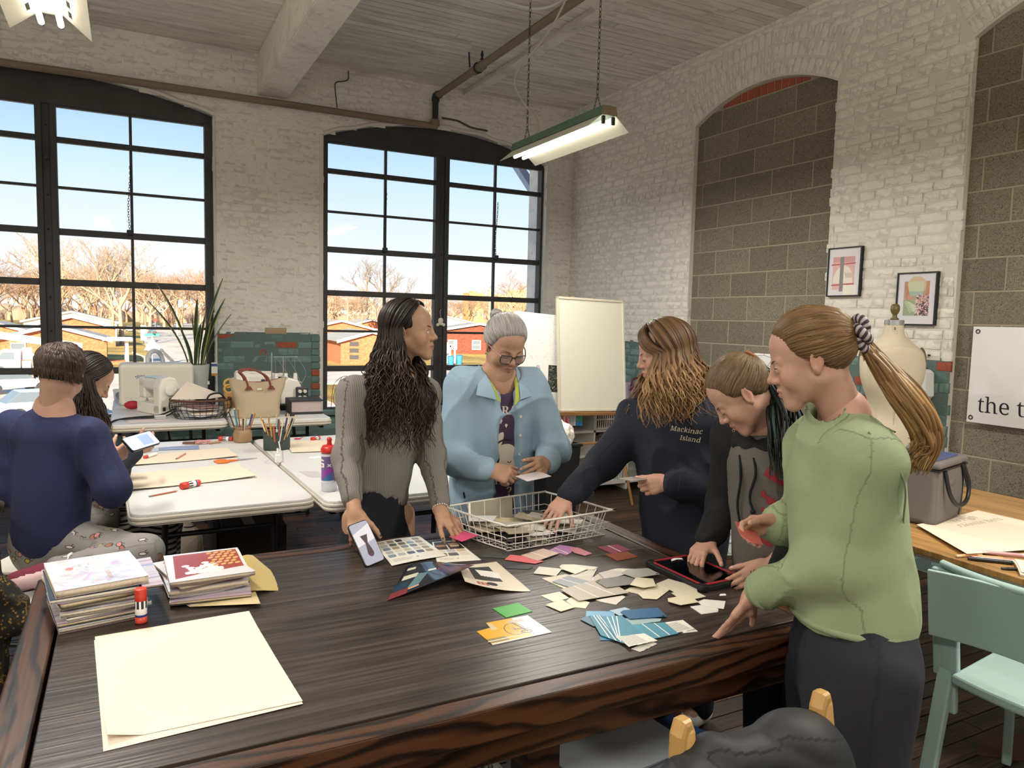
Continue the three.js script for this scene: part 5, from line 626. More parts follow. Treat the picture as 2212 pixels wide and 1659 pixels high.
{ // paint cards, laid one over another; [key, colour, label, stripes as fractions, kind]
  const L = [
    ['k1', 0x3a3b39, 'charcoal pointed card lying beside the white basket'], ['k3', 0x35353a, 'black green card under the coral card'], ['k2', 0xd6686a, 'coral pointed card partly under the beige striped card'], ['k4', 0xcdb3a4, 'beige pink card with a white line, over the coral card', [0.42]], ['k5', 0xb080b0, 'lilac card with thin white lines right of the beige pink one', [0.45]], ['k6', 0xc4808c, 'rose card overlapping the lilac one at its right'],
    ['k7', 0x8d3f5c, 'plum card with a white stripe beside the tablet side of the lilac cards', [0.5]], ['k8', 0x8f4a32, 'rust brown card touching the plum card'],
    ['g3', 0xcfc6b0, 'large pale beige card at the left of the grey heap'], ['g1', 0xd6cfc2, 'cream card with a white line at the upper left corner of the heap', [0.72]], ['g6', 0xc9c1b3, 'long pale taupe card across the heap', [0.6]], ['g2', 0xd8d2c6, 'pale card at the far edge of the heap'], ['g4', 0xe3dccb, 'small ivory card lying on top at the far side of the heap'], ['g5', 0x8e949b, 'blue grey card with a white cross line in the heap', [0.5]], ['g7', 0xc4b9ae, 'mushroom card with white edge in the middle of the heap', [0.3]], ['g9', 0xd9d2c3, 'pale card peeping out at the far right of the heap'], ['g8', 0xc6bcb8, 'pinkish grey card in the middle of the heap'], ['g10', 0xa9a8a2, 'mid grey pointed card with a punched hole at the right of the heap'],
    ['g16', 0xd3c9c0, 'pale pointed card under the near edge of the heap'], ['g15', 0xd8ceb8, 'cream card corner between the two nearest beige cards'], ['g12', 0xb3a89a, 'long taupe card with two white lines at the near side of the heap', [0.38, 0.72]], ['g11', 0x77756e, 'dark grey pointed card on top of the heap'], ['g13', 0xdcd2ba, 'ivory card at the near left of the heap'], ['g14', 0xd9cbb0, 'warm beige card nearest to the viewer in the heap'],
    ['g17', 0xcfc4ae, 'cream card under the ivory ones at the right of the heap'], ['g19', 0xdcd3bb, 'large ivory pointed card at the right of the heap'], ['g18', 0xe0d6bb, 'ivory card on top at the right of the heap'],
    ['h1', 0xd9d0bc, 'ivory card running under the tablet'], ['h2', 0xd6cdb6, 'ivory card stepping down from the tablet'], ['h3', 0xddd3b8, 'cream pointed card left of the printed white ones'], ['h5', 0xe2dfd8, 'white card back nearest in the group by the tablet'], ['h4', 0xe6e3dd, 'white card back with fine print by the braced hand'],
    ['green', 0x3f9a3c, 'bright green rounded card lying alone'],
    ['b12', 0x2f6a94, 'strong blue card edge under the fan of teal strips'], ['b1', 0x6fa3c8, 'sky blue card at the far side of the teal fan'], ['b2', 0x4f6f86, 'slate blue pointed card at the left of the teal fan'], ['b3', 0xa9bdd0, 'pale blue card at the far side of the teal fan'], ['b5', 0x9db6bc, 'pale teal card with printed white panel under the dark blue one'], ['b4', 0x1f5a86, 'dark blue pointed card with a punched hole'],
    ['b9', 0xe4e4e0, 'white printed card end right of the teal strips', null, 1], ['b6', 0x3f7f95, 'left teal strip with white lines in the fan', [0.35, 0.6, 0.8]], ['b8', 0x4f93ac, 'right teal strip with two white lines in the fan', [0.35, 0.7]], ['b7', 0x4889a2, 'middle teal strip with white lines in the fan', [0.25, 0.5, 0.72]], ['b11', 0xe2dccb, 'lower white printed card end at the near side of the fan', null, 1], ['b10', 0xe6e0cf, 'upper white printed card end at the near side of the fan', null, 1],
  ];
  const done = [], overlap = (a, b) => { for (const [p, q] of [[a, b], [b, a]]) for (let i = 0; i < p.length; i++) { const e = p[i], f = p[(i + 1) % p.length], nx = f[1] - e[1], nz = e[0] - f[0]; let a0 = 1e9, a1 = -1e9, b0 = 1e9, b1 = -1e9; for (const c of p) { const d = c[0] * nx + c[1] * nz; a0 = min(a0, d); a1 = max(a1, d); } for (const c of q) { const d = c[0] * nx + c[1] * nz; b0 = min(b0, d); b1 = max(b1, d); } if (a1 < b0 || b1 < a0) return false; } return true; };
  const print = canvasTex(128, 96, (g, w, h) => { g.fillStyle = '#e9e5da'; g.fillRect(0, 0, w, h); g.fillStyle = '#5a5a5e'; for (let i = 0; i < 9; i++) g.fillRect(16, 14 + i * 7, 60 + (i * 37 % 36), 2); g.fillStyle = '#2b2b30'; g.fillRect(16, 80, 26, 8); g.font = 'bold 10px sans-serif'; g.fillText('COLORS', 58, 88); });
  for (const [k, c, label, lines, printed] of L) {
    const q = CARDQ[k], cen = centre(q), lev = done.reduce((m, d) => overlap(d.q, q) ? max(m, d.lev + 1) : m, 0), y = 0.7604 + lev * 0.0016; done.push({ q, lev });
    const t = thing('paint_card', label, 'paint card', [cen[0], y, cen[1]], 0, 'paint cards on the work table'), rq = rel(q, cen);
    const g = ext(rq.map((p) => [p[0], -p[1]]), 0.0014).rotateX(-PI / 2);
    if (printed) { const p = g.attributes.position, uv = g.attributes.uv; for (let i = 0; i < p.count; i++) uv.setXY(i, 0.5 + p.getX(i) / 0.11, 0.5 - p.getZ(i) / 0.08); }
    part(t, 'card', g, printed ? mat(0xffffff, 0.5, { map: print }) : mat(c, 0.42));
    const n = rq.length, A = rq[0], B = rq[1], D = rq[n - 1], Cc = rq[2];
    for (const f of lines || []) { const a = [mix(A[0], B[0], f), mix(A[1], B[1], f)], b = n === 4 ? [mix(D[0], Cc[0], f), mix(D[1], Cc[1], f)] : [mix(D[0], rq[n - 2][0], f), mix(D[1], rq[n - 2][1], f)]; part(t, 'white_line', bar([a[0], 0.0015, a[1]], [b[0], 0.0015, b[1]], 0.0028, 0.0004), MAT.paperW); }
    if (['g10', 'g11', 'b4'].includes(k)) part(t, 'punched_hole', cyl(0.004, 0.004, 0.0004, rq[k === 'g11' ? 0 : 3][0] * 0.86, 0.0016, rq[k === 'g11' ? 0 : 3][1] * 0.86, 12), MAT.black);
  }
  // yellow bicycle print cut with a step
  const q = CARDQ.y1, c = centre(q), t = thing('picture_card', 'yellow cut-out card printed with a bicycle wheel', 'card', [c[0], 0.7604, c[1]]);
  const tx = canvasTex(256, 192, (g, w, h) => { g.fillStyle = '#ddd9cf'; g.fillRect(0, 0, w, h); g.fillStyle = '#d9a227'; g.fillRect(6, 44, 186, 144); g.fillRect(60, 6, 132, 50); g.fillStyle = '#8f7d4a'; g.fillRect(20, 152, 84, 34); g.fillStyle = '#c9b98a'; g.fillRect(80, 30, 26, 60); g.fillStyle = '#b7a6a0'; g.fillRect(168, 40, 60, 26); g.strokeStyle = '#3a3028'; g.lineWidth = 3; g.beginPath(); g.ellipse(160, 112, 36, 50, 0.2, 0, 7); g.stroke(); g.lineWidth = 1; for (let i = 0; i < 14; i++) { g.beginPath(); g.moveTo(160, 112); g.lineTo(160 + 34 * cos(i * 0.45), 112 + 48 * sin(i * 0.45)); g.stroke(); } g.lineWidth = 6; g.beginPath(); g.moveTo(160, 112); g.lineTo(206, 130); g.moveTo(176, 60); g.lineTo(196, 150); g.stroke(); g.beginPath(); g.ellipse(190, 148, 18, 12, 0.2, 0, 7); g.stroke(); });
  const g = ext(rel(q, c).map((p) => [p[0], -p[1]]), 0.0016).rotateX(-PI / 2), p = g.attributes.position, uv = g.attributes.uv; for (let i = 0; i < p.count; i++) uv.setXY(i, 0.5 + p.getX(i) / 0.19, 0.5 - p.getZ(i) / 0.14); part(t, 'print', g, mat(0xffffff, 0.25, { map: tx })); part(t, 'border', bar([-0.074, 0.0018, 0.055], [0.10, 0.0018, 0.05], 0.003, 0.0004), MAT.paperW);
}
// the two big sheets in the foreground
sheet('paper_sheet', [[-0.085, -2.028], [0.27, -2.03], [0.312, -1.507], [-0.052, -1.492]], 0.7604, 0.0006, MAT.paper, 'lower of the two large cream sheets on the near end of the work table', 'paper', (u, v) => 0.006 * max(0, v - 0.6) * u + 0.002 * u * (1 - v));
sheet('paper_sheet', [[-0.084, -2.047], [0.281, -2.053], [0.313, -1.515], [-0.046, -1.520]], 0.7616, 0.0006, MAT.paper, 'upper large cream sheet with a lifted corner on the near end of the work table', 'paper', (u, v) => 0.008 * max(0, v - 0.6) * u + 0.004 * max(0, 0.2 - v) * 5 * u + (u < 0.16 && v > 0.84 ? 0.10 * (0.16 - u) * (v - 0.84) * 6 : 0), null, 24, 24);
// magazines
const cover = (draw) => canvasTex(256, 336, draw);
const MAGS = [
  cover((g, w, h) => { g.fillStyle = '#e3e3ea'; g.fillRect(0, 0, w, h); const r = rng(3); for (let i = 0; i < 120; i++) { g.fillStyle = `rgba(${150 + r() * 80},${150 + r() * 70},${180 + r() * 60},0.25)`; g.beginPath(); g.ellipse(r() * w, r() * h, 10 + 40 * r(), 4 + 12 * r(), r() * 3, 0, 7); g.fill(); } g.fillStyle = 'rgba(200,90,80,0.55)'; g.beginPath(); g.ellipse(60, 120, 12, 18, 0, 0, 7); g.fill(); for (let i = 0; i < 50; i++) { g.fillStyle = 'rgba(90,90,120,0.4)'; g.fillRect(60 + r() * 60, 80 + r() * 90, 6 * r(), 6 * r()); } g.fillStyle = 'rgba(170,140,110,0.4)'; g.fillRect(150, 200, 14, 90); }),
  cover((g, w, h) => { g.fillStyle = '#d9d6da'; g.fillRect(0, 0, w, h); g.fillStyle = '#9c4238'; g.beginPath(); g.moveTo(30, 20); g.lineTo(w - 10, 20); g.lineTo(w - 10, h - 90); g.lineTo(110, h - 60); g.lineTo(20, h - 30); g.fill(); g.fillStyle = '#e6e2e2'; const r = rng(9); for (let i = 0; i < 130; i++) { g.beginPath(); g.arc(60 + 110 * r(), h - 70 - 120 * r() * r(), 3 + 11 * r(), 0, 7); g.fill(); } g.fillStyle = '#cda565'; for (let j = 0; j < 6; j++) for (let i = 0; i < 4; i++) { g.beginPath(); g.ellipse(150 + i * 24 + (j % 2) * 10, 40 + j * 30, 9, 13, 0.5, 0, 7); g.fill(); } }),
  cover((g, w, h) => { g.fillStyle = '#c9c2cc'; g.fillRect(0, 0, w, h); const r = rng(5); for (let i = 0; i < 26; i++) { g.fillStyle = `rgba(${90 + r() * 120},${80 + r() * 90},${110 + r() * 90},0.5)`; g.fillRect(0, r() * h, w, 3 + 6 * r()); } }),
  cover((g, w, h) => { g.fillStyle = '#3a4a58'; g.fillRect(0, 0, w, h); g.fillStyle = '#c9b48a'; g.fillRect(20, 40, 100, 130); g.fillStyle = '#7d5a52'; g.fillRect(130, 150, 100, 120); }),
];
const pagesM = [0xd2c3ad, 0xbcae9a, 0xc9b695, 0xded4c4].map((c) => mat(c, 0.85, { bumpMap: rept(T.rib, 1, 40), bumpScale: 0.001 })), coverM = MAGS.map((t) => mat(0xffffff, 0.22, { map: t }));
function magazine(x, y, z, w, l, th, turn, k, label, group, bow = 0) {
  const t = thing('magazine', label, 'magazine', [x, y, z], turn, group), q = [[-w / 2, -l / 2], [w / 2, -l / 2], [w / 2, l / 2], [-w / 2, l / 2]], h = (u, v) => bow * (u - 0.5) * (u - 0.5) * 4 + 0.0015 * sin(v * 9 + x * 30) * u;
  part(t, 'pages', sheetGeo(q.map((p) => [p[0] * 0.99, p[1] * 0.99]), 0.0008, th - 0.0016, h, 8, 8), pagesM[k % 4]); part(t, 'cover', sheetGeo(q, th - 0.0008, 0.0007, h, 8, 8), coverM[k % 4]); part(t, 'back_cover', sheetGeo(q, 0, 0.0007, h, 8, 8), coverM[(k + 1) % 4]); return t;
}
{ // left pile: eight magazines; the top one is the pale one
  const r = rng(14); let y = 0.7605; const where = ['lowest', 'second from the bottom', 'third from the bottom', 'fourth from the bottom', 'fifth from the bottom', 'sixth from the bottom', 'second from the top', 'pale stained one on top'], th = [0.012, 0.010, 0.012, 0.013, 0.012, 0.014, 0.012, 0.020];
  for (let i = 0; i < 8; i++) { const dx = i === 7 ? 0 : (r() - 0.5) * 0.03, dz = i === 7 ? 0 : (r() - 0.5) * 0.03; magazine(-0.087 + dx, y, -2.243 + dz, i === 7 ? 0.212 : 0.20, 0.26, th[i], 0.18 + (i === 7 ? 0 : (r() - 0.5) * 0.16), i === 7 ? 0 : 1 + i, 'magazine in the left pile, ' + where[i], 'left pile of magazines'); y += th[i] + 0.001; }
  magazine(0.037, 0.846, -2.235, 0.05, 0.25, 0.006, 0.1, 2, 'narrow folded magazine edge leaning out right of the left pile', 'left pile of magazines');
  y = 0.7605; const rw = ['lowest', 'second from the bottom', 'third from the bottom', 'third from the top', 'second from the top', 'with a red shell print on top'], rt = [0.006, 0.010, 0.008, 0.016, 0.012, 0.014];
  for (let i = 0; i < 6; i++) { const j = i === 5 ? 0 : 1; magazine(0.195 + j * (r() - 0.4) * 0.05, y, -2.30 + j * (r() - 0.5) * 0.04, 0.212, 0.255, rt[i], 0.02 + j * (r() - 0.5) * 0.5, i === 5 ? 1 : i + 1, 'magazine in the right pile, ' + rw[i], 'right pile of magazines', i === 2 ? 0.006 : 0); y += rt[i] + 0.0012; }
  sheet('loose_page', [[0.30, -2.50], [0.36, -2.53], [0.432, -2.20], [0.30, -2.18]], 0.766, 0.0006, mat(0xb9a160, 0.4), 'ochre loose page sticking out at the right of the right pile', 'page', (u, v) => 0.01 * sin(u * 3 + v * 2));
  sheet('loose_page', [[0.10, -2.24], [0.32, -2.26], [0.315, -2.08], [0.14, -2.15]], 0.7608, 0.0006, mat(0xcdb98e, 0.5), 'tan loose page under the near side of the right pile', 'page', (u, v) => 0.004 + 0.006 * u * v);
}
function glueStick(label, pos, turn, flat, len = 0.1, r = 0.0145) {
  const t = thing('glue_stick', label, 'glue stick', pos, turn, 'glue sticks'), f = (g) => flat ? g.rotateZ(PI / 2).translate(len / 2, r, 0) : g;
  const tx = GLUE; part(t, 'barrel', f(lathe([[0.001, 0.02 * len / 0.1], [r, 0.02 * len / 0.1], [r, len * 0.68], [0.001, len * 0.68]], 20)), mat(0xffffff, 0.35, { map: tx })); part(t, 'cap', f(lathe([[0.001, len * 0.66], [r * 1.02, len * 0.66], [r * 1.02, len * 0.97], [r * 0.92, len], [0.001, len]], 20)), mat(0xc9392b, 0.35)); part(t, 'dial', f(lathe([[0.001, 0], [r * 0.95, 0], [r * 1.0, 0.004], [r * 1.0, len * 0.2], [0.001, len * 0.2]], 20)), mat(0xd2452f, 0.35)); return t;
}
const GLUE = canvasTex(128, 64, (g, w, h) => { g.fillStyle = '#eceae6'; g.fillRect(0, 0, w, h); g.fillStyle = '#27408c'; g.fillRect(0, 40, w, 14); g.fillStyle = '#d8452e'; g.fillRect(0, 4, w, 12); g.fillStyle = '#1f1f26'; for (let i = 0; i < 8; i++) g.fillRect(6 + i * 16, 20, 9, 12); });
glueStick('red capped glue stick standing beside the left pile of magazines', [0.020, 0.7602, -2.10], 0.5, false, 0.092);
glueStick('orange ended glue stick lying on the folding table near the pencil', [0.254, 0.7402, -3.767], 0.6, true, 0.1, 0.016);
glueStick('orange ended glue stick lying at the foot of the clay jar', [0.56, 0.7402, -5.09], -0.5, true, 0.09, 0.015);
glueStick('small red glue stick lying behind the sports bottle', [1.10, 0.7402, -4.92], 0.6, true, 0.07, 0.014);
// brochures of colour patches, open magazine
const chart = (seed, n, m, photos) => canvasTex(384, 512, (g, w, h) => { g.fillStyle = '#d9d4c8'; g.fillRect(0, 0, w, h); const r = rng(seed), C = ['#9a8c76', '#b7aa98', '#6f6a68', '#4a4a50', '#c3b8a6', '#a3a9ad', '#7f8c96', '#8a7a66', '#c9c0b4', '#59595f', '#b9a58c', '#a0a5a0']; for (let j = 0; j < m; j++) for (let i = 0; i < n; i++) { g.fillStyle = C[floor(r() * 12)]; g.beginPath(); g.roundRect ? g.roundRect(22 + i * (w - 40) / n, 24 + j * (h - 150) / m, (w - 40) / n - 14, (h - 150) / m - 14, 14) : g.rect(22 + i * (w - 40) / n, 24 + j * (h - 150) / m, (w - 40) / n - 14, (h - 150) / m - 14); g.fill(); } if (photos) { g.fillStyle = '#2e2824'; g.fillRect(20, 10, 150, 200); g.fillRect(190, 10, 180, 200); g.fillStyle = '#8c6f58'; g.fillRect(30, 90, 130, 50); g.fillRect(210, 60, 140, 60); g.fillStyle = '#b9a58c'; g.fillRect(220, 120, 110, 30); } g.fillStyle = '#7d786e'; for (let i = 0; i < 5; i++) g.fillRect(30, h - 100 + i * 12, 90 + (i * 53 % 60), 3); g.fillStyle = '#9c2f2f'; g.fillRect(w / 2, h - 80, 18, 12); });
sheet('colour_brochure', [[0.968, -2.455], [1.058, -2.44], [1.047, -2.204], [0.90, -2.235]], 0.7604, 0.0016, mat(0xffffff, 0.25, { map: chart(5, 3, 4, true) }), 'brochure with room photographs and brown patches under the larger colour brochure', 'brochure');
sheet('colour_brochure', [[0.771, -2.525], [0.949, -2.535], [0.955, -2.286], [0.753, -2.262]], 0.7624, 0.0016, mat(0xffffff, 0.2, { map: chart(8, 5, 5, false) }), 'larger glossy brochure of grey and beige colour patches by the phone hand', 'brochure', (u, v) => 0.003 * sin(u * 3));
{
  const tL = canvasTex(384, 512, (g, w, h) => { g.fillStyle = '#23262e'; g.fillRect(0, 0, w, h); const r = rng(6); g.fillStyle = '#3a3d46'; for (let i = 0; i < 60; i++) { g.beginPath(); g.moveTo(r() * w, r() * h * 0.5); g.lineTo(r() * w, r() * h * 0.5); g.strokeStyle = '#555a66'; g.stroke(); } g.fillStyle = '#c9c6b2'; g.fillRect(20, 60, 60, 40); g.fillRect(20, 190, 90, 70); g.fillRect(170, 180, 50, 40); g.fillStyle = '#5f7f88'; g.beginPath(); g.moveTo(110, 210); g.lineTo(170, 240); g.lineTo(120, 460); g.lineTo(70, 440); g.fill(); g.fillStyle = '#9c2f3a'; g.fillRect(230, 190, 90, 60); g.fillStyle = '#1c3a50'; g.fillRect(0, 300, 70, 110); g.fillStyle = '#7d3038'; g.fillRect(0, 420, 80, 92); g.fillStyle = '#2f3f66'; g.fillRect(240, 120, 144, 300); g.fillStyle = '#d2a283'; g.fillRect(80, 430, 50, 26); });
  const tR = canvasTex(384, 512, (g, w, h) => { g.fillStyle = '#cfc2b0'; g.fillRect(0, 0, w, h); g.fillStyle = '#1d1d22'; g.save(); g.translate(40, 30); g.fillRect(40, 40, 190, 290); g.fillStyle = '#d9d6cf'; for (let i = 0; i < 7; i++) { g.beginPath(); g.moveTo(90 + i * 20, 90 + i * 6); g.lineTo(150 + i * 18, 120 + i * 8); g.lineTo(120 + i * 20, 230 + i * 8); g.lineTo(104 + i * 20, 232 + i * 6); g.fill(); } g.restore(); g.fillStyle = '#a55a48'; for (let i = 0; i < 9; i++) { g.beginPath(); g.arc(90 + (i % 3) * 26, 420 + floor(i / 3) * 20, 12, 0, 7); g.fill(); } g.fillStyle = '#1d1d22'; g.beginPath(); g.arc(180, 420, 34, 0, 7); g.fill(); });
  const t = thing('open_magazine', 'open magazine with a dark curling page and black white lettering art', 'magazine', [0.90, 0.7604, -2.06]), o = [0.90, -2.06];
  part(t, 'page', sheetGeo(rel([[0.944, -2.162], [1.087, -2.17], [1.062, -1.883], [0.875, -1.95]], o), 0.0006, 0.0008, (u, v) => 0.035 * (1 - u) * (1 - u) * (0.25 + 0.75 * v), 18, 12), mat(0xffffff, 0.3, { map: tR }), 'pale page with black and white lettering art');
  part(t, 'page', sheetGeo(rel([[0.80, -2.245], [0.944, -2.185], [0.935, -2.02], [0.648, -1.985]], o), 0.001, 0.0008, (u, v) => 0.055 * u * u * (0.1 + 0.9 * v) + 0.012 * sin(u * PI), 20, 14), mat(0xffffff, 0.1, { map: tL }), 'dark glossy curling page');
}
{ // tablet in a black and red case
  const c = [1.625, -1.80], t = thing('tablet', 'tablet in a rugged black case with a red inner rim', 'tablet', [c[0], 0.7602, c[1]], 0.02), W = 0.19, L = 0.27;
  part(t, 'case', ext(rrect(W, L, 0.02), 0.018, 0.004).rotateX(-PI / 2), mat(0x121417, 0.55)); part(t, 'inner_rim', ext(rrect(W - 0.018, L - 0.018, 0.014), 0.0035, 0.001, [[[-0.078, -0.116], [0.078, -0.116], [0.078, 0.116], [-0.078, 0.116]]]).rotateX(-PI / 2).translate(0, 0.0175, 0), mat(0xa12a35, 0.5)); part(t, 'screen', bb(-0.078, 0.078, 0.0178, 0.0186, -0.116, 0.116), mat(0x050608, 0.05)); part(t, 'bumper', [[-1, -1], [1, -1], [1, 1], [-1, 1]].map((s) => ext(rrect(0.03, 0.03, 0.012), 0.022, 0.004).rotateX(-PI / 2).translate(s[0] * (W / 2 - 0.012), 0, s[1] * (L / 2 - 0.012))), mat(0x0c0d10, 0.6));
  solo('paper_scrap', muv(ext([[0, 0], [0.03, 0.008], [0.05, 0.0], [0.055, 0.014], [0.03, 0.022], [0.012, 0.016]], 0.0006).rotateX(-PI / 2)), MAT.paperW, 'torn white paper scrap lying on the tablet', 'scrap', [1.60, 0.781, -1.89]);
  solo('paper_scrap', muv(ext([[0, 0], [0.022, -0.006], [0.03, 0.006], [0.012, 0.010]], 0.0006).rotateX(-PI / 2)), MAT.paperW, 'tiny white paper scrap on the table beside the tattooed fingers', 'scrap', [1.565, 0.7604, -1.625]); }
{ // wire basket of cards
  const c = [1.36, -2.405], t = thing('wire_basket', 'shallow white wire basket of paint cards on the work table', 'basket', [c[0], 0.7605, c[1]], 0), m = mat(0xd9d5cc, 0.4);
  const R = [[1.058, -2.555], [1.535, -2.63], [1.625, -2.27], [1.155, -2.225]].map((p) => [p[0] - c[0], p[1] - c[1]]), B = R.map((p) => [p[0] * 0.9, p[1] * 0.86]), lp = (a, b, k) => [mix(a[0], b[0], k), mix(a[1], b[1], k)], H = 0.10, w = [], at = (k, h) => R.map((p, i) => lp(B[i], p, h / H));
  const loop = (h, r) => { const P = at(0, h), pts = []; P.forEach((p, i) => { const q = P[(i + 1) % 4], d = hypot(q[0] - p[0], q[1] - p[1]), e = 0.03 / d; pts.push([mix(p[0], q[0], e), h, mix(p[1], q[1], e)], [mix(p[0], q[0], 1 - e), h, mix(p[1], q[1], 1 - e)]); }); return tube(pts, r, 6, 80, true); };
  part(t, 'rim', loop(H, 0.0042), m); w.push(loop(0.004, 0.0022), loop(0.028, 0.0018), loop(0.052, 0.0018));
  for (let e = 0; e < 4; e++) { const n = e % 2 ? 9 : 15, a = R[e], b = R[(e + 1) % 4], A = B[e], D = B[(e + 1) % 4]; for (let i = 1; i < n; i++) { const p = lp(a, b, i / n), q = lp(A, D, i / n); w.push(rod([p[0], H, p[1]], [q[0], 0.003, q[1]], 0.0017, 5)); } }
  for (let i = 1; i < 15; i++) { const p = lp(B[0], B[1], i / 15), q = lp(B[3], B[2], i / 15); w.push(rod([p[0], 0.003, p[1]], [q[0], 0.003, q[1]], 0.0015, 5)); } for (let i = 1; i < 9; i++) { const p = lp(B[0], B[3], i / 9), q = lp(B[1], B[2], i / 9); w.push(rod([p[0], 0.003, p[1]], [q[0], 0.003, q[1]], 0.0015, 5)); }
  part(t, 'wires', w, m).userData.kind = 'stuff';
  const r = rng(19), C = [0xcfc6b4, 0xd9d2c3, 0xb9ae9c, 0xe3ddd0, 0xa99c88, 0xc9c4bc, 0x8c8378, 0xd6cba8, 0x3a3c40, 0xdfe2e6], names = ['beige', 'cream', 'taupe', 'ivory', 'tan', 'grey', 'dark taupe', 'yellowish', 'black', 'bluish white'];
  for (let i = 0; i < 46; i++) { const k = floor(r() * 10), u = 0.16 + 0.68 * r(), v = 0.16 + 0.68 * r(), p = lp(lp(B[0], B[1], u), lp(B[3], B[2], u), v), g = new THREE.BoxGeometry(0.075 + 0.05 * r(), 0.0012, 0.06 + 0.03 * r()); const o = solo('sample_card', g, mat(C[k], 0.45), 'loose paint card of the jumble in the white wire basket', 'card', [c[0] + p[0], 0.768 + i * 0.0011, c[1] + p[1]], r() * 6.3, 'jumble of cards in the wire basket'); o.rotation.x = (r() - 0.5) * 0.16; o.rotation.z = (r() - 0.5) * 0.16; }
  const s = thing('sample_strip', 'large taupe sample strip standing against the back of the wire basket', 'card', [1.25, 0.768, -2.548], 0.16); s.rotation.x = -0.1; part(s, 'strip', [bb(-0.105, 0.105, 0, 0.1, -0.001, 0.001)], mat(0x9c9384, 0.4)); for (const x of [-0.03, 0.045]) part(s, 'white_line', bb(x - 0.001, x + 0.001, 0.0, 0.1, 0.001, 0.0016), MAT.paperW); part(s, 'light_end', bb(-0.105, -0.095, 0, 0.1, 0.001, 0.0016), MAT.paperW);
}
// ---- things on the middle folding tables
const board = mat(0xe4d3bd, 0.75);
sheet('paper_board', [[-0.041, -4.653], [0.531, -4.808], [0.559, -4.478], [-0.014, -4.396]], 0.7445, 0.002, board, 'cream paper board farther from us on the left folding table', 'board', (u, v) => 0.008 * (1 - sin(u * PI)) * (0.3 + v) * 0.5);
sheet('paper_board', [[-0.04, -4.169], [0.526, -4.26], [0.57, -3.881], [0.008, -3.779]], 0.7445, 0.002, board, 'cream paper board nearer to us on the left folding table', 'board', (u, v) => 0.009 * (1 - sin(u * PI)) * (0.3 + v) * 0.6);
sheet('paper_board', [[0.90, -4.93], [1.30, -4.86], [1.24, -4.47], [0.869, -4.509]], 0.7445, 0.002, board, 'cream paper board on the right folding table behind the sports bottle', 'board');
sheet('paper_sheet', [[0.075, -5.17], [0.309, -5.17], [0.309, -4.99], [0.07, -4.95]], 0.7405, 0.0006, MAT.paperB, 'white sheet at the far end of the left folding table', 'paper');
sheet('paper_sheet', [[0.03, -4.97], [0.126, -4.991], [0.156, -4.821], [0.035, -4.826]], 0.7415, 0.0006, mat(0xb9c4dc, 0.5), 'pale blue printed sheet near the phone of the seated child', 'paper');
sheet('folder', [[0.159, -4.935], [0.386, -4.945], [0.377, -4.822], [0.157, -4.86]], 0.7420, 0.004, mat(0x8f9cc0, 0.4), 'shiny blue folder with a dark edge on the left folding table', 'folder');
{ const t = thing('wooden_block', 'small brown wooden block beside the pink string', 'block', [0.335, 0.7402, -5.04], -0.3); part(t, 'bar', box(0.07, 0.014, 0.028, 0, 0.007, 0, 0.002), mat(0x6b4a38, 0.5)); part(t, 'slot', box(0.05, 0.001, 0.006, 0, 0.0145, 0), MAT.black); }
{ const r = rng(77), pts = []; for (let i = 0; i < 60; i++) pts.push([0.09 * (r() - 0.5) + 0.02 * sin(i), 0.004 + 0.018 * r(), 0.08 * (r() - 0.5)]); const t = thing('string_tangle', 'tangle of pink and white string on the left folding table', 'string', [0.41, 0.7402, -5.02]); part(t, 'loops', tube(pts, 0.0022, 5, 400), mat(0xd9a3a0, 0.8)); part(t, 'wooden_clip', rod([0.04, 0.008, 0.03], [0.11, 0.008, 0.0], 0.007, 8), mat(0xb08a66, 0.6)); }
function pencil(label, a, b, y, c, group, cat = 'pencil') { const d = V(b[0] - a[0], 0, b[1] - a[1]), L = d.length(), t = thing('pencil', label, cat, [a[0], y, a[1]], Math.atan2(-d.z, d.x), group), f = (g) => g.rotateZ(-PI / 2).translate(0, 0.0038, 0); part(t, 'shaft', f(new THREE.CylinderGeometry(0.0038, 0.0038, L * 0.8, 6).translate(0, L * 0.5, 0)), mat(c, 0.45)); part(t, 'tip', f(new THREE.ConeGeometry(0.0038, L * 0.1, 8).translate(0, L * 0.95, 0)), mat(0xcaa67a, 0.6)); part(t, 'eraser', f(new THREE.CylinderGeometry(0.004, 0.004, L * 0.1, 10).translate(0, L * 0.05, 0)), mat(0x8a8a80, 0.4)); return t; }
pencil('reddish pencil lying nearest on the left folding table', [0.075, -3.635], [0.200, -3.705], 0.7402, 0xb0694a);
pencil('pink pencil lying across the farther paper board', [0.232, -4.485], [0.296, -4.657], 0.7485, 0xd98f80);
{ const t = thing('chalk_stub', 'white stub with a red tip on the farther paper board', 'chalk', [0.112, 0.748, -4.62], 1.0); part(t, 'stick', rot(cyl(0.009, 0.009, 0.09, 0, 0, 0, 12), 0, 0, PI / 2).translate(0, 0.009, 0), MAT.paperW); part(t, 'tip', rot(cyl(0.0095, 0.0095, 0.025, 0, 0, 0, 12), 0, 0, PI / 2).translate(-0.055, 0.009, 0), mat(0xc04a3e, 0.5)); }
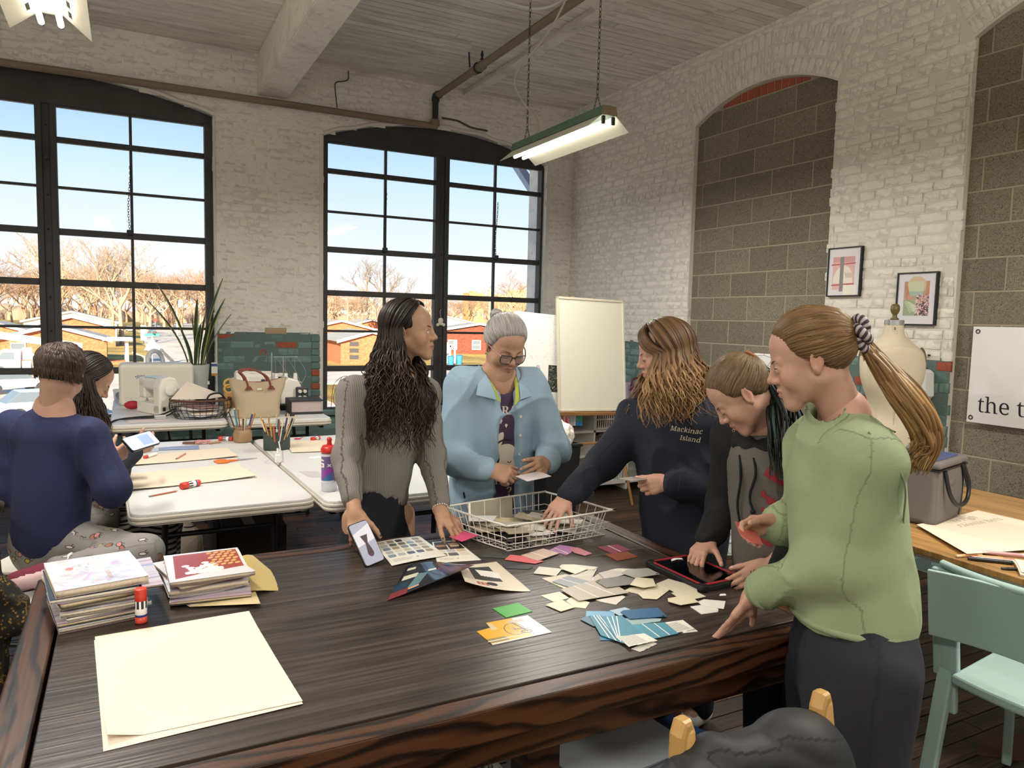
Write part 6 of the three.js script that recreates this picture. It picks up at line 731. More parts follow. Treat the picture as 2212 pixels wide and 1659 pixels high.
function scissors(label, pos, turn, s, c) { const t = thing('scissors', label, 'scissors', pos, turn); for (const k of [-1, 1]) { const h = new THREE.TorusGeometry(0.022 * s, 0.006 * s, 8, 20).scale(1.35, 0.8, 1).rotateX(PI / 2).translate(-0.09 * s, 0.006 * s, k * 0.02 * s); part(t, 'handle', [h, bar([-0.065 * s, 0.006 * s, k * 0.014 * s], [0, 0.005 * s, -k * 0.002], 0.011 * s, 0.008 * s, 0.002)], mat(c, 0.4)); part(t, 'blade', ext([[0, -0.004 * s], [0.11 * s, 0], [0.0, 0.008 * s]], 0.0018).rotateX(-PI / 2).rotateY(k * 0.05).translate(0, 0.004 * s + k * 0.001, 0), MAT.steel); } part(t, 'pivot', cyl(0.005 * s, 0.005 * s, 0.010 * s, 0.004, 0.006 * s, 0, 12), MAT.steel); return t; }
scissors('large scissors with orange handles between the two paper boards', [0.545, 0.7402, -4.375], 0.22, 1.0, 0xd9742a);
scissors('small scissors with pink handles at the far right of the right folding table', [1.03, 0.7402, -5.05], 0.9, 0.5, 0xc93a5a);
{ // jars of pencils
  const holder = (name, label, x, z, geo, m, h, R, n, seed, grp) => { const t = thing(name, label, 'jar', [x, 0.7402, z]); part(t, 'jar_body', geo, m); const r = rng(seed), C = [0xc98a3a, 0x2a2c34, 0xd9d4c8, 0x3f7f8c, 0xb5613a, 0x8c5a3a, 0x30406a, 0xa9b09a, 0xcf9a5a]; part(t, 'rim', new THREE.TorusGeometry(R * 0.98, 0.005, 6, 28).rotateX(PI / 2).scale(1, 1, name === 'pencil_tub' ? 0.62 : 1).translate(0, h, 0), m);
    for (let i = 0; i < n; i++) { const an = r() * 6.28, l = 0.16 + 0.05 * r(), tl = 0.12 + 0.3 * r(), o = thing(i % 3 === 2 ? 'pen' : 'pencil', (i % 3 === 2 ? 'pen' : 'pencil') + ' standing among the others in the ' + grp, i % 3 === 2 ? 'pen' : 'pencil', [x + R * 0.45 * cos(an), 0.752, z + R * 0.35 * sin(an)], an, 'pencils and pens in the ' + grp); o.rotation.set(0, -an, -tl); const c = C[floor(r() * 9)], pr = i % 3 === 2 ? 0.0055 : 0.0038; part(o, 'shaft', new THREE.CylinderGeometry(pr, pr, l, 8).translate(0, l / 2, 0), mat(c, 0.45)); part(o, 'tip', new THREE.ConeGeometry(pr, 0.016, 8).translate(0, l + 0.008, 0), mat(0xcaa67a, 0.6)); } return t; };
  holder('clay_jar', 'brown and cream clay jar full of pencils', 0.655, -5.02, lathe([[0.001, 0.002], [0.05, 0], [0.058, 0.01], [0.058, 0.06], [0.05, 0.078], [0.046, 0.085], [0.052, 0.095], [0.052, 0.1], [0.043, 0.1], [0.042, 0.08], [0.05, 0.012], [0.001, 0.01]], 32), mat(0x9c7d5e, 0.5, { map: rept(T.stain, 2) }), 0.097, 0.05, 12, 5, 'clay jar');
  holder('pencil_tub', 'oval dark green tub crammed with pencils and pens', 0.808, -4.67, lathe([[0.001, 0.002], [0.075, 0], [0.08, 0.008], [0.08, 0.112], [0.074, 0.112], [0.072, 0.012], [0.001, 0.01]], 36).scale(1, 1, 0.62), mat(0x37453f, 0.55, { map: rept(T.stain, 3) }), 0.11, 0.08, 22, 15, 'green tub');
}
{ const t = thing('charger', 'small white adapter with its cord standing at the table seam', 'charger', [0.738, 0.7402, -4.24]); part(t, 'block', box(0.028, 0.05, 0.028, 0, 0.025, 0, 0.006), MAT.whitePlastic); part(t, 'cord', tube([[0, 0.05, 0], [0.01, 0.07, -0.06], [0.05, 0.03, -0.2], [0.075, 0.06, -0.40], [0.07, 0.09, -0.44]], 0.004, 6), MAT.whitePlastic); part(t, 'connector', box(0.012, 0.045, 0.010, 0.072, 0.10, -0.44, 0.003), MAT.whitePlastic); }
{ // sports bottle
  const tx = canvasTex(512, 512, (g, w, h) => { g.fillStyle = '#cfcdd6'; g.fillRect(0, 0, w, h); for (let k = 0; k < 2; k++) { const x = k * 256; g.fillStyle = '#6d5a86'; g.beginPath(); g.moveTo(x, 60); g.lineTo(x + 256, 30); g.lineTo(x + 256, 470); g.lineTo(x, 490); g.fill(); g.fillStyle = '#8c3f9c'; g.beginPath(); g.moveTo(x + 20, 480); g.bezierCurveTo(x + 60, 330, x + 150, 300, x + 240, 220); g.lineTo(x + 250, 300); g.bezierCurveTo(x + 180, 360, x + 120, 420, x + 110, 480); g.fill(); g.fillStyle = '#3f6a9c'; g.beginPath(); g.moveTo(x + 120, 470); g.lineTo(x + 230, 330); g.lineTo(x + 240, 470); g.fill(); g.fillStyle = '#c06aa0'; g.beginPath(); g.moveTo(x + 10, 330); g.lineTo(x + 90, 420); g.lineTo(x + 20, 440); g.fill(); g.fillStyle = '#e6e3ea'; g.font = 'bold 200px sans-serif'; g.fillText('G', x + 20, 240); g.fillStyle = '#c9453a'; g.beginPath(); g.moveTo(x + 118, 168); g.lineTo(x + 92, 212); g.lineTo(x + 112, 212); g.lineTo(x + 98, 246); g.lineTo(x + 136, 198); g.lineTo(x + 114, 198); g.fill(); g.fillStyle = '#e6e3ea'; g.font = 'bold 90px sans-serif'; g.fillText('x', x + 180, 220); } });
  const t = thing('sports_bottle', 'clear sports bottle with a red lid and a purple wrap', 'bottle', [0.842, 0.7402, -3.475], 0.4), cl = phys(0xe8e9ee, 0.12, { transmission: 0.5, thickness: 0 });
  part(t, 'bottle_body', lathe([[0.001, 0.002], [0.034, 0], [0.037, 0.006], [0.037, 0.05], [0.035, 0.06], [0.037, 0.068], [0.037, 0.17], [0.034, 0.185], [0.034, 0.2]], 36), cl); part(t, 'wrap', new THREE.CylinderGeometry(0.0375, 0.0375, 0.135, 36, 1, true).translate(0, 0.112, 0), mat(0xffffff, 0.3, { map: tx })); part(t, 'lid', lathe([[0.001, 0.222], [0.03, 0.218], [0.0395, 0.205], [0.0395, 0.186], [0.037, 0.184]], 32), mat(0xc02a26, 0.35)); part(t, 'spout', lathe([[0.013, 0.218], [0.010, 0.235], [0.0125, 0.245], [0.009, 0.256], [0.001, 0.257]], 20), mat(0xb52622, 0.35));
  sheet('photo_card', [[0.80, -3.96], [0.89, -3.93], [0.888, -3.774], [0.82, -3.80]], 0.7404, 0.001, mat(0xc9c2c6, 0.3), 'small printed card lying left of the sports bottle', 'card'); sheet('paper_strip', [[0.93, -4.36], [1.05, -4.37], [1.05, -4.30], [0.93, -4.30]], 0.7404, 0.0006, MAT.paperB, 'white paper strip behind the sports bottle', 'paper'); }
// ---- things by the windows
const off = mat(0xe6e1d6, 0.4);
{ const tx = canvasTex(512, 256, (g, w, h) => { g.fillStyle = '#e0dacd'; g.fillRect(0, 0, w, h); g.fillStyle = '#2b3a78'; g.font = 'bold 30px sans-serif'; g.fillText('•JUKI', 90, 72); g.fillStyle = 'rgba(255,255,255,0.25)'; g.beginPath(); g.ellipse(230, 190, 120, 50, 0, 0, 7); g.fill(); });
  const t = thing('machine_cover', 'white hard cover of a sewing machine printed with blue letters', 'sewing machine cover', [0.215, 0.801, -6.86], 0.0); part(t, 'shell', box(0.56, 0.34, 0.24, 0, 0.17, 0, 0.03, 4), off); part(t, 'front_print', new THREE.PlaneGeometry(0.5, 0.27).translate(0, 0.165, 0.1205), mat(0xffffff, 0.4, { map: tx })); part(t, 'latch', box(0.07, 0.02, 0.01, 0.0, 0.02, 0.121, 0.003), MAT.cream); }
function sewingMachine(label, pos, turn, kind) {
  const t = thing('sewing_machine', label, 'sewing machine', pos, turn, 'sewing machines');
  part(t, 'bed', box(0.38, 0.085, 0.17, 0, 0.0425, 0, 0.012, 3), off); part(t, 'column', ext([[-0.085, 0], [0.085, 0], [0.082, 0.20], [0.05, 0.27], [0, 0.285], [-0.06, 0.27], [-0.085, 0.2]], 0.11, 0.015).rotateY(PI / 2).translate(0.08, 0.02, 0), off); part(t, 'arm', box(0.38, 0.10, 0.14, -0.005, 0.235, 0, 0.03, 4), off); part(t, 'head', box(0.10, 0.17, 0.14, -0.14, 0.2, 0, 0.02, 3), off); part(t, 'needle_bar', [cyl(0.006, 0.006, 0.07, -0.15, 0.11, 0.02, 10), box(0.03, 0.006, 0.02, -0.15, 0.09, 0.02, 0.002)], MAT.steel); part(t, 'hand_wheel', lathe([[0.001, 0], [0.045, 0], [0.048, 0.006], [0.048, 0.02], [0.04, 0.026], [0.001, 0.028]], 30).rotateZ(-PI / 2).translate(0.19, 0.2, 0), off); part(t, 'handle', kind ? box(0.2, 0.014, 0.03, 0, 0.29, 0, 0.006) : box(0.24, 0.01, 0.12, 0, 0.288, 0, 0.004), kind ? off : mat(0xc9d9e6, 0.3)); part(t, 'badge', kind ? box(0.14, 0.05, 0.004, -0.09, 0.235, 0.071, 0.002) : box(0.004, 0.06, 0.04, -0.191, 0.2, 0, 0.002), mat(kind ? 0x2f3a5c : 0x3a3f4a, 0.4)); part(t, 'vent', Array.from({ length: 9 }, (_, i) => box(0.002, 0.006, 0.018, 0.192, 0.04 + (i % 3) * 0.012, -0.03 + floor(i / 3) * 0.025)), MAT.cream); part(t, 'socket', box(0.004, 0.03, 0.022, 0.192, 0.05, 0.05, 0.002), MAT.black); return t;
}
sewingMachine('cream sewing machine turned end on, with a round hand wheel, before the boxed one', [0.205, 0.801, -6.2], -1.15, 0).scale.setScalar(0.95);
sewingMachine('white sewing machine with a dark display behind the canvas tote bag', [0.965, 0.801, -6.38], PI, 1).scale.setScalar(1.0);
{ const t = thing('power_lead', 'black leads running from the cream sewing machine over the table edge', 'cord', [0, 0, 0]); part(t, 'lead', [tube([[0.31, 0.85, -6.02], [0.2, 0.815, -5.95], [0.05, 0.812, -5.9], [-0.08, 0.812, -5.75], [-0.14, 0.75, -5.68], [-0.16, 0.5, -5.7], [-0.14, 0.2, -5.75]], 0.006, 6, 60), tube([[0.31, 0.84, -5.99], [0.22, 0.812, -5.88], [0.0, 0.812, -5.82], [-0.1, 0.812, -5.72], [-0.145, 0.74, -5.66], [-0.17, 0.4, -5.68]], 0.005, 6, 60)], MAT.black); }
{ const t = thing('pin_cushion', 'red pin cushion stuck with pins beside the cream sewing machine', 'pin cushion', [0.03, 0.801, -6.5]); part(t, 'cushion', sph(0.06, 0, 0, 0, 18).scale(1, 0.55, 0.8).translate(0, 0.033, 0), mat(0xb5263c, 0.7)); const r = rng(2); part(t, 'pin', Array.from({ length: 14 }, () => { const x = (r() - 0.5) * 0.08, z = (r() - 0.5) * 0.06; return mg([rod([x, 0.05, z], [x * 1.3, 0.09, z * 1.2], 0.0009, 4), sph(0.003, x * 1.3, 0.09, z * 1.2, 6)]); }), MAT.whitePlastic).userData.kind = 'stuff'; }
{ const t = thing('plastic_jar', 'small clear jar with a white lid and blue contents at the table corner', 'jar', [-0.07, 0.801, -7.28]); part(t, 'jar_body', cyl(0.045, 0.042, 0.07, 0, 0.035, 0, 24), phys(0xdde4ea, 0.1, { transmission: 0.7, thickness: 0 })); part(t, 'contents', sph(0.03, 0, 0.03, 0, 10), mat(0x47627a, 0.6)); part(t, 'lid', cyl(0.047, 0.047, 0.016, 0, 0.077, 0, 24), MAT.whitePlastic); }
{ const t = thing('fruit_basket', 'round dark wire basket with papers inside on the window table', 'basket', [0.475, 0.801, -5.86]), w = [], R = (y) => 0.17 + 0.045 * sin(clamp(y / 0.13, 0, 1) * 2.2), m = MAT.iron; for (let i = 0; i < 30; i++) { const a = i / 30 * 2 * PI, pts = []; for (let k = 0; k <= 6; k++) { const y = k * 0.022; pts.push([R(y) * cos(a), y + 0.003, R(y) * sin(a) * 0.86]); } w.push(tube(pts, 0.0022, 5, 10)); } for (const y of [0.003, 0.035, 0.07, 0.1]) w.push(new THREE.TorusGeometry(R(y), 0.0022, 5, 40).rotateX(PI / 2).scale(1, 1, 0.86).translate(0, y, 0)); part(t, 'wires', w, m).userData.kind = 'stuff'; part(t, 'rim', new THREE.TorusGeometry(R(0.132), 0.009, 8, 48).rotateX(PI / 2).scale(1, 1, 0.86).translate(0, 0.135, 0), mat(0x5a3a2a, 0.8)); part(t, 'handle', tube([[0.02, 0.135, 0.16], [0.05, 0.18, 0.15], [0.12, 0.185, 0.12], [0.16, 0.135, 0.10]], 0.007, 8), MAT.black);
  const r = rng(12); for (let i = 0; i < 4; i++) { const o = solo('folded_paper', box(0.24, 0.012, 0.18, 0, 0, 0, 0.003), [MAT.paperB, MAT.paper, MAT.paperW, mat(0xb98f86, 0.6)][i], ['lowest folded paper in the round wire basket', 'second folded paper in the round wire basket', 'white folded paper third in the round wire basket', 'pinkish folded paper on top in the round wire basket'][i], 'paper', [0.475, 0.82 + i * 0.022, -5.86], r() * 3); o.rotation.z = 0.1 * (r() - 0.5); }
  const s = sheet('paper_sheet', [[0.27, -5.80], [0.40, -6.13], [0.66, -5.93], [0.52, -5.76]], 0.945, 0.0008, MAT.paper, 'large cream sheet lying aslant over the round wire basket', 'paper', (u, v) => 0.10 * u * (1 - v)); sheet('pattern_sheet', [[-0.029, -5.836], [0.167, -5.90], [0.279, -5.73], [0.008, -5.66]], 0.8012, 0.0006, mat(0xe0d6d2, 0.6), 'pale printed sheet at the front edge of the window table', 'paper'); { const b = thing('bobbin_box', 'small clear box on the printed sheet at the table edge', 'box', [0.2, 0.8025, -5.81], 0.3); part(b, 'box_body', box(0.07, 0.025, 0.035, 0, 0.0125, 0, 0.004), phys(0xeef0f2, 0.1, { transmission: 0.6, thickness: 0 })); part(b, 'lid', box(0.072, 0.004, 0.037, 0, 0.027, 0, 0.001), MAT.whitePlastic); } }
{ // tote bag
  const t = thing('tote_bag', 'beige canvas tote bag with a red lining and brown leather handles', 'bag', [0.86, 0.801, -5.76], 0.04), m = mat(0xb3a287, 0.85, { bumpMap: rept(T.weave, 8), bumpScale: 0.0015 }), ring = (y, w, d) => { const o = []; for (let i = 0; i < 40; i++) { const a = i / 40 * 2 * PI, c = cos(a), s = sin(a), k = 0.62; o.push([Math.sign(c) * Math.pow(abs(c), k) * w, y, Math.sign(s) * Math.pow(abs(s), k) * d]); } return o; };
  const lev = [[0, 0.150, 0.065], [0.012, 0.158, 0.075], [0.055, 0.160, 0.078], [0.058, 0.156, 0.074], [0.14, 0.163, 0.07], [0.22, 0.19, 0.05], [0.262, 0.205, 0.030]], rs = lev.map((l) => ring(...l)), P = [], I = []; rs.forEach((r2, j) => r2.forEach((p, i) => { const n = 0.006 * n3(p[0] * 14, p[1] * 14, p[2] * 14); P.push(p[0] + n, p[1] + (j === 6 ? -0.02 * cos(p[0] * 12) + 0.02 : 0), p[2] + n * 2 * Math.sign(p[2])); })); for (let j = 0; j < 6; j++) for (let i = 0; i < 40; i++) { const a = j * 40 + i, b = j * 40 + (i + 1) % 40; I.push(a, a + 40, b, b, a + 40, b + 40); } const g = new THREE.BufferGeometry(); g.setAttribute('position', new THREE.Float32BufferAttribute(P, 3)); g.setIndex(I); g.computeVertexNormals(); part(t, 'bag_body', muv(g), m); part(t, 'lining', [box(0.36, 0.03, 0.04, 0, 0.25, -0.008, 0.01)], mat(0x9c1f2f, 0.6));
  const lt = mat(0x7d4038, 0.45); for (const z of [0.045, -0.045]) { part(t, 'handle', tube([[-0.075, 0.22, z + 0.02], [-0.10, 0.30, z + 0.02], [-0.13, 0.345, z + 0.02], [-0.05, 0.36, z + 0.03], [0.05, 0.31, z + 0.03], [0.085, 0.22, z + 0.02]], 0.0075, 8, 40), lt); for (const x of [-0.075, 0.085]) part(t, 'handle_patch', rot(ext([[-0.03, 0], [0.03, 0], [0.012, 0.028], [-0.012, 0.028]], 0.004, 0.001), 0).translate(x, 0.21, z + 0.018), lt); } part(t, 'label_patch', box(0.03, 0.014, 0.004, 0, 0.215, 0.066, 0.001), MAT.cream);
}
{ const t = thing('masking_tape', 'rolls of tape and a cardboard box beside the tote bag', 'tape', [0.665, 0.801, -5.95]); for (const y of [0.24, 0.20]) part(t, 'roll', new THREE.TorusGeometry(0.03, 0.009, 8, 22).translate(0.01, y, 0.05 - y * 0.1), mat(0xc9a04a, 0.4)); part(t, 'carton', box(0.08, 0.17, 0.08, 0.02, 0.085, 0, 0.003), mat(0xb98a5a, 0.8)); part(t, 'paper_bag', box(0.07, 0.06, 0.05, 0.02, 0.03, 0.10, 0.008), MAT.paperW); const k = thing('speaker_box', 'small black box on the ledge behind the tote bag', 'box', [0.56, 0.801, -6.62]); part(k, 'case', box(0.12, 0.10, 0.08, 0, 0.05, 0, 0.01), MAT.black); part(k, 'top_knob', cyl(0.015, 0.015, 0.01, 0, 0.105, 0), MAT.iron); }
{ const t = thing('serger', 'grey and white overlock machine with a thread stand and cones', 'sewing machine', [1.17, 0.801, -6.2], 0.1); part(t, 'base', box(0.26, 0.05, 0.2, 0, 0.025, 0, 0.012), MAT.black); part(t, 'body', ext([[-0.08, 0], [0.1, 0], [0.1, 0.12], [0.06, 0.2], [-0.02, 0.22], [-0.08, 0.16]], 0.16, 0.015).translate(0, 0.04, -0.1), off); part(t, 'dark_face', box(0.1, 0.13, 0.03, 0.085, 0.12, 0.075, 0.01), mat(0x3c3e44, 0.4)); for (let i = 0; i < 4; i++) part(t, 'dial', rot(cyl(0.014, 0.014, 0.02, 0, 0, 0, 16), PI / 2).translate(0.06 + (i % 2) * 0.04, 0.15 - floor(i / 2) * 0.05, 0.10), MAT.cream); part(t, 'thread_stand', [rod([-0.02, 0.2, -0.09], [-0.02, 0.42, -0.09], 0.004), rod([-0.1, 0.42, -0.09], [0.1, 0.42, -0.09], 0.003), rod([-0.13, 0.1, -0.03], [-0.13, 0.46, -0.03], 0.005), box(0.24, 0.01, 0.08, 0, 0.21, -0.09, 0.004)], MAT.steel); for (const x of [-0.08, 0.0, 0.08]) part(t, 'thread_cone', lathe([[0.001, 0], [0.022, 0], [0.014, 0.07], [0.001, 0.07]], 18).translate(x, 0.215, -0.09), MAT.whitePlastic); part(t, 'thread', [-0.08, 0, 0.08].map((x) => tube([[x, 0.285, -0.09], [x, 0.42, -0.09], [x + 0.06, 0.3, 0.0], [0.08, 0.2, 0.06]], 0.0012, 4, 20)), MAT.steel); }
{ const t = thing('scissor_stand', 'clear holder with pink handled scissors before the white sewing machine', 'holder', [0.93, 0.801, -6.08]); part(t, 'holder', box(0.09, 0.22, 0.05, 0, 0.11, 0, 0.006), phys(0xf0f0f2, 0.1, { transmission: 0.8, thickness: 0 })); for (const [x, y] of [[-0.012, 0.17], [0.016, 0.14]]) part(t, 'scissor_handle', new THREE.TorusGeometry(0.02, 0.006, 8, 20).scale(0.8, 1.5, 1).translate(x, y, 0.03), mat(0xd9376e, 0.4)); part(t, 'cap', box(0.03, 0.03, 0.03, 0.02, 0.24, 0, 0.006), mat(0x30385a, 0.4)); }
{ const t = thing('storage_case', 'dark edged case with a pale pinkish front at the table end', 'case', [1.235, 0.801, -5.93], -0.03); part(t, 'case_body', box(0.23, 0.085, 0.22, 0, 0.058, 0, 0.004), mat(0xb5a3a0, 0.6)); part(t, 'lid', box(0.25, 0.012, 0.24, 0, 0.106, 0, 0.004), MAT.iron); part(t, 'base_plate', box(0.25, 0.014, 0.24, 0, 0.008, 0, 0.004), MAT.iron); part(t, 'spine', box(0.012, 0.1, 0.24, -0.12, 0.055, 0, 0.004), MAT.black); const k = thing('snips', 'small black thread snips lying in front of the case', 'scissors', [1.06, 0.8015, -5.74]); part(k, 'grip', box(0.07, 0.012, 0.018, 0.03, 0.006, 0, 0.005), MAT.black); part(k, 'blade', ext([[0, -0.003], [-0.06, 0], [0, 0.005]], 0.003).rotateX(-PI / 2).translate(0, 0.005, 0), MAT.steel); }
{ // snake plant in a pale pot on the ledge
  const t = thing('snake_plant', 'tall snake plant in a pale grey pot at the left window', 'plant', [0.535, 0.801, -7.19], 0), pot = lathe([[0.001, 0], [0.095, 0], [0.1, 0.01], [0.123, 0.30], [0.125, 0.305], [0.115, 0.305], [0.11, 0.28], [0.001, 0.28]], 44), r = rng(41); part(t, 'pot', pot, mat(0xc3c9c1, 0.5)); part(t, 'price_tag', box(0.03, 0.03, 0.001, 0.085, 0.14, 0.075, 0).rotateY(0.3), MAT.paperW); part(t, 'soil', cyl(0.112, 0.112, 0.01, 0, 0.282, 0, 30), mat(0x2e2620, 1));
  const leaf = (x, z, H, lean, an, w, tw) => { const P = [], C = [], I = [], n = 16; for (let k = 0; k <= n; k++) { const t2 = k / n, wd = w * (0.55 + 1.0 * t2 * (1 - t2) * 2.2) * (t2 > 0.75 ? sqrt(max(0, (1 - t2) / 0.25)) * 0.98 + 0.02 : 1), y = 0.28 + H * t2, ln = lean * t2 * t2 * 1.0 + lean * 0.35 * t2, a = an + tw * t2; for (let i = -2; i <= 2; i++) { const o = wd * i / 2, cup = 0.010 * (i * i / 4 - 0.5); P.push(x + ln * cos(an) - sin(a) * o + cos(a) * cup, y, z + ln * sin(an) + cos(a) * o + sin(a) * cup); const e = abs(i) === 2, b = 0.8 + 0.5 * n3(t2 * 22, i, x * 50); C.push(e ? 0.42 : 0.035 * b, e ? 0.42 : 0.065 * b, e ? 0.12 : 0.035 * b); } } for (let k = 0; k < n; k++) for (let i = 0; i < 4; i++) { const a = k * 5 + i; I.push(a, a + 1, a + 5, a + 1, a + 6, a + 5); } const g = new THREE.BufferGeometry(); g.setAttribute('position', new THREE.Float32BufferAttribute(P, 3)); g.setAttribute('color', new THREE.Float32BufferAttribute(C, 3)); g.setIndex(I); g.computeVertexNormals(); return muv(g); };
  const lm = mat(0xffffff, 0.45, { vertexColors: true, side: THREE.DoubleSide }); const Ls = [[-0.05, 0.02, 0.58, 0.24, 3.3, 0.020, 0.5], [-0.03, 0, 0.74, 0.20, 3.2, 0.020, 0.8], [0.0, 0.02, 0.62, 0.02, 0.3, 0.019, 1.4], [0.03, 0.0, 0.50, 0.05, 0.2, 0.018, 0.6], [0.05, 0.03, 0.80, 0.14, 0.05, 0.022, -0.8], [0.07, 0.0, 0.62, 0.14, 0.2, 0.020, 1], [0.02, -0.03, 0.44, 0.03, 2.8, 0.022, 0.4], [0.05, 0.05, 0.42, 0.08, 0.8, 0.024, 0.2], [-0.02, 0.05, 0.36, 0.12, 2.3, 0.02, 0.3], [0.0, 0.06, 0.40, 0.09, 1.2, 0.02, 0.9], [0.08, 0.02, 0.48, 0.17, 0.0, 0.021, 0.4]]; for (const l of Ls) part(t, 'leaf', leaf(...l), lm);
  const g = thing('hang_tag', 'small blue white and orange hang tag beside the plant pot', 'tag', [0.70, 1.0, -7.2], -0.2); part(g, 'card', bb(-0.025, 0.025, 0, 0.12, -0.001, 0.001), MAT.paperW); part(g, 'stripe', bb(-0.025, 0.025, 0.085, 0.11, 0.001, 0.0015), mat(0x3a4f86, 0.5)); part(g, 'foot_stripe', bb(-0.025, 0.025, 0, 0.022, 0.001, 0.0015), mat(0xc98a4a, 0.5)); part(g, 'string', tube([[0, 0.12, 0], [0.01, 0.16, 0], [0, 0.2, 0.01]], 0.0015, 4), MAT.cream); }
{ // magnifier lamp
  const t = thing('magnifier_lamp', 'white ring magnifier lamp on a folding arm over the boxed machine', 'lamp', [0.39, 0.801, -7.12]), m = mat(0xdde0e6, 0.35); part(t, 'ring', new THREE.TorusGeometry(0.085, 0.018, 12, 40).scale(1, 1.15, 1).rotateY(0.75).rotateX(-0.15).translate(-0.175, 0.33, 0), m); part(t, 'lens', cyl(0.07, 0.07, 0.006, 0, 0, 0, 32).rotateX(PI / 2).rotateY(0.75).rotateX(-0.15).translate(-0.175, 0.33, 0), phys(0xeaf2f8, 0.05, { transmission: 0.9, thickness: 0 })); part(t, 'arm', [rod([-0.12, 0.435, 0.0], [0.0, 0.305, 0], 0.007), rod([-0.115, 0.41, 0.012], [0.0, 0.285, 0.012], 0.007)], m); part(t, 'joint', [sph(0.018, -0.125, 0.43, 0, 12), sph(0.018, 0.0, 0.295, 0, 12)], m); part(t, 'post', rod([0.0, 0.0, 0], [0.0, 0.295, 0], 0.011, 12), m); part(t, 'clamp', box(0.06, 0.03, 0.05, 0, 0.015, 0, 0.005), m); }
{ const t = thing('wire_face', 'wire outline of a long-haired face standing at the foot of the second window', 'wire art', [1.97, 0.61, -7.53]), w = (p) => tube(p.map((q) => [q[0], q[1], 0]), 0.0028, 5, 60); part(t, 'wire', [w([[-0.13, 0], [-0.12, 0.14], [-0.10, 0.26], [-0.03, 0.33], [0.05, 0.34], [0.12, 0.28], [0.15, 0.2], [0.14, 0.08], [0.10, 0.0]]), w([[-0.07, 0.24], [-0.06, 0.14], [0, 0.09], [0.06, 0.14], [0.075, 0.24], [0.03, 0.30], [-0.04, 0.29], [-0.07, 0.24]]), w([[-0.02, 0.33], [-0.09, 0.2], [-0.1, 0.08], [-0.04, 0.0]]), w([[0.02, 0.335], [0.1, 0.22], [0.09, 0.1], [0.13, 0.02]]), w([[-0.045, 0.2], [-0.02, 0.21], [-0.01, 0.2]]), w([[0.02, 0.2], [0.04, 0.21], [0.055, 0.2]]), w([[0.005, 0.2], [0.012, 0.165], [0.0, 0.16]]), w([[-0.02, 0.135], [0.005, 0.142], [0.03, 0.135], [0.005, 0.128], [-0.02, 0.135]]), w([[-0.03, 0.09], [-0.05, 0.04], [0.0, 0.05], [0.06, 0.03], [0.03, 0.09]])], MAT.iron); part(t, 'foot', box(0.26, 0.01, 0.03, 0, 0.005, 0, 0.003), MAT.iron); }
{ const t = thing('ornament', 'small white flower ornament hanging on the mullion of the second window', 'ornament', [3.03, 1.5, ZW - 0.085]); part(t, 'flower', [sph(0.032, 0, 0.045, 0, 14).scale(1, 1, 0.5), ...[0, 1, 2, 3].map((i) => sph(0.020, -0.036 + i * 0.024, 0.018 - 0.012 * abs(i - 1.5), 0, 10).scale(1, 1, 0.5))], mat(0xe6ded0, 0.6)); part(t, 'string', tube([[0, 0.08, 0], [-0.008, 0.13, 0], [0, 0.17, 0]], 0.002, 5), MAT.cream); }
{ const t = thing('pink_strap_bag', 'dark backpack with a bright pink strap hanging by the window table', 'bag', [1.60, 0.30, -5.6]); part(t, 'bag_body', box(0.3, 0.36, 0.18, 0.05, 0.2, 0, 0.06, 4), mat(0x23202a, 0.8)); part(t, 'strap', bar([-0.12, 0.2, 0.09], [-0.03, 0.50, 0.06], 0.05, 0.01, 0.003, [0, 0, 1]), mat(0xc02560, 0.6)); const c = thing('stool', 'dark stool behind the girl in the grey top', 'stool', [1.62, 0, -5.6]); part(c, 'seat', box(0.36, 0.03, 0.3, 0, 0.285, 0, 0.01), MAT.black); for (const [x, z] of [[-0.14, -0.12], [0.14, -0.12], [-0.14, 0.12], [0.14, 0.12]]) part(c, 'leg', rod([x, 0, z], [x, 0.275, z], 0.012), MAT.black); }
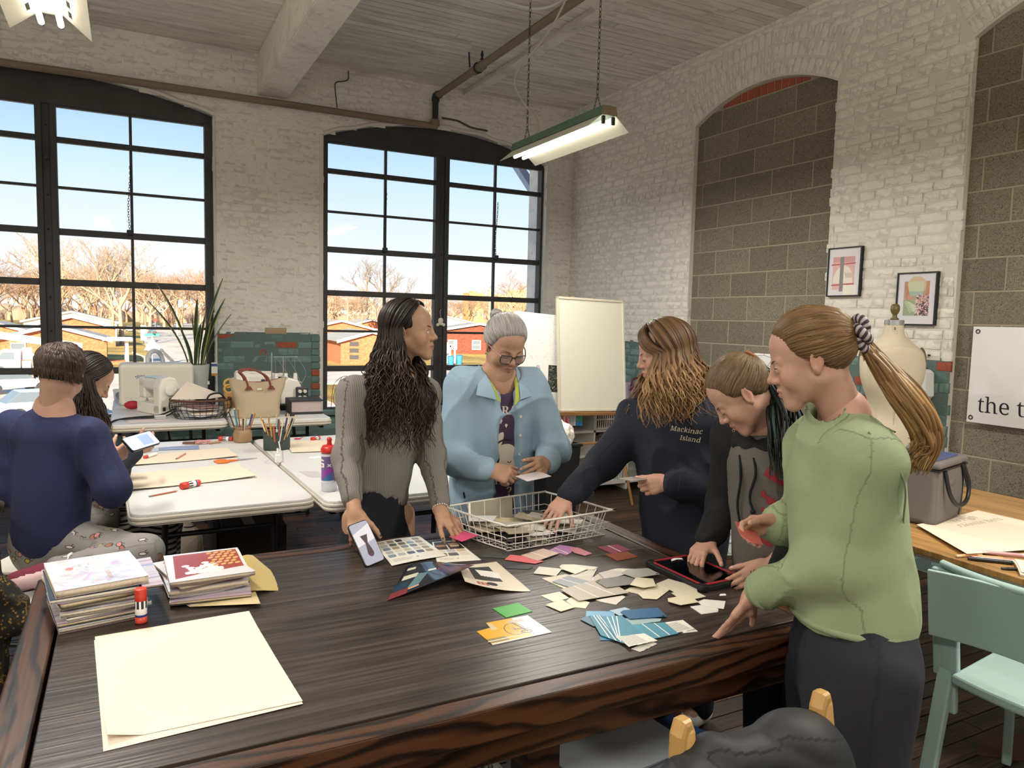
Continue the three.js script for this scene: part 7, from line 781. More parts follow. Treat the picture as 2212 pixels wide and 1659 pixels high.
// ---- things on the oak desk
{ const tx = canvasTex(512, 512, (g, w, h) => { g.fillStyle = '#e6d8c2'; g.fillRect(0, 0, w, h); g.strokeStyle = '#a89a88'; g.lineWidth = 3; g.font = 'italic 50px serif'; g.fillStyle = '#a2937f'; g.save(); g.translate(210, 70); g.fillText('To Pigh', 0, 0); g.fillText('Flemin bets', -30, 70); g.restore(); });
  sheet('paper_sheet', [[2.94, -1.925], [3.50, -2.0], [3.50, -1.45], [2.72, -1.58]], 0.7404, 0.0012, mat(0xffffff, 0.75, { map: tx }), 'large cream sheet with faint handwriting on the oak desk', 'paper', (u, v) => 0.012 * (1 - u) * (1 - u) + 0.004 * v);
  const pen = (label, a, b, y, c, r2, cap) => { const d = V(b[0] - a[0], 0, b[1] - a[1]), L = d.length(), t = thing('marker_pen', label, 'pen', [a[0], y, a[1]], Math.atan2(-d.z, d.x), 'pens on the oak desk'), f = (g) => g.rotateZ(-PI / 2).translate(0, r2, 0); part(t, 'barrel', f(cyl(r2, r2, L * 0.62, 0, L * 0.5, 0, 14)), mat(c, 0.4)); part(t, 'cap', f(lathe([[0.001, L * 0.78], [r2 * 1.1, L * 0.78], [r2, L], [0.001, L]], 14)), mat(cap, 0.4)); part(t, 'end', f(lathe([[0.001, 0], [r2 * 0.8, 0], [r2 * 0.95, L * 0.2], [0.001, L * 0.2]], 14)), mat(cap, 0.4)); };
  pen('black marker pen lying nearest on the desk', [2.70, -1.565], [2.80, -1.465], 0.7402, 0x15171a, 0.0075, 0x1a1c20); pen('pale orange pencil crossing above the black marker', [2.69, -1.60], [2.80, -1.575], 0.7402, 0xd9a878, 0.006, 0xe0c09a); pen('mint capped white pen beside the black marker', [2.73, -1.56], [2.84, -1.45], 0.7402, 0xb9c4c2, 0.0065, 0xdfe6e2); pen('pink pencil lying on the sheet edge', [2.80, -1.60], [2.95, -1.47], 0.744, 0xc99aa0, 0.007, 0xd9b0b4); pen('coral pencil behind the mint capped pen', [2.74, -1.575], [2.86, -1.475], 0.7402, 0xd98f78, 0.005, 0xcf7a60); pen('tan pencil behind the coral one', [2.755, -1.59], [2.86, -1.50], 0.7402, 0xc9a06a, 0.0045, 0x8c6a3a); pen('black pencil with gold bands beside the notebook', [2.705, -1.45], [2.80, -1.385], 0.7402, 0x1c1c1e, 0.0055, 0x2a2620);
  const n = thing('notebook', 'open cream notebook at the right edge of the desk', 'notebook', [2.80, 0.7402, -1.36], 0.5); part(n, 'page_block', sheetGeo([[-0.09, -0.07], [0.07, -0.09], [0.1, 0.1], [-0.09, 0.1]], 0, 0.014, (u, v) => 0.006 * sin(u * 3), 10, 6), MAT.paper); part(n, 'page', sheetGeo([[-0.09, -0.068], [0.07, -0.088], [0.1, 0.1], [-0.09, 0.1]], 0.018, 0.0006, (u, v) => 0.02 * u * (1 - u), 10, 6), mat(0xe9e0bf, 0.7)); }
// ================= PEOPLE =================
// signed-distance bodies, meshed by surface nets
const smin = (a, b, k) => { const h = max(k - abs(a - b), 0) / k; return min(a, b) - h * h * k * 0.25; }, smax = (a, b, k) => -smin(-a, -b, k);
function prim(f, k, cx, cy, cz, R, sub) { return { f, k, lo: [cx - R, cy - R, cz - R], hi: [cx + R, cy + R, cz + R], sub }; }
const cap = (a, b, ra, rb, k = 0.02, sub = 0) => { const bx = b[0] - a[0], by = b[1] - a[1], bz = b[2] - a[2], L2 = bx * bx + by * by + bz * bz || 1e-9; return prim((x, y, z) => { const px = x - a[0], py = y - a[1], pz = z - a[2], t = clamp((px * bx + py * by + pz * bz) / L2, 0, 1); return hypot(px - bx * t, py - by * t, pz - bz * t) - mix(ra, rb, t); }, k, (a[0] + b[0]) / 2, (a[1] + b[1]) / 2, (a[2] + b[2]) / 2, sqrt(L2) / 2 + max(ra, rb), sub); };
const ell = (c, r, k = 0.02, sub = 0, q = null) => { const iq = q ? q.clone().invert() : null, v = V(0, 0, 0); return prim((x, y, z) => { v.set(x - c[0], y - c[1], z - c[2]); if (iq) v.applyQuaternion(iq); const k0 = hypot(v.x / r[0], v.y / r[1], v.z / r[2]), k1 = hypot(v.x / r[0] ** 2, v.y / r[1] ** 2, v.z / r[2] ** 2); return k1 < 1e-9 ? -min(...r) : k0 * (k0 - 1) / k1; }, k, ...c, max(...r), sub); };
// limb of oval section: flat = depth over width, along axis right
const ecap = (a, b, ra, rb, flat, right, k = 0.03, sub = 0) => { const A = V(...a), B = V(...b), Y = B.clone().sub(A), L = Y.length(); Y.normalize(); const X = V(...right).addScaledVector(Y, -V(...right).dot(Y)).normalize(), Z = X.clone().cross(Y); return prim((x, y, z) => { const px = x - A.x, py = y - A.y, pz = z - A.z, u = px * X.x + py * X.y + pz * X.z, v = px * Y.x + py * Y.y + pz * Y.z, w = (px * Z.x + py * Z.y + pz * Z.z) / flat, t = clamp(v / L, 0, 1); const r = mix(ra, rb, t), d = hypot(u, (v - t * L), w); return (d - r) * (flat < 1 ? mix(flat, 1, abs(u) / (d + 1e-6)) : 1); }, k, (A.x + B.x) / 2, (A.y + B.y) / 2, (A.z + B.z) / 2, L / 2 + max(ra, rb) * max(1, flat), sub); };
const cut = (p, n) => { const N = V(...n).normalize(), o = N.x * p[0] + N.y * p[1] + N.z * p[2]; return { f: (x, y, z) => N.x * x + N.y * y + N.z * z - o, k: 0.006, plane: 1 }; }; // keeps what lies behind n
function field(ps, disp) { return (x, y, z) => { let d = 1e3; for (const p of ps) { const e = p.f(x, y, z); d = p.plane ? smax(d, e, p.k) : p.sub ? smax(d, -e, p.k) : smin(d, e, p.k); } return disp ? d + disp(x, y, z, d) : d; }; }
function mesh(ps, h, disp, pad = 0.02) {
  const f = field(ps, disp), lo = [1e9, 1e9, 1e9], hi = [-1e9, -1e9, -1e9]; for (const p of ps) if (p.lo && !p.sub) for (let k = 0; k < 3; k++) { lo[k] = min(lo[k], p.lo[k] - pad); hi[k] = max(hi[k], p.hi[k] + pad); }
  const n = [0, 1, 2].map((k) => Math.ceil((hi[k] - lo[k]) / h) + 2), N = n[0] * n[1] * n[2], D = new Float32Array(N).fill(1), B = 6, id = (i, j, k) => (k * n[1] + j) * n[0] + i;
  for (let K = 0; K < n[2]; K += B) for (let J = 0; J < n[1]; J += B) for (let I = 0; I < n[0]; I += B) {
    const c = f(lo[0] + (I + B / 2) * h, lo[1] + (J + B / 2) * h, lo[2] + (K + B / 2) * h); if (abs(c) > B * h * 1.35 + 0.012) { if (c < 0) for (let k = K; k < min(K + B, n[2]); k++) for (let j = J; j < min(J + B, n[1]); j++) for (let i = I; i < min(I + B, n[0]); i++) D[id(i, j, k)] = -1; continue; }
    for (let k = K; k < min(K + B, n[2]); k++) for (let j = J; j < min(J + B, n[1]); j++) for (let i = I; i < min(I + B, n[0]); i++) D[id(i, j, k)] = f(lo[0] + i * h, lo[1] + j * h, lo[2] + k * h);
  }
  const P = [], vid = new Int32Array(N).fill(-1), F = [];
  for (let k = 0; k < n[2] - 1; k++) for (let j = 0; j < n[1] - 1; j++) for (let i = 0; i < n[0] - 1; i++) {
    let sx = 0, sy = 0, sz = 0, c = 0, m = 0; const v = []; for (let q = 0; q < 8; q++) { const d = D[id(i + (q & 1), j + (q >> 1 & 1), k + (q >> 2))]; v.push(d); if (d < 0) m++; } if (m === 0 || m === 8) continue;
    for (const [a, b] of EDGES) if (v[a] < 0 !== v[b] < 0) { const t = v[a] / (v[a] - v[b]); sx += (a & 1) + t * ((b & 1) - (a & 1)); sy += (a >> 1 & 1) + t * ((b >> 1 & 1) - (a >> 1 & 1)); sz += (a >> 2) + t * ((b >> 2) - (a >> 2)); c++; }
    vid[id(i, j, k)] = P.length / 3; P.push(lo[0] + (i + sx / c) * h, lo[1] + (j + sy / c) * h, lo[2] + (k + sz / c) * h);
  }
  const quad = (a, b, c, d, flip) => { if (a < 0 || b < 0 || c < 0 || d < 0) return; flip ? F.push(a, c, b, a, d, c) : F.push(a, b, c, a, c, d); };
  for (let k = 1; k < n[2] - 1; k++) for (let j = 1; j < n[1] - 1; j++) for (let i = 1; i < n[0] - 1; i++) {
    const d = D[id(i, j, k)] < 0;
    if (d !== D[id(i + 1, j, k)] < 0) quad(vid[id(i, j - 1, k - 1)], vid[id(i, j, k - 1)], vid[id(i, j, k)], vid[id(i, j - 1, k)], !d);
    if (d !== D[id(i, j + 1, k)] < 0) quad(vid[id(i - 1, j, k - 1)], vid[id(i - 1, j, k)], vid[id(i, j, k)], vid[id(i, j, k - 1)], !d);
    if (d !== D[id(i, j, k + 1)] < 0) quad(vid[id(i - 1, j - 1, k)], vid[id(i, j - 1, k)], vid[id(i, j, k)], vid[id(i - 1, j, k)], !d);
  }
  const g = new THREE.BufferGeometry(); g.setAttribute('position', new THREE.Float32BufferAttribute(P, 3)); g.setIndex(F); g.computeVertexNormals(); return g;
}
const EDGES = []; for (let a = 0; a < 8; a++) for (const b of [1, 2, 4]) if (!(a & b)) EDGES.push([a, a | b]);
const colour = (g, fn) => { const p = g.attributes.position, a = new Float32Array(p.count * 3); for (let i = 0; i < p.count; i++) { const c = fn(p.getX(i), p.getY(i), p.getZ(i)); a[i * 3] = c[0]; a[i * 3 + 1] = c[1]; a[i * 3 + 2] = c[2]; } g.setAttribute('color', new THREE.BufferAttribute(a, 3)); return g; };
const mul = (c, k) => [c[0] * k, c[1] * k, c[2] * k], lerp3 = (a, b, t) => [mix(a[0], b[0], t), mix(a[1], b[1], t), mix(a[2], b[2], t)];
// creases of cloth: ridges of warped noise, stretched along the vertical
const folds = (amp, fr = 9, sy = 0.55, seed = 0) => (x, y, z, d) => abs(d) > 0.06 ? 0 : (() => { const w = 0.4 * n3(x * 5 + seed, y * 5, z * 5), a = 1 - abs(n3(x * fr + w + seed, y * fr * sy + w, z * fr)), b = n3(x * fr * 2.3, y * fr * sy * 2.3, z * fr * 2.3 + seed); return -amp * (a * a * a * 1.2 - 0.45) - amp * 0.35 * b; })();

// ---- head in its own frame: y up, z out of the face, origin between the ears; all in metres of an adult
const HEAD = (o) => {
  const w = o.wide || 1, P = [];
  P.push(ell([0, 0.042, -0.020], [0.073, 0.087, 0.093], 0.02), ell([0, 0.050, 0.028], [0.060, 0.058, 0.056], 0.03), ell([0, -0.018, 0.028], [0.058 * w, 0.074, 0.054], 0.03));
  for (const s of [-1, 1]) P.push(cap([s * 0.048 * w, -0.042, -0.002], [s * 0.010, -0.089, 0.066], 0.018 * w, 0.015, 0.026), ell([s * 0.037 * w, -0.026, 0.054], [0.024 * w, 0.026, 0.022], 0.026), cap([s * 0.040, 0.024, 0.066], [s * 0.010, 0.022, 0.080], 0.008, 0.009, 0.014));
  P.push(ell([0, -0.093, 0.070], [0.019 * w, 0.015, 0.014], 0.022), ell([0, -0.058, 0.070], [0.028, 0.024, 0.020], 0.02));
  for (const s of [-1, 1]) P.push(ell([s * 0.032, 0.006, 0.091], [0.0155, 0.010, 0.012], 0.014, 1));
  P.push(ell([0, -0.006, 0.078], [0.013, 0.030, 0.017], 0.012), cap([0, 0.020, 0.080], [0, -0.014, 0.101], 0.0075, 0.0085, 0.012), ell([0, -0.021, 0.103], [0.0105, 0.0095, 0.0115], 0.008), ...[-1, 1].map((s) => ell([s * 0.0125, -0.026, 0.092], [0.0075, 0.0075, 0.0095], 0.007)), ell([0, -0.036, 0.090], [0.004, 0.008, 0.004], 0.008));
  P.push(cap([-0.017, -0.0535, 0.083], [0, -0.0505, 0.0925], 0.0038, 0.0052, 0.006), cap([0.017, -0.0535, 0.083], [0, -0.0505, 0.0925], 0.0038, 0.0052, 0.006), cap([-0.015, -0.061, 0.081], [0, -0.0625, 0.0905], 0.0045, 0.006, 0.006), cap([0.015, -0.061, 0.081], [0, -0.0625, 0.0905], 0.0045, 0.006, 0.006));
  P.push(cap([-0.02, -0.0568, 0.088], [0, -0.0565, 0.0985], 0.0012, 0.0014, 0.0035, 1), cap([0.02, -0.0568, 0.088], [0, -0.0565, 0.0985], 0.0012, 0.0014, 0.0035, 1));
  for (const s of [-1, 1]) { P.push(ell([s * 0.031, 0.005, 0.0725], [0.0152, 0.0142, 0.0142], 0.005)); if (o.open) P.push(ell([s * 0.0315, 0.0035, 0.086], [0.0120, 0.0042 * o.open, 0.010], 0.003, 1)); }
  for (const s of [-1, 1]) { const q = new THREE.Quaternion().setFromEuler(new THREE.Euler(-0.25, s * 0.42, 0)); P.push(ell([s * 0.078, 0.004, -0.016], [0.0075, 0.031, 0.018], 0.006, 0, q), ell([s * 0.0725, -0.022, -0.009], [0.006, 0.011, 0.009], 0.006), ell([s * 0.0865, 0.004, -0.011], [0.0055, 0.020, 0.0095], 0.004, 1, q)); }
  return P;
};
const SKULL = (d, off = 0) => 1 / hypot(d.x / (0.075 + off), d.y / (0.0885 + off), d.z / (0.0955 + off)), SC = V(0, 0.042, -0.020);
const zline = (y) => { const T2 = [[-0.09, -0.060], [-0.05, -0.042], [-0.015, -0.030], [0.012, -0.004], [0.022, 0.024], [0.045, 0.045], [0.075, 0.062], [0.092, 0.088], [0.13, 0.13]]; for (let i = 1; i < T2.length; i++) if (y < T2[i][0]) return mix(T2[i - 1][1], T2[i][1], clamp((y - T2[i - 1][0]) / (T2[i][0] - T2[i - 1][0]), 0, 1)); return 0.2; };
// one strand bundle along points; flat oval section, darker and lighter per bundle
function lock(out, pts, r0, col, flat = 0.5, tip = 0.15) {
  const c = new THREE.CatmullRomCurve3(pts), n = max(6, pts.length * 3), m = 5, P = c.getPoints(n), base = out.P.length / 3; let up = V(0.3, 0.2, 1).normalize();
  for (let i = 0; i <= n; i++) { const t = i / n, T2 = P[min(i + 1, n)].clone().sub(P[max(i - 1, 0)]).normalize(), X = up.clone().addScaledVector(T2, -up.dot(T2)).normalize(), Y = T2.clone().cross(X); up = X; const r = r0 * (t < 0.14 ? 0.12 + 0.88 * t / 0.14 : t > 0.6 ? mix(1, tip, (t - 0.6) / 0.4) : 1); for (let k = 0; k < m; k++) { const a = k / m * 2 * PI, q = P[i].clone().addScaledVector(X, cos(a) * r).addScaledVector(Y, sin(a) * r * flat); out.P.push(q.x, q.y, q.z); const cc = col(t); out.C.push(cc[0], cc[1], cc[2]); } }
  for (let i = 0; i < n; i++) for (let k = 0; k < m; k++) { const a = base + i * m + k, b = base + i * m + (k + 1) % m; out.I.push(a, b, a + m, b, b + m, a + m); }
}
const hairGeo = (out) => { const g = new THREE.BufferGeometry(); g.setAttribute('position', new THREE.Float32BufferAttribute(out.P, 3)); g.setAttribute('color', new THREE.Float32BufferAttribute(out.C, 3)); g.setIndex(out.I); g.computeVertexNormals(); return g; };
const skinMat = () => phys(0xffffff, 0.5, { vertexColors: true, specularIntensity: 0.5, sheen: 0.25, sheenRoughness: 0.6, sheenColor: lin(0.9, 0.5, 0.4) }), hairMat = phys(0xffffff, 0.42, { vertexColors: true, specularIntensity: 0.6, side: THREE.DoubleSide });
const cloth = (c, o = {}) => phys(c, 0.88, { sheen: 0.35, sheenRoughness: 0.5, sheenColor: new THREE.Color(c), bumpMap: T.fleece, bumpScale: 0.001, ...o });

// ---- a hand: palm and four jointed fingers and a thumb. w wrist, d towards the fingers, nrm out of the back of the hand, s = +1 if the thumb lies along +(d x nrm)
function hand(w, d, nrm, s, o = {}) {
  const D = V(...d).normalize(), N = V(...nrm).addScaledVector(D, -V(...nrm).dot(D)).normalize(), S = D.clone().cross(N).multiplyScalar(s), sc = o.size || 0.92, W = V(...w), at = (a, b, c) => W.clone().addScaledVector(D, a * sc).addScaledVector(S, b * sc).addScaledVector(N, c * sc), A = (v) => [v.x, v.y, v.z], P = [], nails = [];
  P.push(cap(A(at(-0.02, 0, 0)), A(at(0.015, 0, 0)), 0.023 * sc, 0.024 * sc, 0.012), ecap(A(at(0.022, 0.012, 0)), A(at(0.080, 0.017, 0.002)), 0.021 * sc, 0.019 * sc, 0.62, A(S), 0.016), ecap(A(at(0.022, -0.012, 0)), A(at(0.074, -0.022, 0)), 0.020 * sc, 0.017 * sc, 0.62, A(S), 0.016), cap(A(at(0.02, 0.022, -0.006)), A(at(0.05, 0.032, -0.010)), 0.015 * sc, 0.013 * sc, 0.014));
  const cu = o.curl || [0.5, 0.5, 0.5, 0.5], len = [[0.041, 0.025, 0.020], [0.045, 0.029, 0.021], [0.041, 0.027, 0.021], [0.033, 0.020, 0.019]], sp = o.spread ?? 0.07;
  for (let f = 0; f < 4; f++) {
    let p = at([0.083, 0.086, 0.082, 0.074][f], 0.0285 - f * 0.0185, 0.001), an = 0, dir; const side = (1.5 - f) * sp; P.push(cap(A(at(0.06, 0.024 - f * 0.016, 0.001)), A(p), 0.0095 * sc, 0.0095 * sc, 0.008));
    const c = Array.isArray(cu[f]) ? cu[f] : [cu[f], cu[f] * 1.1, cu[f] * 0.7];
    for (let k = 0; k < 3; k++) { an += c[k]; dir = D.clone().multiplyScalar(cos(an)).addScaledVector(N, -sin(an)).addScaledVector(S, side * cos(an)).normalize(); const q = p.clone().addScaledVector(dir, len[f][k] * sc), r = [0.0090, 0.0082, 0.0074, 0.0062]; P.push(cap(A(p), A(q), r[k] * sc * (f === 3 ? 0.88 : 1), r[k + 1] * sc * (f === 3 ? 0.88 : 1), k ? 0.0035 : 0.005)); if (k === 2) { const nn = N.clone().multiplyScalar(cos(an)).addScaledVector(D, sin(an)); nails.push([q.clone().addScaledVector(dir, -0.004).addScaledVector(nn, 0.0050 * sc), dir.clone(), nn]); } p = q; }
  }
  const t = o.thumb || [0.9, 0.3, 0.15], T0 = at(0.028, 0.026, -0.004); let dir = D.clone().multiplyScalar(cos(t[0])).addScaledVector(S, sin(t[0])).addScaledVector(N, -t[1]).normalize(), p = T0; const seg = [0.040, 0.032, 0.026];
  for (let k = 0; k < 3; k++) { const q = p.clone().addScaledVector(dir, seg[k] * sc), r = [0.0125, 0.0105, 0.0095, 0.0075]; P.push(cap(A(p), A(q), r[k] * sc, r[k + 1] * sc, k ? 0.004 : 0.012)); if (k === 2) { const nn = S.clone().multiplyScalar(0.6).addScaledVector(N, 0.8).addScaledVector(dir, -(dir.dot(S) * 0.6 + dir.dot(N) * 0.8)).normalize(); nails.push([q.clone().addScaledVector(dir, -0.005).addScaledVector(nn, 0.0065 * sc), dir.clone(), nn]); } p = q; dir = dir.clone().addScaledVector(D, t[2]).addScaledVector(N, -t[3] || 0).normalize(); }
  return { P, nails };
}
const nailGeo = (list) => mg(list.map(([p, d, n]) => { const g = new THREE.SphereGeometry(0.0055, 8, 6).scale(0.85, 0.28, 1.25); const X = n.clone().cross(d).normalize(); g.applyMatrix4(new THREE.Matrix4().makeBasis(X, n.clone().normalize(), d.clone().normalize()).setPosition(p)); return g; }));

function person(o) {
  const base = o.base, t = thing('person', o.label, 'person', [base[0], 0, base[2]]), shift = (g) => g.translate(-base[0], 0, -base[2]), add = (name, g, m, label) => part(t, name, shift(g), m, label);
  const s = o.size || 0.97, q = new THREE.Quaternion().setFromEuler(new THREE.Euler(o.pitch || 0, o.yaw * PI / 180, o.roll || 0, 'YXZ')), M = new THREE.Matrix4().compose(V(...o.head), q, V(s, s, s)), inv = M.clone().invert(), Wd = (x, y, z) => V(x, y, z).applyMatrix4(M), skin = o.skin;
  // head and neck
  const nb = V(...o.neck).applyMatrix4(inv), hp = [...HEAD(o), cap([0, -0.045, -0.030], [nb.x, nb.y, nb.z], 0.050 * (o.nw || 1), 0.056 * (o.nw || 1), 0.03)];
  const hg = mesh(hp, 0.0029 / s, null, 0.012), lip = o.lip || [0.42, 0.13, 0.12];
  colour(hg, (x, y, z) => { let c = skin; const ax = abs(x), L = ax < 0.021 && abs(y + 0.0568) < 0.0095 * (1 - (ax / 0.024) ** 2) && z > 0.078; const blush = sstep(0.03, 0.0, hypot(ax - 0.038, y + 0.022)) * (z > 0.03) + sstep(0.02, 0.0, hypot(ax, y + 0.022, z - 0.105)) * 0.8 + sstep(0.02, 0.008, hypot(ax - 0.08, y + 0.0)) * 0.5; c = [c[0] * (1 + 0.02 * blush), c[1] * (1 - 0.16 * blush), c[2] * (1 - 0.18 * blush)]; if (L) c = lerp3(c, lip, 0.75); const n = 1 + 0.05 * n3(x * 60, y * 60, z * 60) + 0.03 * n3(x * 200, y * 200, z * 200); return mul(c, n); });
  hg.applyMatrix4(M);
  const geos = [hg], paint = (g) => colour(g, (x, y, z) => { const n = 1 + 0.06 * n3(x * 50, y * 50, z * 50); return [skin[0] * n, skin[1] * n * 0.97, skin[2] * n * 0.95]; });
  const J = o.joints, bp = []; if (J) { const sp2 = (a, b, r1, r2, k = 0.03) => J[a] && J[b] && bp.push(cap(J[a], J[b], r1, r2, k)); bp.push(ecap(J.pelvis, o.neck, 0.10, 0.085, 0.7, o.right, 0.05)); for (const L of ['L', 'R']) { sp2('sh' + L, 'el' + L, 0.036, 0.030); sp2('el' + L, 'wr' + L, 0.030, 0.021); sp2('hip' + L, 'kn' + L, 0.062, 0.045); sp2('kn' + L, 'an' + L, 0.044, 0.032); if (J['an' + L]) bp.push(cap(J['an' + L], [J['an' + L][0] + o.fwd[0] * 0.14, J['an' + L][1] - 0.05, J['an' + L][2] + o.fwd[2] * 0.14], 0.035, 0.028, 0.02)); } bp.push(cap(J.shL, J.shR, 0.045, 0.045, 0.05)); geos.push(paint(mesh(bp, 0.014))); }
  const nails = []; for (const h of o.hands || []) { geos.push(paint(mesh([cap(h.from, h.w, 0.028, 0.023, 0.01), ...(() => { const k = hand(h.w, h.d, h.n, h.s, h); nails.push(...k.nails.map((x) => [x, h.nail])); return k.P; })()], 0.0032, null, 0.01))); }
  const body = add('body', mg(geos.map((g) => { g.deleteAttribute('uv'); return g; })), skinMat());
  if (nails.length) part(t, 'nails', shift(nailGeo(nails.map((x) => x[0]))), mat(nails[0][1] || 0xd9a89a, 0.3)).userData.kind = 'stuff';
  // eyes, brows, lashes
  const gaze = o.gaze || [0, -0.3, 1], G = V(...gaze).normalize();
  if (o.open) for (const e of [-1, 1]) { const g = new THREE.SphereGeometry(0.0125, 24, 18); colour(g, (x, y, z) => { const a = V(x, y, z).normalize().dot(G); return a > 0.975 ? [0.01, 0.008, 0.006] : a > 0.87 ? (o.iris || [0.09, 0.05, 0.03]) : [0.62, 0.58, 0.55]; }); g.translate(e * 0.031, 0.005, 0.0735); add('eye', g.applyMatrix4(M), phys(0xffffff, 0.12, { vertexColors: true })); }
  const hc = o.hair, dk = o.brow || mul(hc, 0.7), arc = (f, r) => tube(Array.from({ length: 9 }, (_, i) => f(i / 8)), r, 6, 24);
  add('eyebrow', mg([-1, 1].map((e) => { const g = arc((u) => V(e * mix(0.013, 0.046, u), 0.0225 + 0.006 * sin(u * 2.2), 0.0885 - 0.020 * u * u), 0.0020); g.scale(1, 1, 1); return g.applyMatrix4(M); })), mat(lin(...dk), 0.8)).userData.kind = 'stuff';
  add('eyelashes', mg([-1, 1].map((e) => arc((u) => { const x = mix(-0.0125, 0.0125, u), dy = o.open ? 0.0042 * o.open * (1 - (x / 0.0135) ** 2) + 0.003 : -0.0055 + 0.003 * (x / 0.0125) ** 2; return V(e * 0.0312 + x, 0.005 + dy - 0.0, 0.0725 + sqrt(max(0, 0.0146 ** 2 - x * x - dy * dy)) + 0.0006); }, 0.0011).applyMatrix4(M))), mat(lin(0.03, 0.02, 0.018), 0.8)).userData.kind = 'stuff';
  // hair
  const r = rng(o.seed || 1), out = { P: [], C: [], I: [] }, hcol = (k, root = 1) => { const v = 0.75 + 0.55 * r(), tc = o.tip; return (t2) => { const b = v * mix(o.rootDark || 0.85, 1, sstep(0, 0.3, t2)), c = tc ? lerp3(hc, tc, sstep(o.tipAt ?? 0.3, (o.tipAt ?? 0.3) + 0.35, t2)) : hc; return mul(c, b); }; };
  const capP = [ell([SC.x, SC.y, SC.z], [0.0785, 0.0925, 0.0995], 0.01)], cg = mesh(capP, 0.005, (x, y, z) => 0, 0.01), cov = o.cover ?? 0; // scalp under the strands, open at the face
  { const p = cg.attributes.position, I = [], ix = cg.index.array; for (let i = 0; i < ix.length; i += 3) { let keep = true; for (let k = 0; k < 3; k++) { const v = ix[i + k]; if (p.getZ(v) > zline(p.getY(v)) + cov || p.getY(v) < -0.075) keep = false; } if (keep) I.push(ix[i], ix[i + 1], ix[i + 2]); } cg.setIndex(I); colour(cg, (x, y, z) => mul(hc, 0.65)); }
  const hairParts = [cg.applyMatrix4(M)];
  const surf = (d, off) => { const n = d.clone().normalize(); return n.multiplyScalar(SKULL(n, off)).add(SC); };
  const avoid = o.clothes ? field(o.clothes.flatMap((c) => c.P.filter((p) => !p.sub && !p.plane))) : null;
  if (o.style === 'long') { // parted strands falling from the top of the head
    const N = o.strands || 560, len = o.length || 0.4, wav = o.wave || 0.01;
    for (let i = 0; i < N; i++) {
      const e = i % 2 ? 1 : -1, u = r(), off = 0.005 + (o.vol || 0.012) * r(), z0 = mix(0.075, -0.085, u), frontness = 1 - u; // u: 0 at the hairline, 1 at the nape
      const fl = o.fall ? o.fall(e, u, r) : null, Ls = len * (0.72 + 0.4 * r()) * (u > 0.8 ? 1.02 : 1), pts = [], phase = r() * 6.3, wf = 26 + 10 * r();
      const ph = mix(o.az0 ?? 1.15, 3.1, Math.pow(u, 0.9)), ds = V(e * 0.05 + (o.part || 0), 1, mix(0.78, -0.65, u)).normalize(), de = V(e * sin(ph), o.drop ?? -0.22, cos(ph)).normalize();
      for (let k = 0; k <= 5; k++) { const d = ds.clone().lerp(de, k / 5).normalize(); if (o.bangs && u < 0.2) d.z += 0.35 * sin(k / 5 * PI); pts.push(surf(d, off + 0.004 * (k / 5))); }
      const last = pts[5].clone(), wl = last.applyMatrix4(M), W0 = pts.map((p, k) => k < 5 ? p.applyMatrix4(M) : wl), drop = 9, ox = (r() - 0.5), oz = (r() - 0.5);
      const outv = V(e * sin(ph), 0, cos(ph)).applyQuaternion(q), fv = V(0, 0, 1).applyQuaternion(q); outv.y = 0; fv.y = 0; outv.normalize(); fv.normalize();
      for (let k = 1; k <= drop; k++) { const t2 = k / drop, p = wl.clone(); p.y -= Ls * t2; const w = wav * sstep(0.05, 0.5, t2); p.addScaledVector(outv, (o.out || 0.02) * sin(min(1, t2 * 1.3) * PI * 0.5) + 0.03 * ox * t2 + w * sin(phase + wf * Ls * t2 * 2)); p.addScaledVector(fv, 0.035 * oz * t2 + w * cos(phase * 1.3 + wf * Ls * t2 * 2) + (fl ? fl[2] * t2 : 0)); if (fl) { p.x += fl[0] * sstep(0, 0.9, t2); p.z += fl[1] * sstep(0, 0.9, t2); } W0.push(p); if (avoid) for (let it = 0; it < 2; it++) { const d0 = avoid(p.x, p.y, p.z), mn = 0.004 + 0.012 * off / 0.02; if (d0 < mn) { const gx = avoid(p.x + 0.004, p.y, p.z) - d0, gy = avoid(p.x, p.y + 0.004, p.z) - d0, gz = avoid(p.x, p.y, p.z + 0.004) - d0, gl = hypot(gx, gy, gz) || 1; p.x += gx / gl * (mn - d0); p.y += gy / gl * (mn - d0) * 0.3; p.z += gz / gl * (mn - d0); } } }
      lock(out, W0, (o.thick || 0.0052) * (0.7 + 0.6 * r()), hcol(), 0.5, 0.2);
    }
  } else if (o.style === 'bob') { const N = o.strands || 560, cr = V(0.1, 1, -0.35).normalize(); for (let i = 0; i < N; i++) { const a = i / N * 2 * PI + r() * 0.05, f = cos(a), e0 = V(sin(a), 0, cos(a)), end = f > 0.3 ? 1.15 : 1.78 + 0.12 * r(), pts = []; for (let k = 0; k <= 8; k++) { const th = mix(0.05, end, k / 8), d = cr.clone().multiplyScalar(cos(th)).addScaledVector(e0, sin(th)); d.x += 0.15 * sin(k / 8 * 3) * (o.sweep || 0.4); pts.push(surf(d, 0.006 + 0.014 * r() * sin(k / 8 * PI) + 0.006 * k / 8)); } const W0 = pts.map((p) => p.applyMatrix4(M)), l = W0[8]; if (f < 0.3) for (let k = 1; k <= 2; k++) W0.push(l.clone().add(V(0.006 * (r() - 0.5), -0.016 * k * (0.6 + 0.8 * r()), 0.006 * (r() - 0.5)))); lock(out, W0, 0.0055 * (0.7 + 0.6 * r()), hcol(), 0.5, 0.2); } }
  else { // pulled back from the hairline to a tie, then a tail or a bun
    const N = o.strands || 520, tie = V(...o.tie), td = tie.clone().sub(SC).normalize();
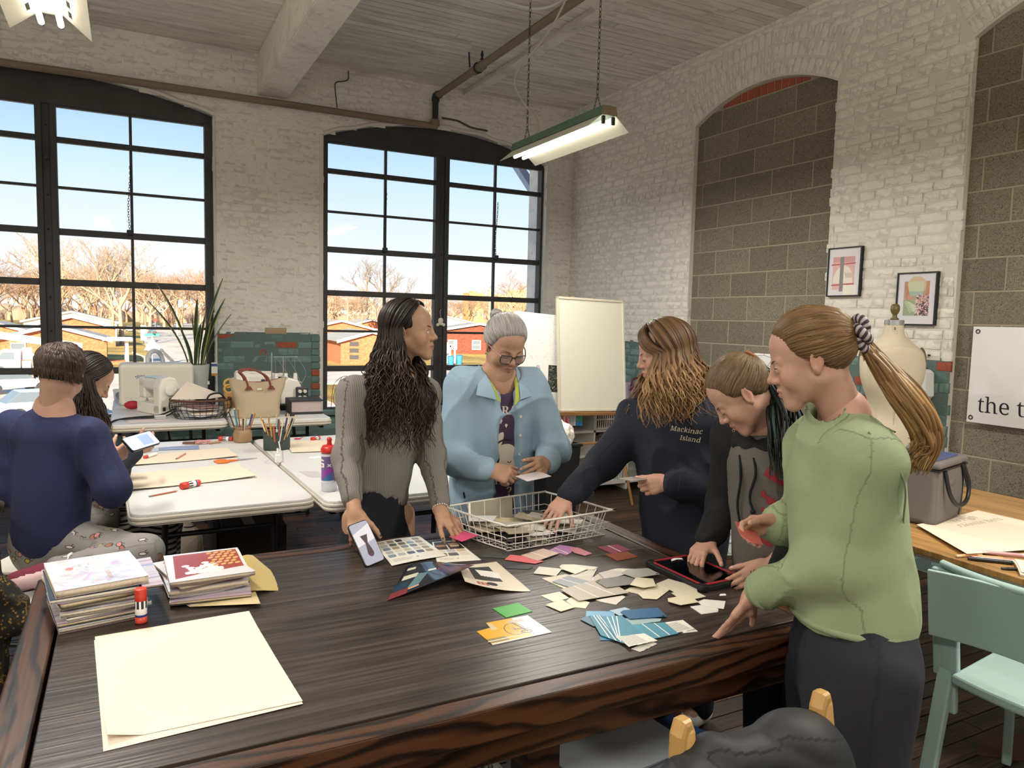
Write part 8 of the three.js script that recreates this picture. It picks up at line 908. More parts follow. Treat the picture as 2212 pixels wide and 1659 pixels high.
    for (let i = 0; i < N; i++) { const a = (i / N * 2 - 1) * 2.62 + 0.02 * (r() - 0.5), y = 0.042 + 0.062 * cos(a) - (abs(a) > 1.6 ? 0.045 * (abs(a) - 1.6) : 0), x = sin(a) * 0.07, z = zline(y) - 0.004 - 0.006 * r(), d0 = V(x, y, z).sub(SC).normalize(), rows = 1; const start = r() * 0.55 * (i % 3 ? 0 : 1), pts = []; for (let k = 0; k <= 7; k++) { const t2 = mix(start, 1, k / 7), d = d0.clone().lerp(td, t2).normalize(); d.y += 0.10 * sin(t2 * PI) * (o.lift || 0.6); pts.push(surf(d, 0.005 + 0.006 * r() * sin(t2 * PI) + (o.pouf || 0) * sin(t2 * PI))); } pts[7] = tie.clone().add(V((r() - 0.5) * 0.018, (r() - 0.5) * 0.018, (r() - 0.5) * 0.012)); lock(out, pts.map((p) => p.applyMatrix4(M)), 0.0042 * (0.7 + 0.6 * r()), hcol(), 0.5, 0.5); }
    const tw = tie.clone().applyMatrix4(M);
    if (o.tail) for (let i = 0; i < (o.tailN || 130); i++) { const pts = [tw.clone().addScaledVector(V(r() - 0.5, r() - 0.5, r() - 0.5), 0.02)], sx = r() - 0.5, sy = r() - 0.5, sz = r() - 0.5; for (let k = 1; k < o.tail.length; k++) { const w = (o.tailW || [0, 0.03, 0.045, 0.045, 0.035, 0.03])[k] || 0.03, p = V(...o.tail[k]); pts.push(p.add(V(sx * w, sy * w * 0.6 - (k === o.tail.length - 1 ? 0.07 * r() - 0.03 : 0), sz * w)).add(V(0.004 * sin(k * 2 + i), 0, 0.004 * cos(k * 2.3 + i)).multiplyScalar(o.tailWave || 1))); } lock(out, pts, 0.0052 * (0.7 + 0.6 * r()), o.tailCol ? (() => { const v = 0.7 + 0.6 * r(), c = o.tailCol(r()); return () => mul(c, v); })() : hcol(), 0.6, 0.15); }
    if (o.bun) for (let i = 0; i < 60; i++) { const a = r() * 6.3, pts = []; for (let k = 0; k <= 6; k++) { const b = a + k * 0.5; pts.push(tie.clone().add(V(0.026 * cos(b), 0.026 * sin(b), -0.012 + 0.012 * (r() - 0.5) - 0.006 * k)).applyMatrix4(M)); } lock(out, pts, 0.006, hcol(), 0.6); }
  }
  hairParts.push(hairGeo(out)); add('hair', mg(hairParts.map((g) => { g.deleteAttribute('uv'); return g; })), hairMat, o.hairLabel);
  // clothes
  for (const c of o.clothes || []) { const g = mesh(c.P, c.h || 0.008, c.disp); if (c.side === 'flat') 0; const me = add(c.name, muv(g), c.m, c.label); c.mesh = me; }
  o.extra?.({ t, add, M, shift, q, Wd }); return t;
}
const arm = (sh, el, wr, r) => [cap(sh, el, r[0], r[1], 0.03), cap(el, wr, r[1], r[2], 0.03)];
const decal = (t, target, name, pos, rotE, size, tex2, o = {}) => { target.updateWorldMatrix(true, false); const e = new THREE.Euler(...rotE), g = new DecalGeometry(target, V(...pos), e, V(...size)); g.translate(-t.position.x, -t.position.y, -t.position.z); const n = g.attributes.normal, p = g.attributes.position; for (let i = 0; i < p.count; i++) p.setXYZ(i, p.getX(i) + n.getX(i) * 0.0012, p.getY(i) + n.getY(i) * 0.0012, p.getZ(i) + n.getZ(i) * 0.0012); return part(t, name, g, new THREE.MeshStandardMaterial({ map: tex2, transparent: true, roughness: 0.8, polygonOffset: true, polygonOffsetFactor: -2, ...o })); };
const print2 = (w, h, draw) => canvasTex(w, h, (g, a, b) => { g.clearRect(0, 0, a, b); draw(g, a, b); });
// the point of a garment's surface met when going from a along d
function hit(P, a, d) { const f = field(P), D = V(...d).normalize(), p = V(...a); for (let i = 0; i < 60; i++) { const e = f(p.x, p.y, p.z); if (e < 0.0005) break; p.addScaledVector(D, max(0.0008, e * 0.7)); } return p; }
const along = (a, b, t) => [0, 1, 2].map((k) => mix(a[k], b[k], t)), sub3 = (a, b) => [0, 1, 2].map((k) => a[k] - b[k]);
// sleeve with its cuff cut square at fraction f of the forearm
const sleeve = (sh, el, wr, r, f = 0.93) => [cap(sh, el, r[0], r[1], 0.04), cap(el, along(el, wr, f), r[1], r[2], 0.035)];
const SKINS = { olive: [0.42, 0.25, 0.165], fair: [0.50, 0.30, 0.225], rosy: [0.49, 0.285, 0.215], tan: [0.45, 0.27, 0.185] };
const darkPants = cloth(0x15171f), legsOf = (J, r, foot = 1) => ['L', 'R'].flatMap((k) => [cap(J['hip' + k], J['kn' + k], r[0], r[1], 0.04), cap(J['kn' + k], J['an' + k], r[1], r[2], 0.04)]);
const standing = (px, pz, fx, fz, y = 0.82) => { const lx = fz, lz = -fx, J = {}; for (const [k, s] of [['L', 1], ['R', -1]]) { J['hip' + k] = [px + lx * s * 0.085, y - 0.02, pz + lz * s * 0.085]; J['kn' + k] = [px + lx * s * 0.09 + fx * 0.02, 0.45, pz + lz * s * 0.09 + fz * 0.02]; J['an' + k] = [px + lx * s * 0.095, 0.08, pz + lz * s * 0.095]; } J.pelvis = [px, y, pz]; return J; };
const shoes = (J, fx, fz, m) => (e) => ['L', 'R'].forEach((k) => { const a = J['an' + k]; e.add('shoe', mesh([cap([a[0] - fx * 0.03, 0.045, a[2] - fz * 0.03], [a[0] + fx * 0.14, 0.038, a[2] + fz * 0.14], 0.043, 0.036, 0.02), cut([0, 0.004, 0], [0, -1, 0])], 0.009), m); });
const ringOn = (p, d, R, r) => { const g = new THREE.TorusGeometry(R, r, 7, 24); g.applyQuaternion(new THREE.Quaternion().setFromUnitVectors(V(0, 0, 1), V(...d).normalize())); return g.translate(...p); };
function phone(name, label, pos, e, tx) { const t = thing(name, label, 'phone', pos); t.rotation.set(...e); part(t, 'case', ext(rrect(0.075, 0.152, 0.011), 0.0105, 0.003).translate(0, 0, -0.0075), mat(0x101216, 0.4)); part(t, 'screen', ext(rrect(0.068, 0.145, 0.008), 0.0008).translate(0, 0, 0.003), mat(0xffffff, 0.1, { map: tx, emissive: 0xffffff, emissiveMap: tx, emissiveIntensity: 0.35 })).geometry.attributes.uv.array.forEach((v, i, a) => a[i] = i % 2 ? v / 0.145 + 0.5 : v / 0.068 + 0.5); return t; }

{ // girl with long dark hair, leaning with both hands on the table
  const J = { ...standing(0.87, -2.78, 0, 1, 0.80), shR: [0.775, 1.275, -2.79], shL: [1.045, 1.262, -2.765], elR: [0.716, 1.05, -2.70], wrR: [0.695, 0.89, -2.50], elL: [1.075, 1.0, -2.73], wrL: [1.035, 0.845, -2.54] }, neck = [0.915, 1.33, -2.745];
  const sk = cloth(0x12141f, { roughness: 0.95 }), knit = cloth(0x77736e, { bumpMap: rept(T.rib, 8), bumpScale: 0.0012 });
  person({ label: 'girl with long dark wavy hair in a grey ribbed top leaning on the table with a phone', base: [0.87, 0, -2.78], head: [0.967, 1.512, -2.712], yaw: 56, pitch: -0.02, roll: 0, size: 0.93, neck, skin: SKINS.olive, hair: [0.016, 0.011, 0.010], tip: [0.028, 0.016, 0.012], brow: [0.02, 0.012, 0.01], style: 'long', length: 0.42, wave: 0.013, vol: 0.012, strands: 700, out: 0.015, az0: 1.45, open: 1.15, gaze: [0.25, 0.0, 1], seed: 11, joints: J, right: [1, 0, 0], fwd: [0, 0, 1], lip: [0.30, 0.11, 0.10],
    fall: (e, u, r) => e < 0 ? [0.03 - 0.07 * u, 0.16 - 0.18 * u, 0] : [0.035, 0.10 - 0.12 * u, 0],
    hands: [{ from: along(J.elR, J.wrR, 0.7), w: J.wrR, d: [-0.02, -0.72, 0.62], n: [-0.25, 0.58, 0.75], s: -1, curl: [0.5, 0.5, 0.55, 0.6], spread: 0.06, thumb: [0.75, 0.35, 0.3, 0.25], nail: 0x15443e, size: 0.93 }, { from: along(J.elL, J.wrL, 0.7), w: J.wrL, d: [0.30, -0.40, 0.8], n: [0, 0.9, 0.4], s: 1, curl: [0.35, 0.4, 0.45, 0.5], spread: 0.05, thumb: [0.55, 0.35, 0.3], nail: 0x15443e, size: 0.93 }],
    clothes: [{ name: 'top', m: knit, h: 0.007, disp: folds(0.009, 8, 0.8, 3), P: [ecap([0.862, 0.86, -2.775], [0.912, 1.215, -2.765], 0.118, 0.128, 0.68, [1, 0, 0.05]), cap(J.shR, J.shL, 0.060, 0.060, 0.05), ...sleeve(J.shR, J.elR, J.wrR, [0.060, 0.049, 0.040], 0.74), ...sleeve(J.shL, J.elL, J.wrL, [0.060, 0.049, 0.040], 0.8), cap([0.92, 1.29, -2.75], [0.92, 1.40, -2.74], 0.058, 0.075, 0.01, 1), ecap([0.858, 0.70, -2.78], [0.86, 0.835, -2.775], 0.22, 0.11, 0.8, [1, 0, 0], 0.01, 1)] },
      { name: 'skirt', m: sk, h: 0.012, disp: folds(0.014, 10, 0.15, 5), P: [ecap([0.865, 0.86, -2.78], [0.85, 0.38, -2.80], 0.108, 0.24, 0.75, [1, 0, 0]), cut([0, 0.36, 0], [0, -1, 0])] }],
    extra(e) { shoes(J, 0, 1, MAT.black)(e); e.add('bracelet', mg(Array.from({ length: 20 }, (_, i) => { const a = i / 20 * 2 * PI, p = V(...along(J.elL, J.wrL, 0.93)), d = V(...sub3(J.wrL, J.elL)).normalize(), X = V(1, 0, 0).addScaledVector(d, -d.x).normalize(), Y = d.clone().cross(X); return sph(0.0032, ...p.addScaledVector(X, 0.029 * cos(a)).addScaledVector(Y, 0.029 * sin(a)).toArray(), 6); })), mat(0xd9cfc0, 0.3)).userData.kind = 'stuff'; const h = hit(this.clothes[0].P, [0.955, 1.17, -2.4], [0, 0, -1]); e.add('chest_print', mg([0, 1, 2].map((i) => new THREE.TorusGeometry(0.007, 0.0015, 5, 12, 4.6).rotateZ(i * 1.3).translate(h.x - 0.014 + i * 0.014, h.y + i * 0.004, h.z + 0.002))), mat(0xd9cfc6, 0.5)); } });
  const tx = canvasTex(128, 256, (g, w, h) => { g.fillStyle = '#9a9db0'; g.fillRect(0, 0, w, h); g.fillStyle = '#c9c8d2'; g.beginPath(); g.moveTo(0, 60); g.lineTo(w, 20); g.lineTo(w, 120); g.lineTo(0, 140); g.fill(); g.fillStyle = '#4a3a44'; g.beginPath(); g.ellipse(64, 190, 20, 24, 0, 0, 7); g.fill(); g.beginPath(); g.moveTo(40, 80); g.lineTo(90, 80); g.lineTo(72, 130); g.lineTo(84, 180); g.lineTo(46, 180); g.lineTo(56, 130); g.fill(); });
  phone('phone', 'black phone held upright on the table by the dark-haired girl', [0.688, 0.826, -2.335], [-0.62, 0.12, 0.28], tx);
  sheet('paint_card', [[1.03, -2.45], [1.09, -2.46], [1.12, -2.385], [1.05, -2.375]], 0.776, 0.001, mat(0xc94a72, 0.4), 'deep pink card held down by the dark-haired girl', 'paint card', (u, v) => 0.012 * u, 'paint cards on the work table');
}
{ // woman in an open denim shirt, looking down at a card
  const J = { ...standing(1.43, -2.92, -0.05, 1, 0.82), shR: [1.285, 1.275, -2.93], shL: [1.58, 1.275, -2.86], elR: [1.205, 0.985, -2.86], wrR: [1.285, 0.965, -2.655], elL: [1.655, 1.015, -2.765], wrL: [1.535, 0.985, -2.62] }, neck = [1.428, 1.32, -2.885];
  const den = cloth(0x8fa9bd, { sheen: 0.2, bumpMap: rept(T.weave, 14), bumpScale: 0.0008 }), tee = cloth(0x3f3048);
  const tP = [ecap([1.415, 0.76, -2.905], [1.43, 1.19, -2.89], 0.175, 0.135, 0.72, [1, 0, 0.2]), cap(J.shR, J.shL, 0.055, 0.055, 0.06), cap([1.43, 1.29, -2.87], [1.435, 1.42, -2.85], 0.070, 0.095, 0.01, 1), cut([0, 0.72, 0], [0, -1, 0])];
  const sP = [ecap([1.415, 0.74, -2.905], [1.43, 1.19, -2.89], 0.205, 0.162, 0.76, [1, 0, 0.2]), cap(J.shR, J.shL, 0.074, 0.074, 0.06), ...sleeve(J.shR, J.elR, J.wrR, [0.080, 0.070, 0.048], 0.9), ...sleeve(J.shL, J.elL, J.wrL, [0.080, 0.070, 0.048], 0.9), ecap([1.405, 0.60, -2.70], [1.425, 1.26, -2.70], 0.075, 0.062, 1.6, [1, 0, 0.2], 0.02, 1), cap([1.43, 1.27, -2.88], [1.435, 1.42, -2.85], 0.074, 0.10, 0.01, 1), cut([0, 0.70, 0], [0, -1, 0])];
  person({ label: 'woman with pulled back grey hair and glasses in an open light denim shirt', base: [1.43, 0, -2.92], head: [1.447, 1.452, -2.852], yaw: -2, pitch: 0.50, size: 0.99, wide: 1.14, nw: 1.12, neck, skin: SKINS.tan, hair: [0.36, 0.345, 0.33], brow: [0.10, 0.07, 0.055], rootDark: 0.7, style: 'back', tie: [0, 0.075, -0.118], bun: 1, pouf: 0.006, strands: 620, seed: 21, joints: J, right: [1, 0, 0.2], fwd: [0, 0, 1], lip: [0.36, 0.13, 0.12],
    hands: [{ from: along(J.elR, J.wrR, 0.8), w: J.wrR, d: [0.78, -0.22, 0.55], n: [-0.3, 0.5, 0.8], s: -1, curl: [0.65, 0.75, 0.85, 0.95], spread: 0.03, thumb: [0.45, 0.5, 0.35, 0.1], size: 0.95 }, { from: along(J.elL, J.wrL, 0.8), w: J.wrL, d: [-0.72, -0.1, 0.62], n: [0.4, 0.45, 0.8], s: 1, curl: [0.5, 0.6, 0.7, 0.8], spread: 0.08, thumb: [0.5, 0.5, 0.3, 0.1], size: 0.95 }],
    clothes: [{ name: 'tee_shirt', m: tee, h: 0.009, P: tP, disp: folds(0.004, 7, 0.6, 8) }, { name: 'denim_shirt', m: den, h: 0.0072, P: sP, disp: folds(0.012, 7.5, 0.7, 1) }, { name: 'trousers', m: darkPants, h: 0.014, P: [ecap([1.42, 0.72, -2.92], [1.42, 0.86, -2.91], 0.15, 0.14, 0.75, [1, 0, 0.2]), ...legsOf(J, [0.10, 0.075, 0.06])] }],
    extra(e) {
      shoes(J, 0, 1, MAT.black)(e); const { M } = e, wire = (pts, r, c = false) => tube(pts.map((p) => V(...p)), r, 6, 40, c).applyMatrix4(M), fr = mat(0x1b1720, 0.3), pk = mat(0xb48a9a, 0.35);
      for (const s of [-1, 1]) { const L = [[0.008, 0.014], [0.03, 0.018], [0.054, 0.017], [0.057, -0.002], [0.05, -0.018], [0.028, -0.021], [0.012, -0.016]].map(([x, y]) => [s * x, y - 0.004, 0.099 - 0.008 * (x / 0.055) ** 2]); e.add('glasses_rim', wire(L, 0.0022, true), fr); e.add('glasses_lens', ext(L.map((p) => [p[0], p[1]]), 0.001).translate(0, 0, 0.095).applyMatrix4(M), phys(0xffffff, 0.03, { transmission: 0.95, thickness: 0, specularIntensity: 0.6 })); e.add('glasses_temple', wire([[s * 0.057, 0.010, 0.092], [s * 0.076, 0.014, 0.04], [s * 0.081, 0.012, -0.01]], 0.0024), s < 0 ? pk : fr); e.add('earring', sph(0.004, s * 0.083, -0.034, -0.004, 8).applyMatrix4(M), MAT.steel); } e.add('glasses_bridge', wire([[-0.009, 0.006, 0.100], [0, 0.009, 0.102], [0.009, 0.006, 0.100]], 0.0024), fr);
      const flap = (pts, m, n) => { const g = new THREE.BufferGeometry(), P = []; const [a, b, c, d] = pts.map((p) => V(...p)), N = 8; const at = (u, v) => a.clone().lerp(b, u).lerp(d.clone().lerp(c, u), v).add(V(0, 0.008 * sin(u * PI) * sin(v * PI), 0.010 * sin(v * PI))); for (let j = 0; j < N; j++) for (let i = 0; i < N; i++) { const q = [at(i / N, j / N), at((i + 1) / N, j / N), at((i + 1) / N, (j + 1) / N), at(i / N, (j + 1) / N)]; for (const k of [0, 1, 2, 0, 2, 3]) P.push(q[k].x, q[k].y, q[k].z); } g.setAttribute('position', new THREE.Float32BufferAttribute(P, 3)); g.computeVertexNormals(); const mm = m.clone(); mm.side = THREE.DoubleSide; e.add(n, g, mm); };
      flap([[1.345, 1.375, -2.90], [1.352, 1.335, -2.835], [1.372, 1.235, -2.765], [1.29, 1.255, -2.80]], den, 'collar'); flap([[1.515, 1.37, -2.88], [1.495, 1.33, -2.83], [1.475, 1.235, -2.755], [1.555, 1.25, -2.775]], den, 'collar'); const lime = cloth(0xa9b24a); flap([[1.352, 1.332, -2.838], [1.366, 1.31, -2.82], [1.39, 1.225, -2.765], [1.374, 1.232, -2.768]], lime, 'collar_lining'); flap([[1.494, 1.33, -2.832], [1.478, 1.31, -2.82], [1.452, 1.21, -2.762], [1.474, 1.232, -2.760]], lime, 'collar_lining');
      for (const y of [1.16, 1.08, 1.0, 0.92]) { const h = hit(sP, [1.487 - (1.16 - y) * 0.02, y, -2.4], [0, 0, -1]); e.add('button', rot(cyl(0.0062, 0.0062, 0.003, 0, 0, 0, 14), PI / 2).translate(h.x, h.y, h.z + 0.004), mat(0xd9d4bf, 0.4)); }
      e.add('watch', ringOn(along(J.elL, J.wrL, 0.95), sub3(J.wrL, J.elL), 0.031, 0.006), MAT.black); e.add('bag_strap', tube([[1.27, 0.78, -2.83], [1.25, 0.84, -2.82]], 0.004, 5), MAT.black);
      const t2 = print2(256, 512, (g) => { g.fillStyle = '#c9bdb0'; g.font = 'bold 64px serif'; g.fillText('T RA', 62, 60); for (const [x, y, s] of [[118, 92, 10], [150, 118, 8], [60, 250, 9]]) { g.beginPath(); g.arc(x, y, s, 0, 7); g.fill(); g.beginPath(); g.moveTo(x - s, y); g.lineTo(x + s, y); g.lineTo(x, y + 2 * s); g.fill(); } g.beginPath(); g.ellipse(88, 235, 26, 90, 0.5, 0, 7); g.fill(); g.beginPath(); g.ellipse(150, 300, 74, 80, 0.2, 0, 7); g.fill(); g.beginPath(); g.ellipse(70, 330, 44, 44, 0, 0, 7); g.fill(); g.strokeStyle = '#1b1620'; g.lineWidth = 9; g.beginPath(); g.arc(150, 270, 72, 3.0, 5.2); g.stroke(); g.fillStyle = '#1b1620'; g.beginPath(); g.ellipse(94, 300, 18, 36, 0.1, 0, 7); g.fill(); g.lineWidth = 4; g.beginPath(); g.arc(168, 312, 12, 0.3, 2.8); g.stroke(); g.beginPath(); g.moveTo(96, 340); g.bezierCurveTo(70, 400, 120, 400, 130, 380); g.stroke(); g.fillStyle = '#c9bdb0'; g.font = 'bold 46px serif'; g.fillText('LISTENING', 4, 440); g.font = 'bold 70px serif'; g.fillText('?', 150, 508); });
      decal(e.t, this.clothes[0].mesh, 'shirt_print', [1.412, 1.015, -2.79], [0, 0.02, 0], [0.20, 0.40, 0.16], t2);
    } });
  solo('sample_card', new THREE.BoxGeometry(0.13, 0.0018, 0.07), mat(0xd9cfd0, 0.4), 'pale folded card held in both hands by the woman in denim', 'card', [1.415, 0.958, -2.515], 0.25).rotation.x = 0.12;
}
{ // girl in the navy sweatshirt with wavy brown hair
  const J = { ...standing(1.94, -2.22, -0.95, 0.3, 0.80), shL: [1.91, 1.205, -2.105], shR: [1.82, 1.19, -2.395], elL: [1.945, 0.96, -2.075], wrL: [1.75, 0.99, -2.105], elR: [1.675, 1.01, -2.42], wrR: [1.475, 0.905, -2.365] }, neck = [1.865, 1.285, -2.25], rt = [0.3, 0.05, 0.95];
  const nav = cloth(0x171c2c), P = [ecap([1.925, 0.70, -2.225], [1.875, 1.15, -2.25], 0.158, 0.150, 0.82, rt), cap(J.shR, J.shL, 0.075, 0.075, 0.06), ...sleeve(J.shR, J.elR, J.wrR, [0.076, 0.066, 0.046], 0.95), ...sleeve(J.shL, J.elL, J.wrL, [0.080, 0.070, 0.048], 0.92), cap([1.86, 1.285, -2.25], [1.86, 1.40, -2.25], 0.058, 0.07, 0.01, 1), cut([0, 0.66, 0], [0, -1, 0])];
  person({ label: 'girl with wavy light brown hair in a navy sweatshirt reaching into the wire basket', base: [1.94, 0, -2.22], head: [1.828, 1.447, -2.262], yaw: -122, pitch: 0.26, size: 0.93, neck, skin: SKINS.rosy, hair: [0.115, 0.060, 0.028], tip: [0.25, 0.145, 0.065], tipAt: 0.35, brow: [0.12, 0.07, 0.04], style: 'long', length: 0.25, wave: 0.012, vol: 0.024, out: 0.03, strands: 760, bangs: 1, az0: 0.95, seed: 31, joints: J, right: rt, fwd: [-0.95, 0, 0.3],
    fall: (e, u) => [-0.05 + 0.06 * u, e > 0 ? 0.03 : -0.01, 0],
    hands: [{ from: along(J.elL, J.wrL, 0.8), w: J.wrL, d: [-0.96, -0.08, -0.12], n: [-0.15, 0.4, 0.9], s: 1, curl: [[0.9, 1.2, 0.7], [1.0, 1.3, 0.8], [1.0, 1.3, 0.8], [1.0, 1.3, 0.8]], spread: 0.02, thumb: [0.25, 0.35, 0.1, 0.2], size: 0.9 }, { from: along(J.elR, J.wrR, 0.8), w: J.wrR, d: [-0.75, -0.58, 0.28], n: [-0.4, 0.75, 0.5], s: -1, curl: [0.2, 0.25, 0.3, 0.35], spread: 0.14, thumb: [0.8, 0.45, 0.15], size: 0.9 }],
    clothes: [{ name: 'sweatshirt', m: nav, h: 0.0075, P, disp: folds(0.013, 7, 0.6, 4) }, { name: 'trousers', m: darkPants, h: 0.014, P: [ecap([1.94, 0.70, -2.22], [1.935, 0.84, -2.22], 0.135, 0.13, 0.8, rt), ...legsOf(J, [0.098, 0.075, 0.06])] }],
    extra(e) { shoes(J, -0.95, 0.3, MAT.whitePlastic)(e); const t2 = print2(256, 128, (g) => { g.fillStyle = '#cfc6a8'; g.font = 'italic 46px serif'; g.fillText('Mackinac', 8, 46); g.fillText('Island', 74, 104); }); const h = hit(P, [1.55, 1.165, -1.75], [0.62, 0, -0.78]); decal(e.t, this.clothes[0].mesh, 'chest_lettering', [h.x, h.y, h.z], [0, -0.72, 0], [0.14, 0.07, 0.10], t2); e.add('cuff', [ringOn(along(J.elL, J.wrL, 0.9), sub3(J.wrL, J.elL), 0.047, 0.006), ringOn(along(J.elR, J.wrR, 0.93), sub3(J.wrR, J.elR), 0.045, 0.006)].map((g) => g)[0], nav); } });
  solo('sample_card', new THREE.BoxGeometry(0.10, 0.0018, 0.06), mat(0x8d8781, 0.4), 'grey card held by the girl in the navy sweatshirt', 'card', [1.605, 1.012, -2.125], 0.35).rotation.z = -0.08;
}
{ // girl leaning over the tablet, black jacket over a grey hooded top
  const J = { ...standing(2.02, -1.74, -1, 0, 0.82), shL: [1.845, 1.195, -1.535], shR: [1.84, 1.185, -1.87], elL: [1.82, 0.945, -1.53], wrL: [1.745, 0.835, -1.60], elR: [1.86, 0.94, -1.92], wrR: [1.74, 0.85, -1.87] }, neck = [1.80, 1.245, -1.70], rt = [0, 0, 1];
  const grey = cloth(0x5e5954), blk = cloth(0x0d0e11), P = [ecap([1.90, 0.79, -1.715], [1.835, 1.12, -1.70], 0.15, 0.142, 0.92, rt), cap(J.shR, J.shL, 0.066, 0.066, 0.06), cap([1.80, 1.25, -1.70], [1.74, 1.36, -1.70], 0.056, 0.075, 0.01, 1), cut([0, 0.755, 0], [0, -1, 0])];
  const bP = [ecap([1.985, 0.72, -1.73], [1.875, 1.12, -1.705], 0.165, 0.158, 0.85, rt), cap(J.shR, J.shL, 0.08, 0.08, 0.06), ...sleeve(J.shL, J.elL, J.wrL, [0.080, 0.068, 0.046]), ...sleeve(J.shR, J.elR, J.wrR, [0.080, 0.068, 0.046]), ecap([1.76, 0.70, -1.70], [1.70, 1.20, -1.70], 0.125, 0.105, 1, rt, 0.02, 1), cap([1.80, 1.25, -1.70], [1.73, 1.36, -1.70], 0.06, 0.09, 0.01, 1), cut([0, 0.70, 0], [0, -1, 0])];
  person({ label: 'girl with a green tinted ponytail and black jacket bending over the tablet', base: [2.02, 0, -1.74], head: [1.690, 1.352, -1.700], yaw: -129, pitch: 0.80, size: 0.93, neck, skin: SKINS.rosy, hair: [0.135, 0.088, 0.046], brow: [0.12, 0.08, 0.05], style: 'tail', tie: [0, 0.080, -0.112], strands: 620, seed: 41, joints: J, right: rt, fwd: [-1, 0, 0],
    tail: [[1.755, 1.402, -1.690], [1.765, 1.372, -1.63], [1.748, 1.30, -1.58], [1.722, 1.235, -1.555], [1.708, 1.165, -1.54]], tailW: [0, 0.05, 0.07, 0.07, 0.055], tailWave: 2.5, tailN: 170, tailCol: (k) => k < 0.75 ? [0.008, 0.011, 0.010] : [0.016, 0.05, 0.048],
    hands: [{ from: along(J.elL, J.wrL, 0.8), w: J.wrL, d: [-0.72, -0.50, -0.35], n: [-0.35, 0.45, 0.8], s: 1, curl: [0.3, 0.3, 0.35, 0.4], spread: 0.03, thumb: [0.4, 0.4, 0.2], size: 0.9 }, { from: along(J.elR, J.wrR, 0.8), w: J.wrR, d: [-0.8, -0.5, 0.25], n: [-0.3, 0.8, 0], s: -1, curl: [0.4, 0.4, 0.4, 0.4], size: 0.9 }],
    clothes: [{ name: 'hooded_top', m: grey, h: 0.008, P, disp: folds(0.010, 6, 0.35, 2) }, { name: 'black_jacket', m: blk, h: 0.009, P: bP, disp: folds(0.010, 7, 0.6, 6) }, { name: 'trousers', m: darkPants, h: 0.014, P: [ecap([2.01, 0.72, -1.74], [2.0, 0.84, -1.74], 0.14, 0.135, 0.85, rt), ...legsOf(J, [0.10, 0.085, 0.075])] }],
    extra(e) {
      shoes(J, -1, 0, MAT.black)(e); const { M } = e; e.add('hair_tie', ringOn([0, 0.082, -0.117], [0, 0.3, -1], 0.016, 0.0055).applyMatrix4(M), mat(0x9c5a30, 0.6)); e.add('hood', mesh([...Array.from({ length: 10 }, (_, i) => { const a0 = i / 10 * 2 * PI, a1 = (i + 1) / 10 * 2 * PI, f = (a) => [1.815 + 0.085 * cos(a) * 0.9, 1.225 + 0.035 * cos(a), -1.70 + 0.095 * sin(a)]; return cap(f(a0), f(a1), 0.026, 0.026, 0.02); })], 0.008, folds(0.006, 12, 1, 3)), blk);
      for (const s of [[1.60, 0.065, 0.2, 0.36], [1.66, 0.07, 0.02, 0.27]]) { const pts = [], z0 = -1.62 - s[2] * 0.3, L = s[3] * 0.62; for (let k = 0; k <= 6; k++) { const h = hit(P, [1.5, 1.165 - L * k / 6, z0 + 0.012 * sin(k)], [1, 0, -0.15]); pts.push([h.x - 0.005, h.y, h.z]); } e.add('drawstring', tube(pts, 0.0042, 6, 30), blk); const l = pts[6]; e.add('knot', sph(0.0085, l[0], l[1] - 0.005, l[2], 8), blk); }
      const txt = print2(128, 512, (g) => { g.fillStyle = '#8c2530'; g.save(); g.translate(64, 0); g.rotate(0.16); g.font = 'bold 120px sans-serif'; ['E', 'I', 'W', 'D', 'L'].forEach((c, i) => { g.save(); g.translate(10, 70 + i * 98); g.rotate(-1.2); g.fillText(c, -40, 40); g.restore(); }); g.restore(); }); const h = hit(P, [1.4, 1.0, -1.30], [0.75, 0, -0.62]); decal(e.t, this.clothes[0].mesh, 'red_lettering', [h.x, h.y - 0.01, h.z], [0, -0.95, 0.02], [0.10, 0.36, 0.16], txt);
      e.add('hem_cord', tube([[1.765, 0.80, -1.64], [1.775, 0.785, -1.60], [1.80, 0.775, -1.575]], 0.004, 6), MAT.cream); e.add('lip_ring', ringOn([0.010, -0.064, 0.0985], [1, 0, 0.2], 0.004, 0.0009).applyMatrix4(M), MAT.steel);
      const ink = [], rr = rng(6), hw = J.wrL; for (let i = 0; i < 9; i++) { const c = V(hw[0] - 0.05 - 0.035 * rr(), hw[1] - 0.015 - 0.03 * rr(), hw[2] + 0.0 - 0.02 * rr()); ink.push(tube([c, c.clone().add(V(0.006 * (rr() - 0.5), 0.006, 0)), c.clone().add(V(0.008 * (rr() - 0.5), 0.002, 0.003))], 0.0008, 4)); } e.add('hand_doodles', mg(ink), MAT.black).userData.kind = 'stuff';
    } });
}
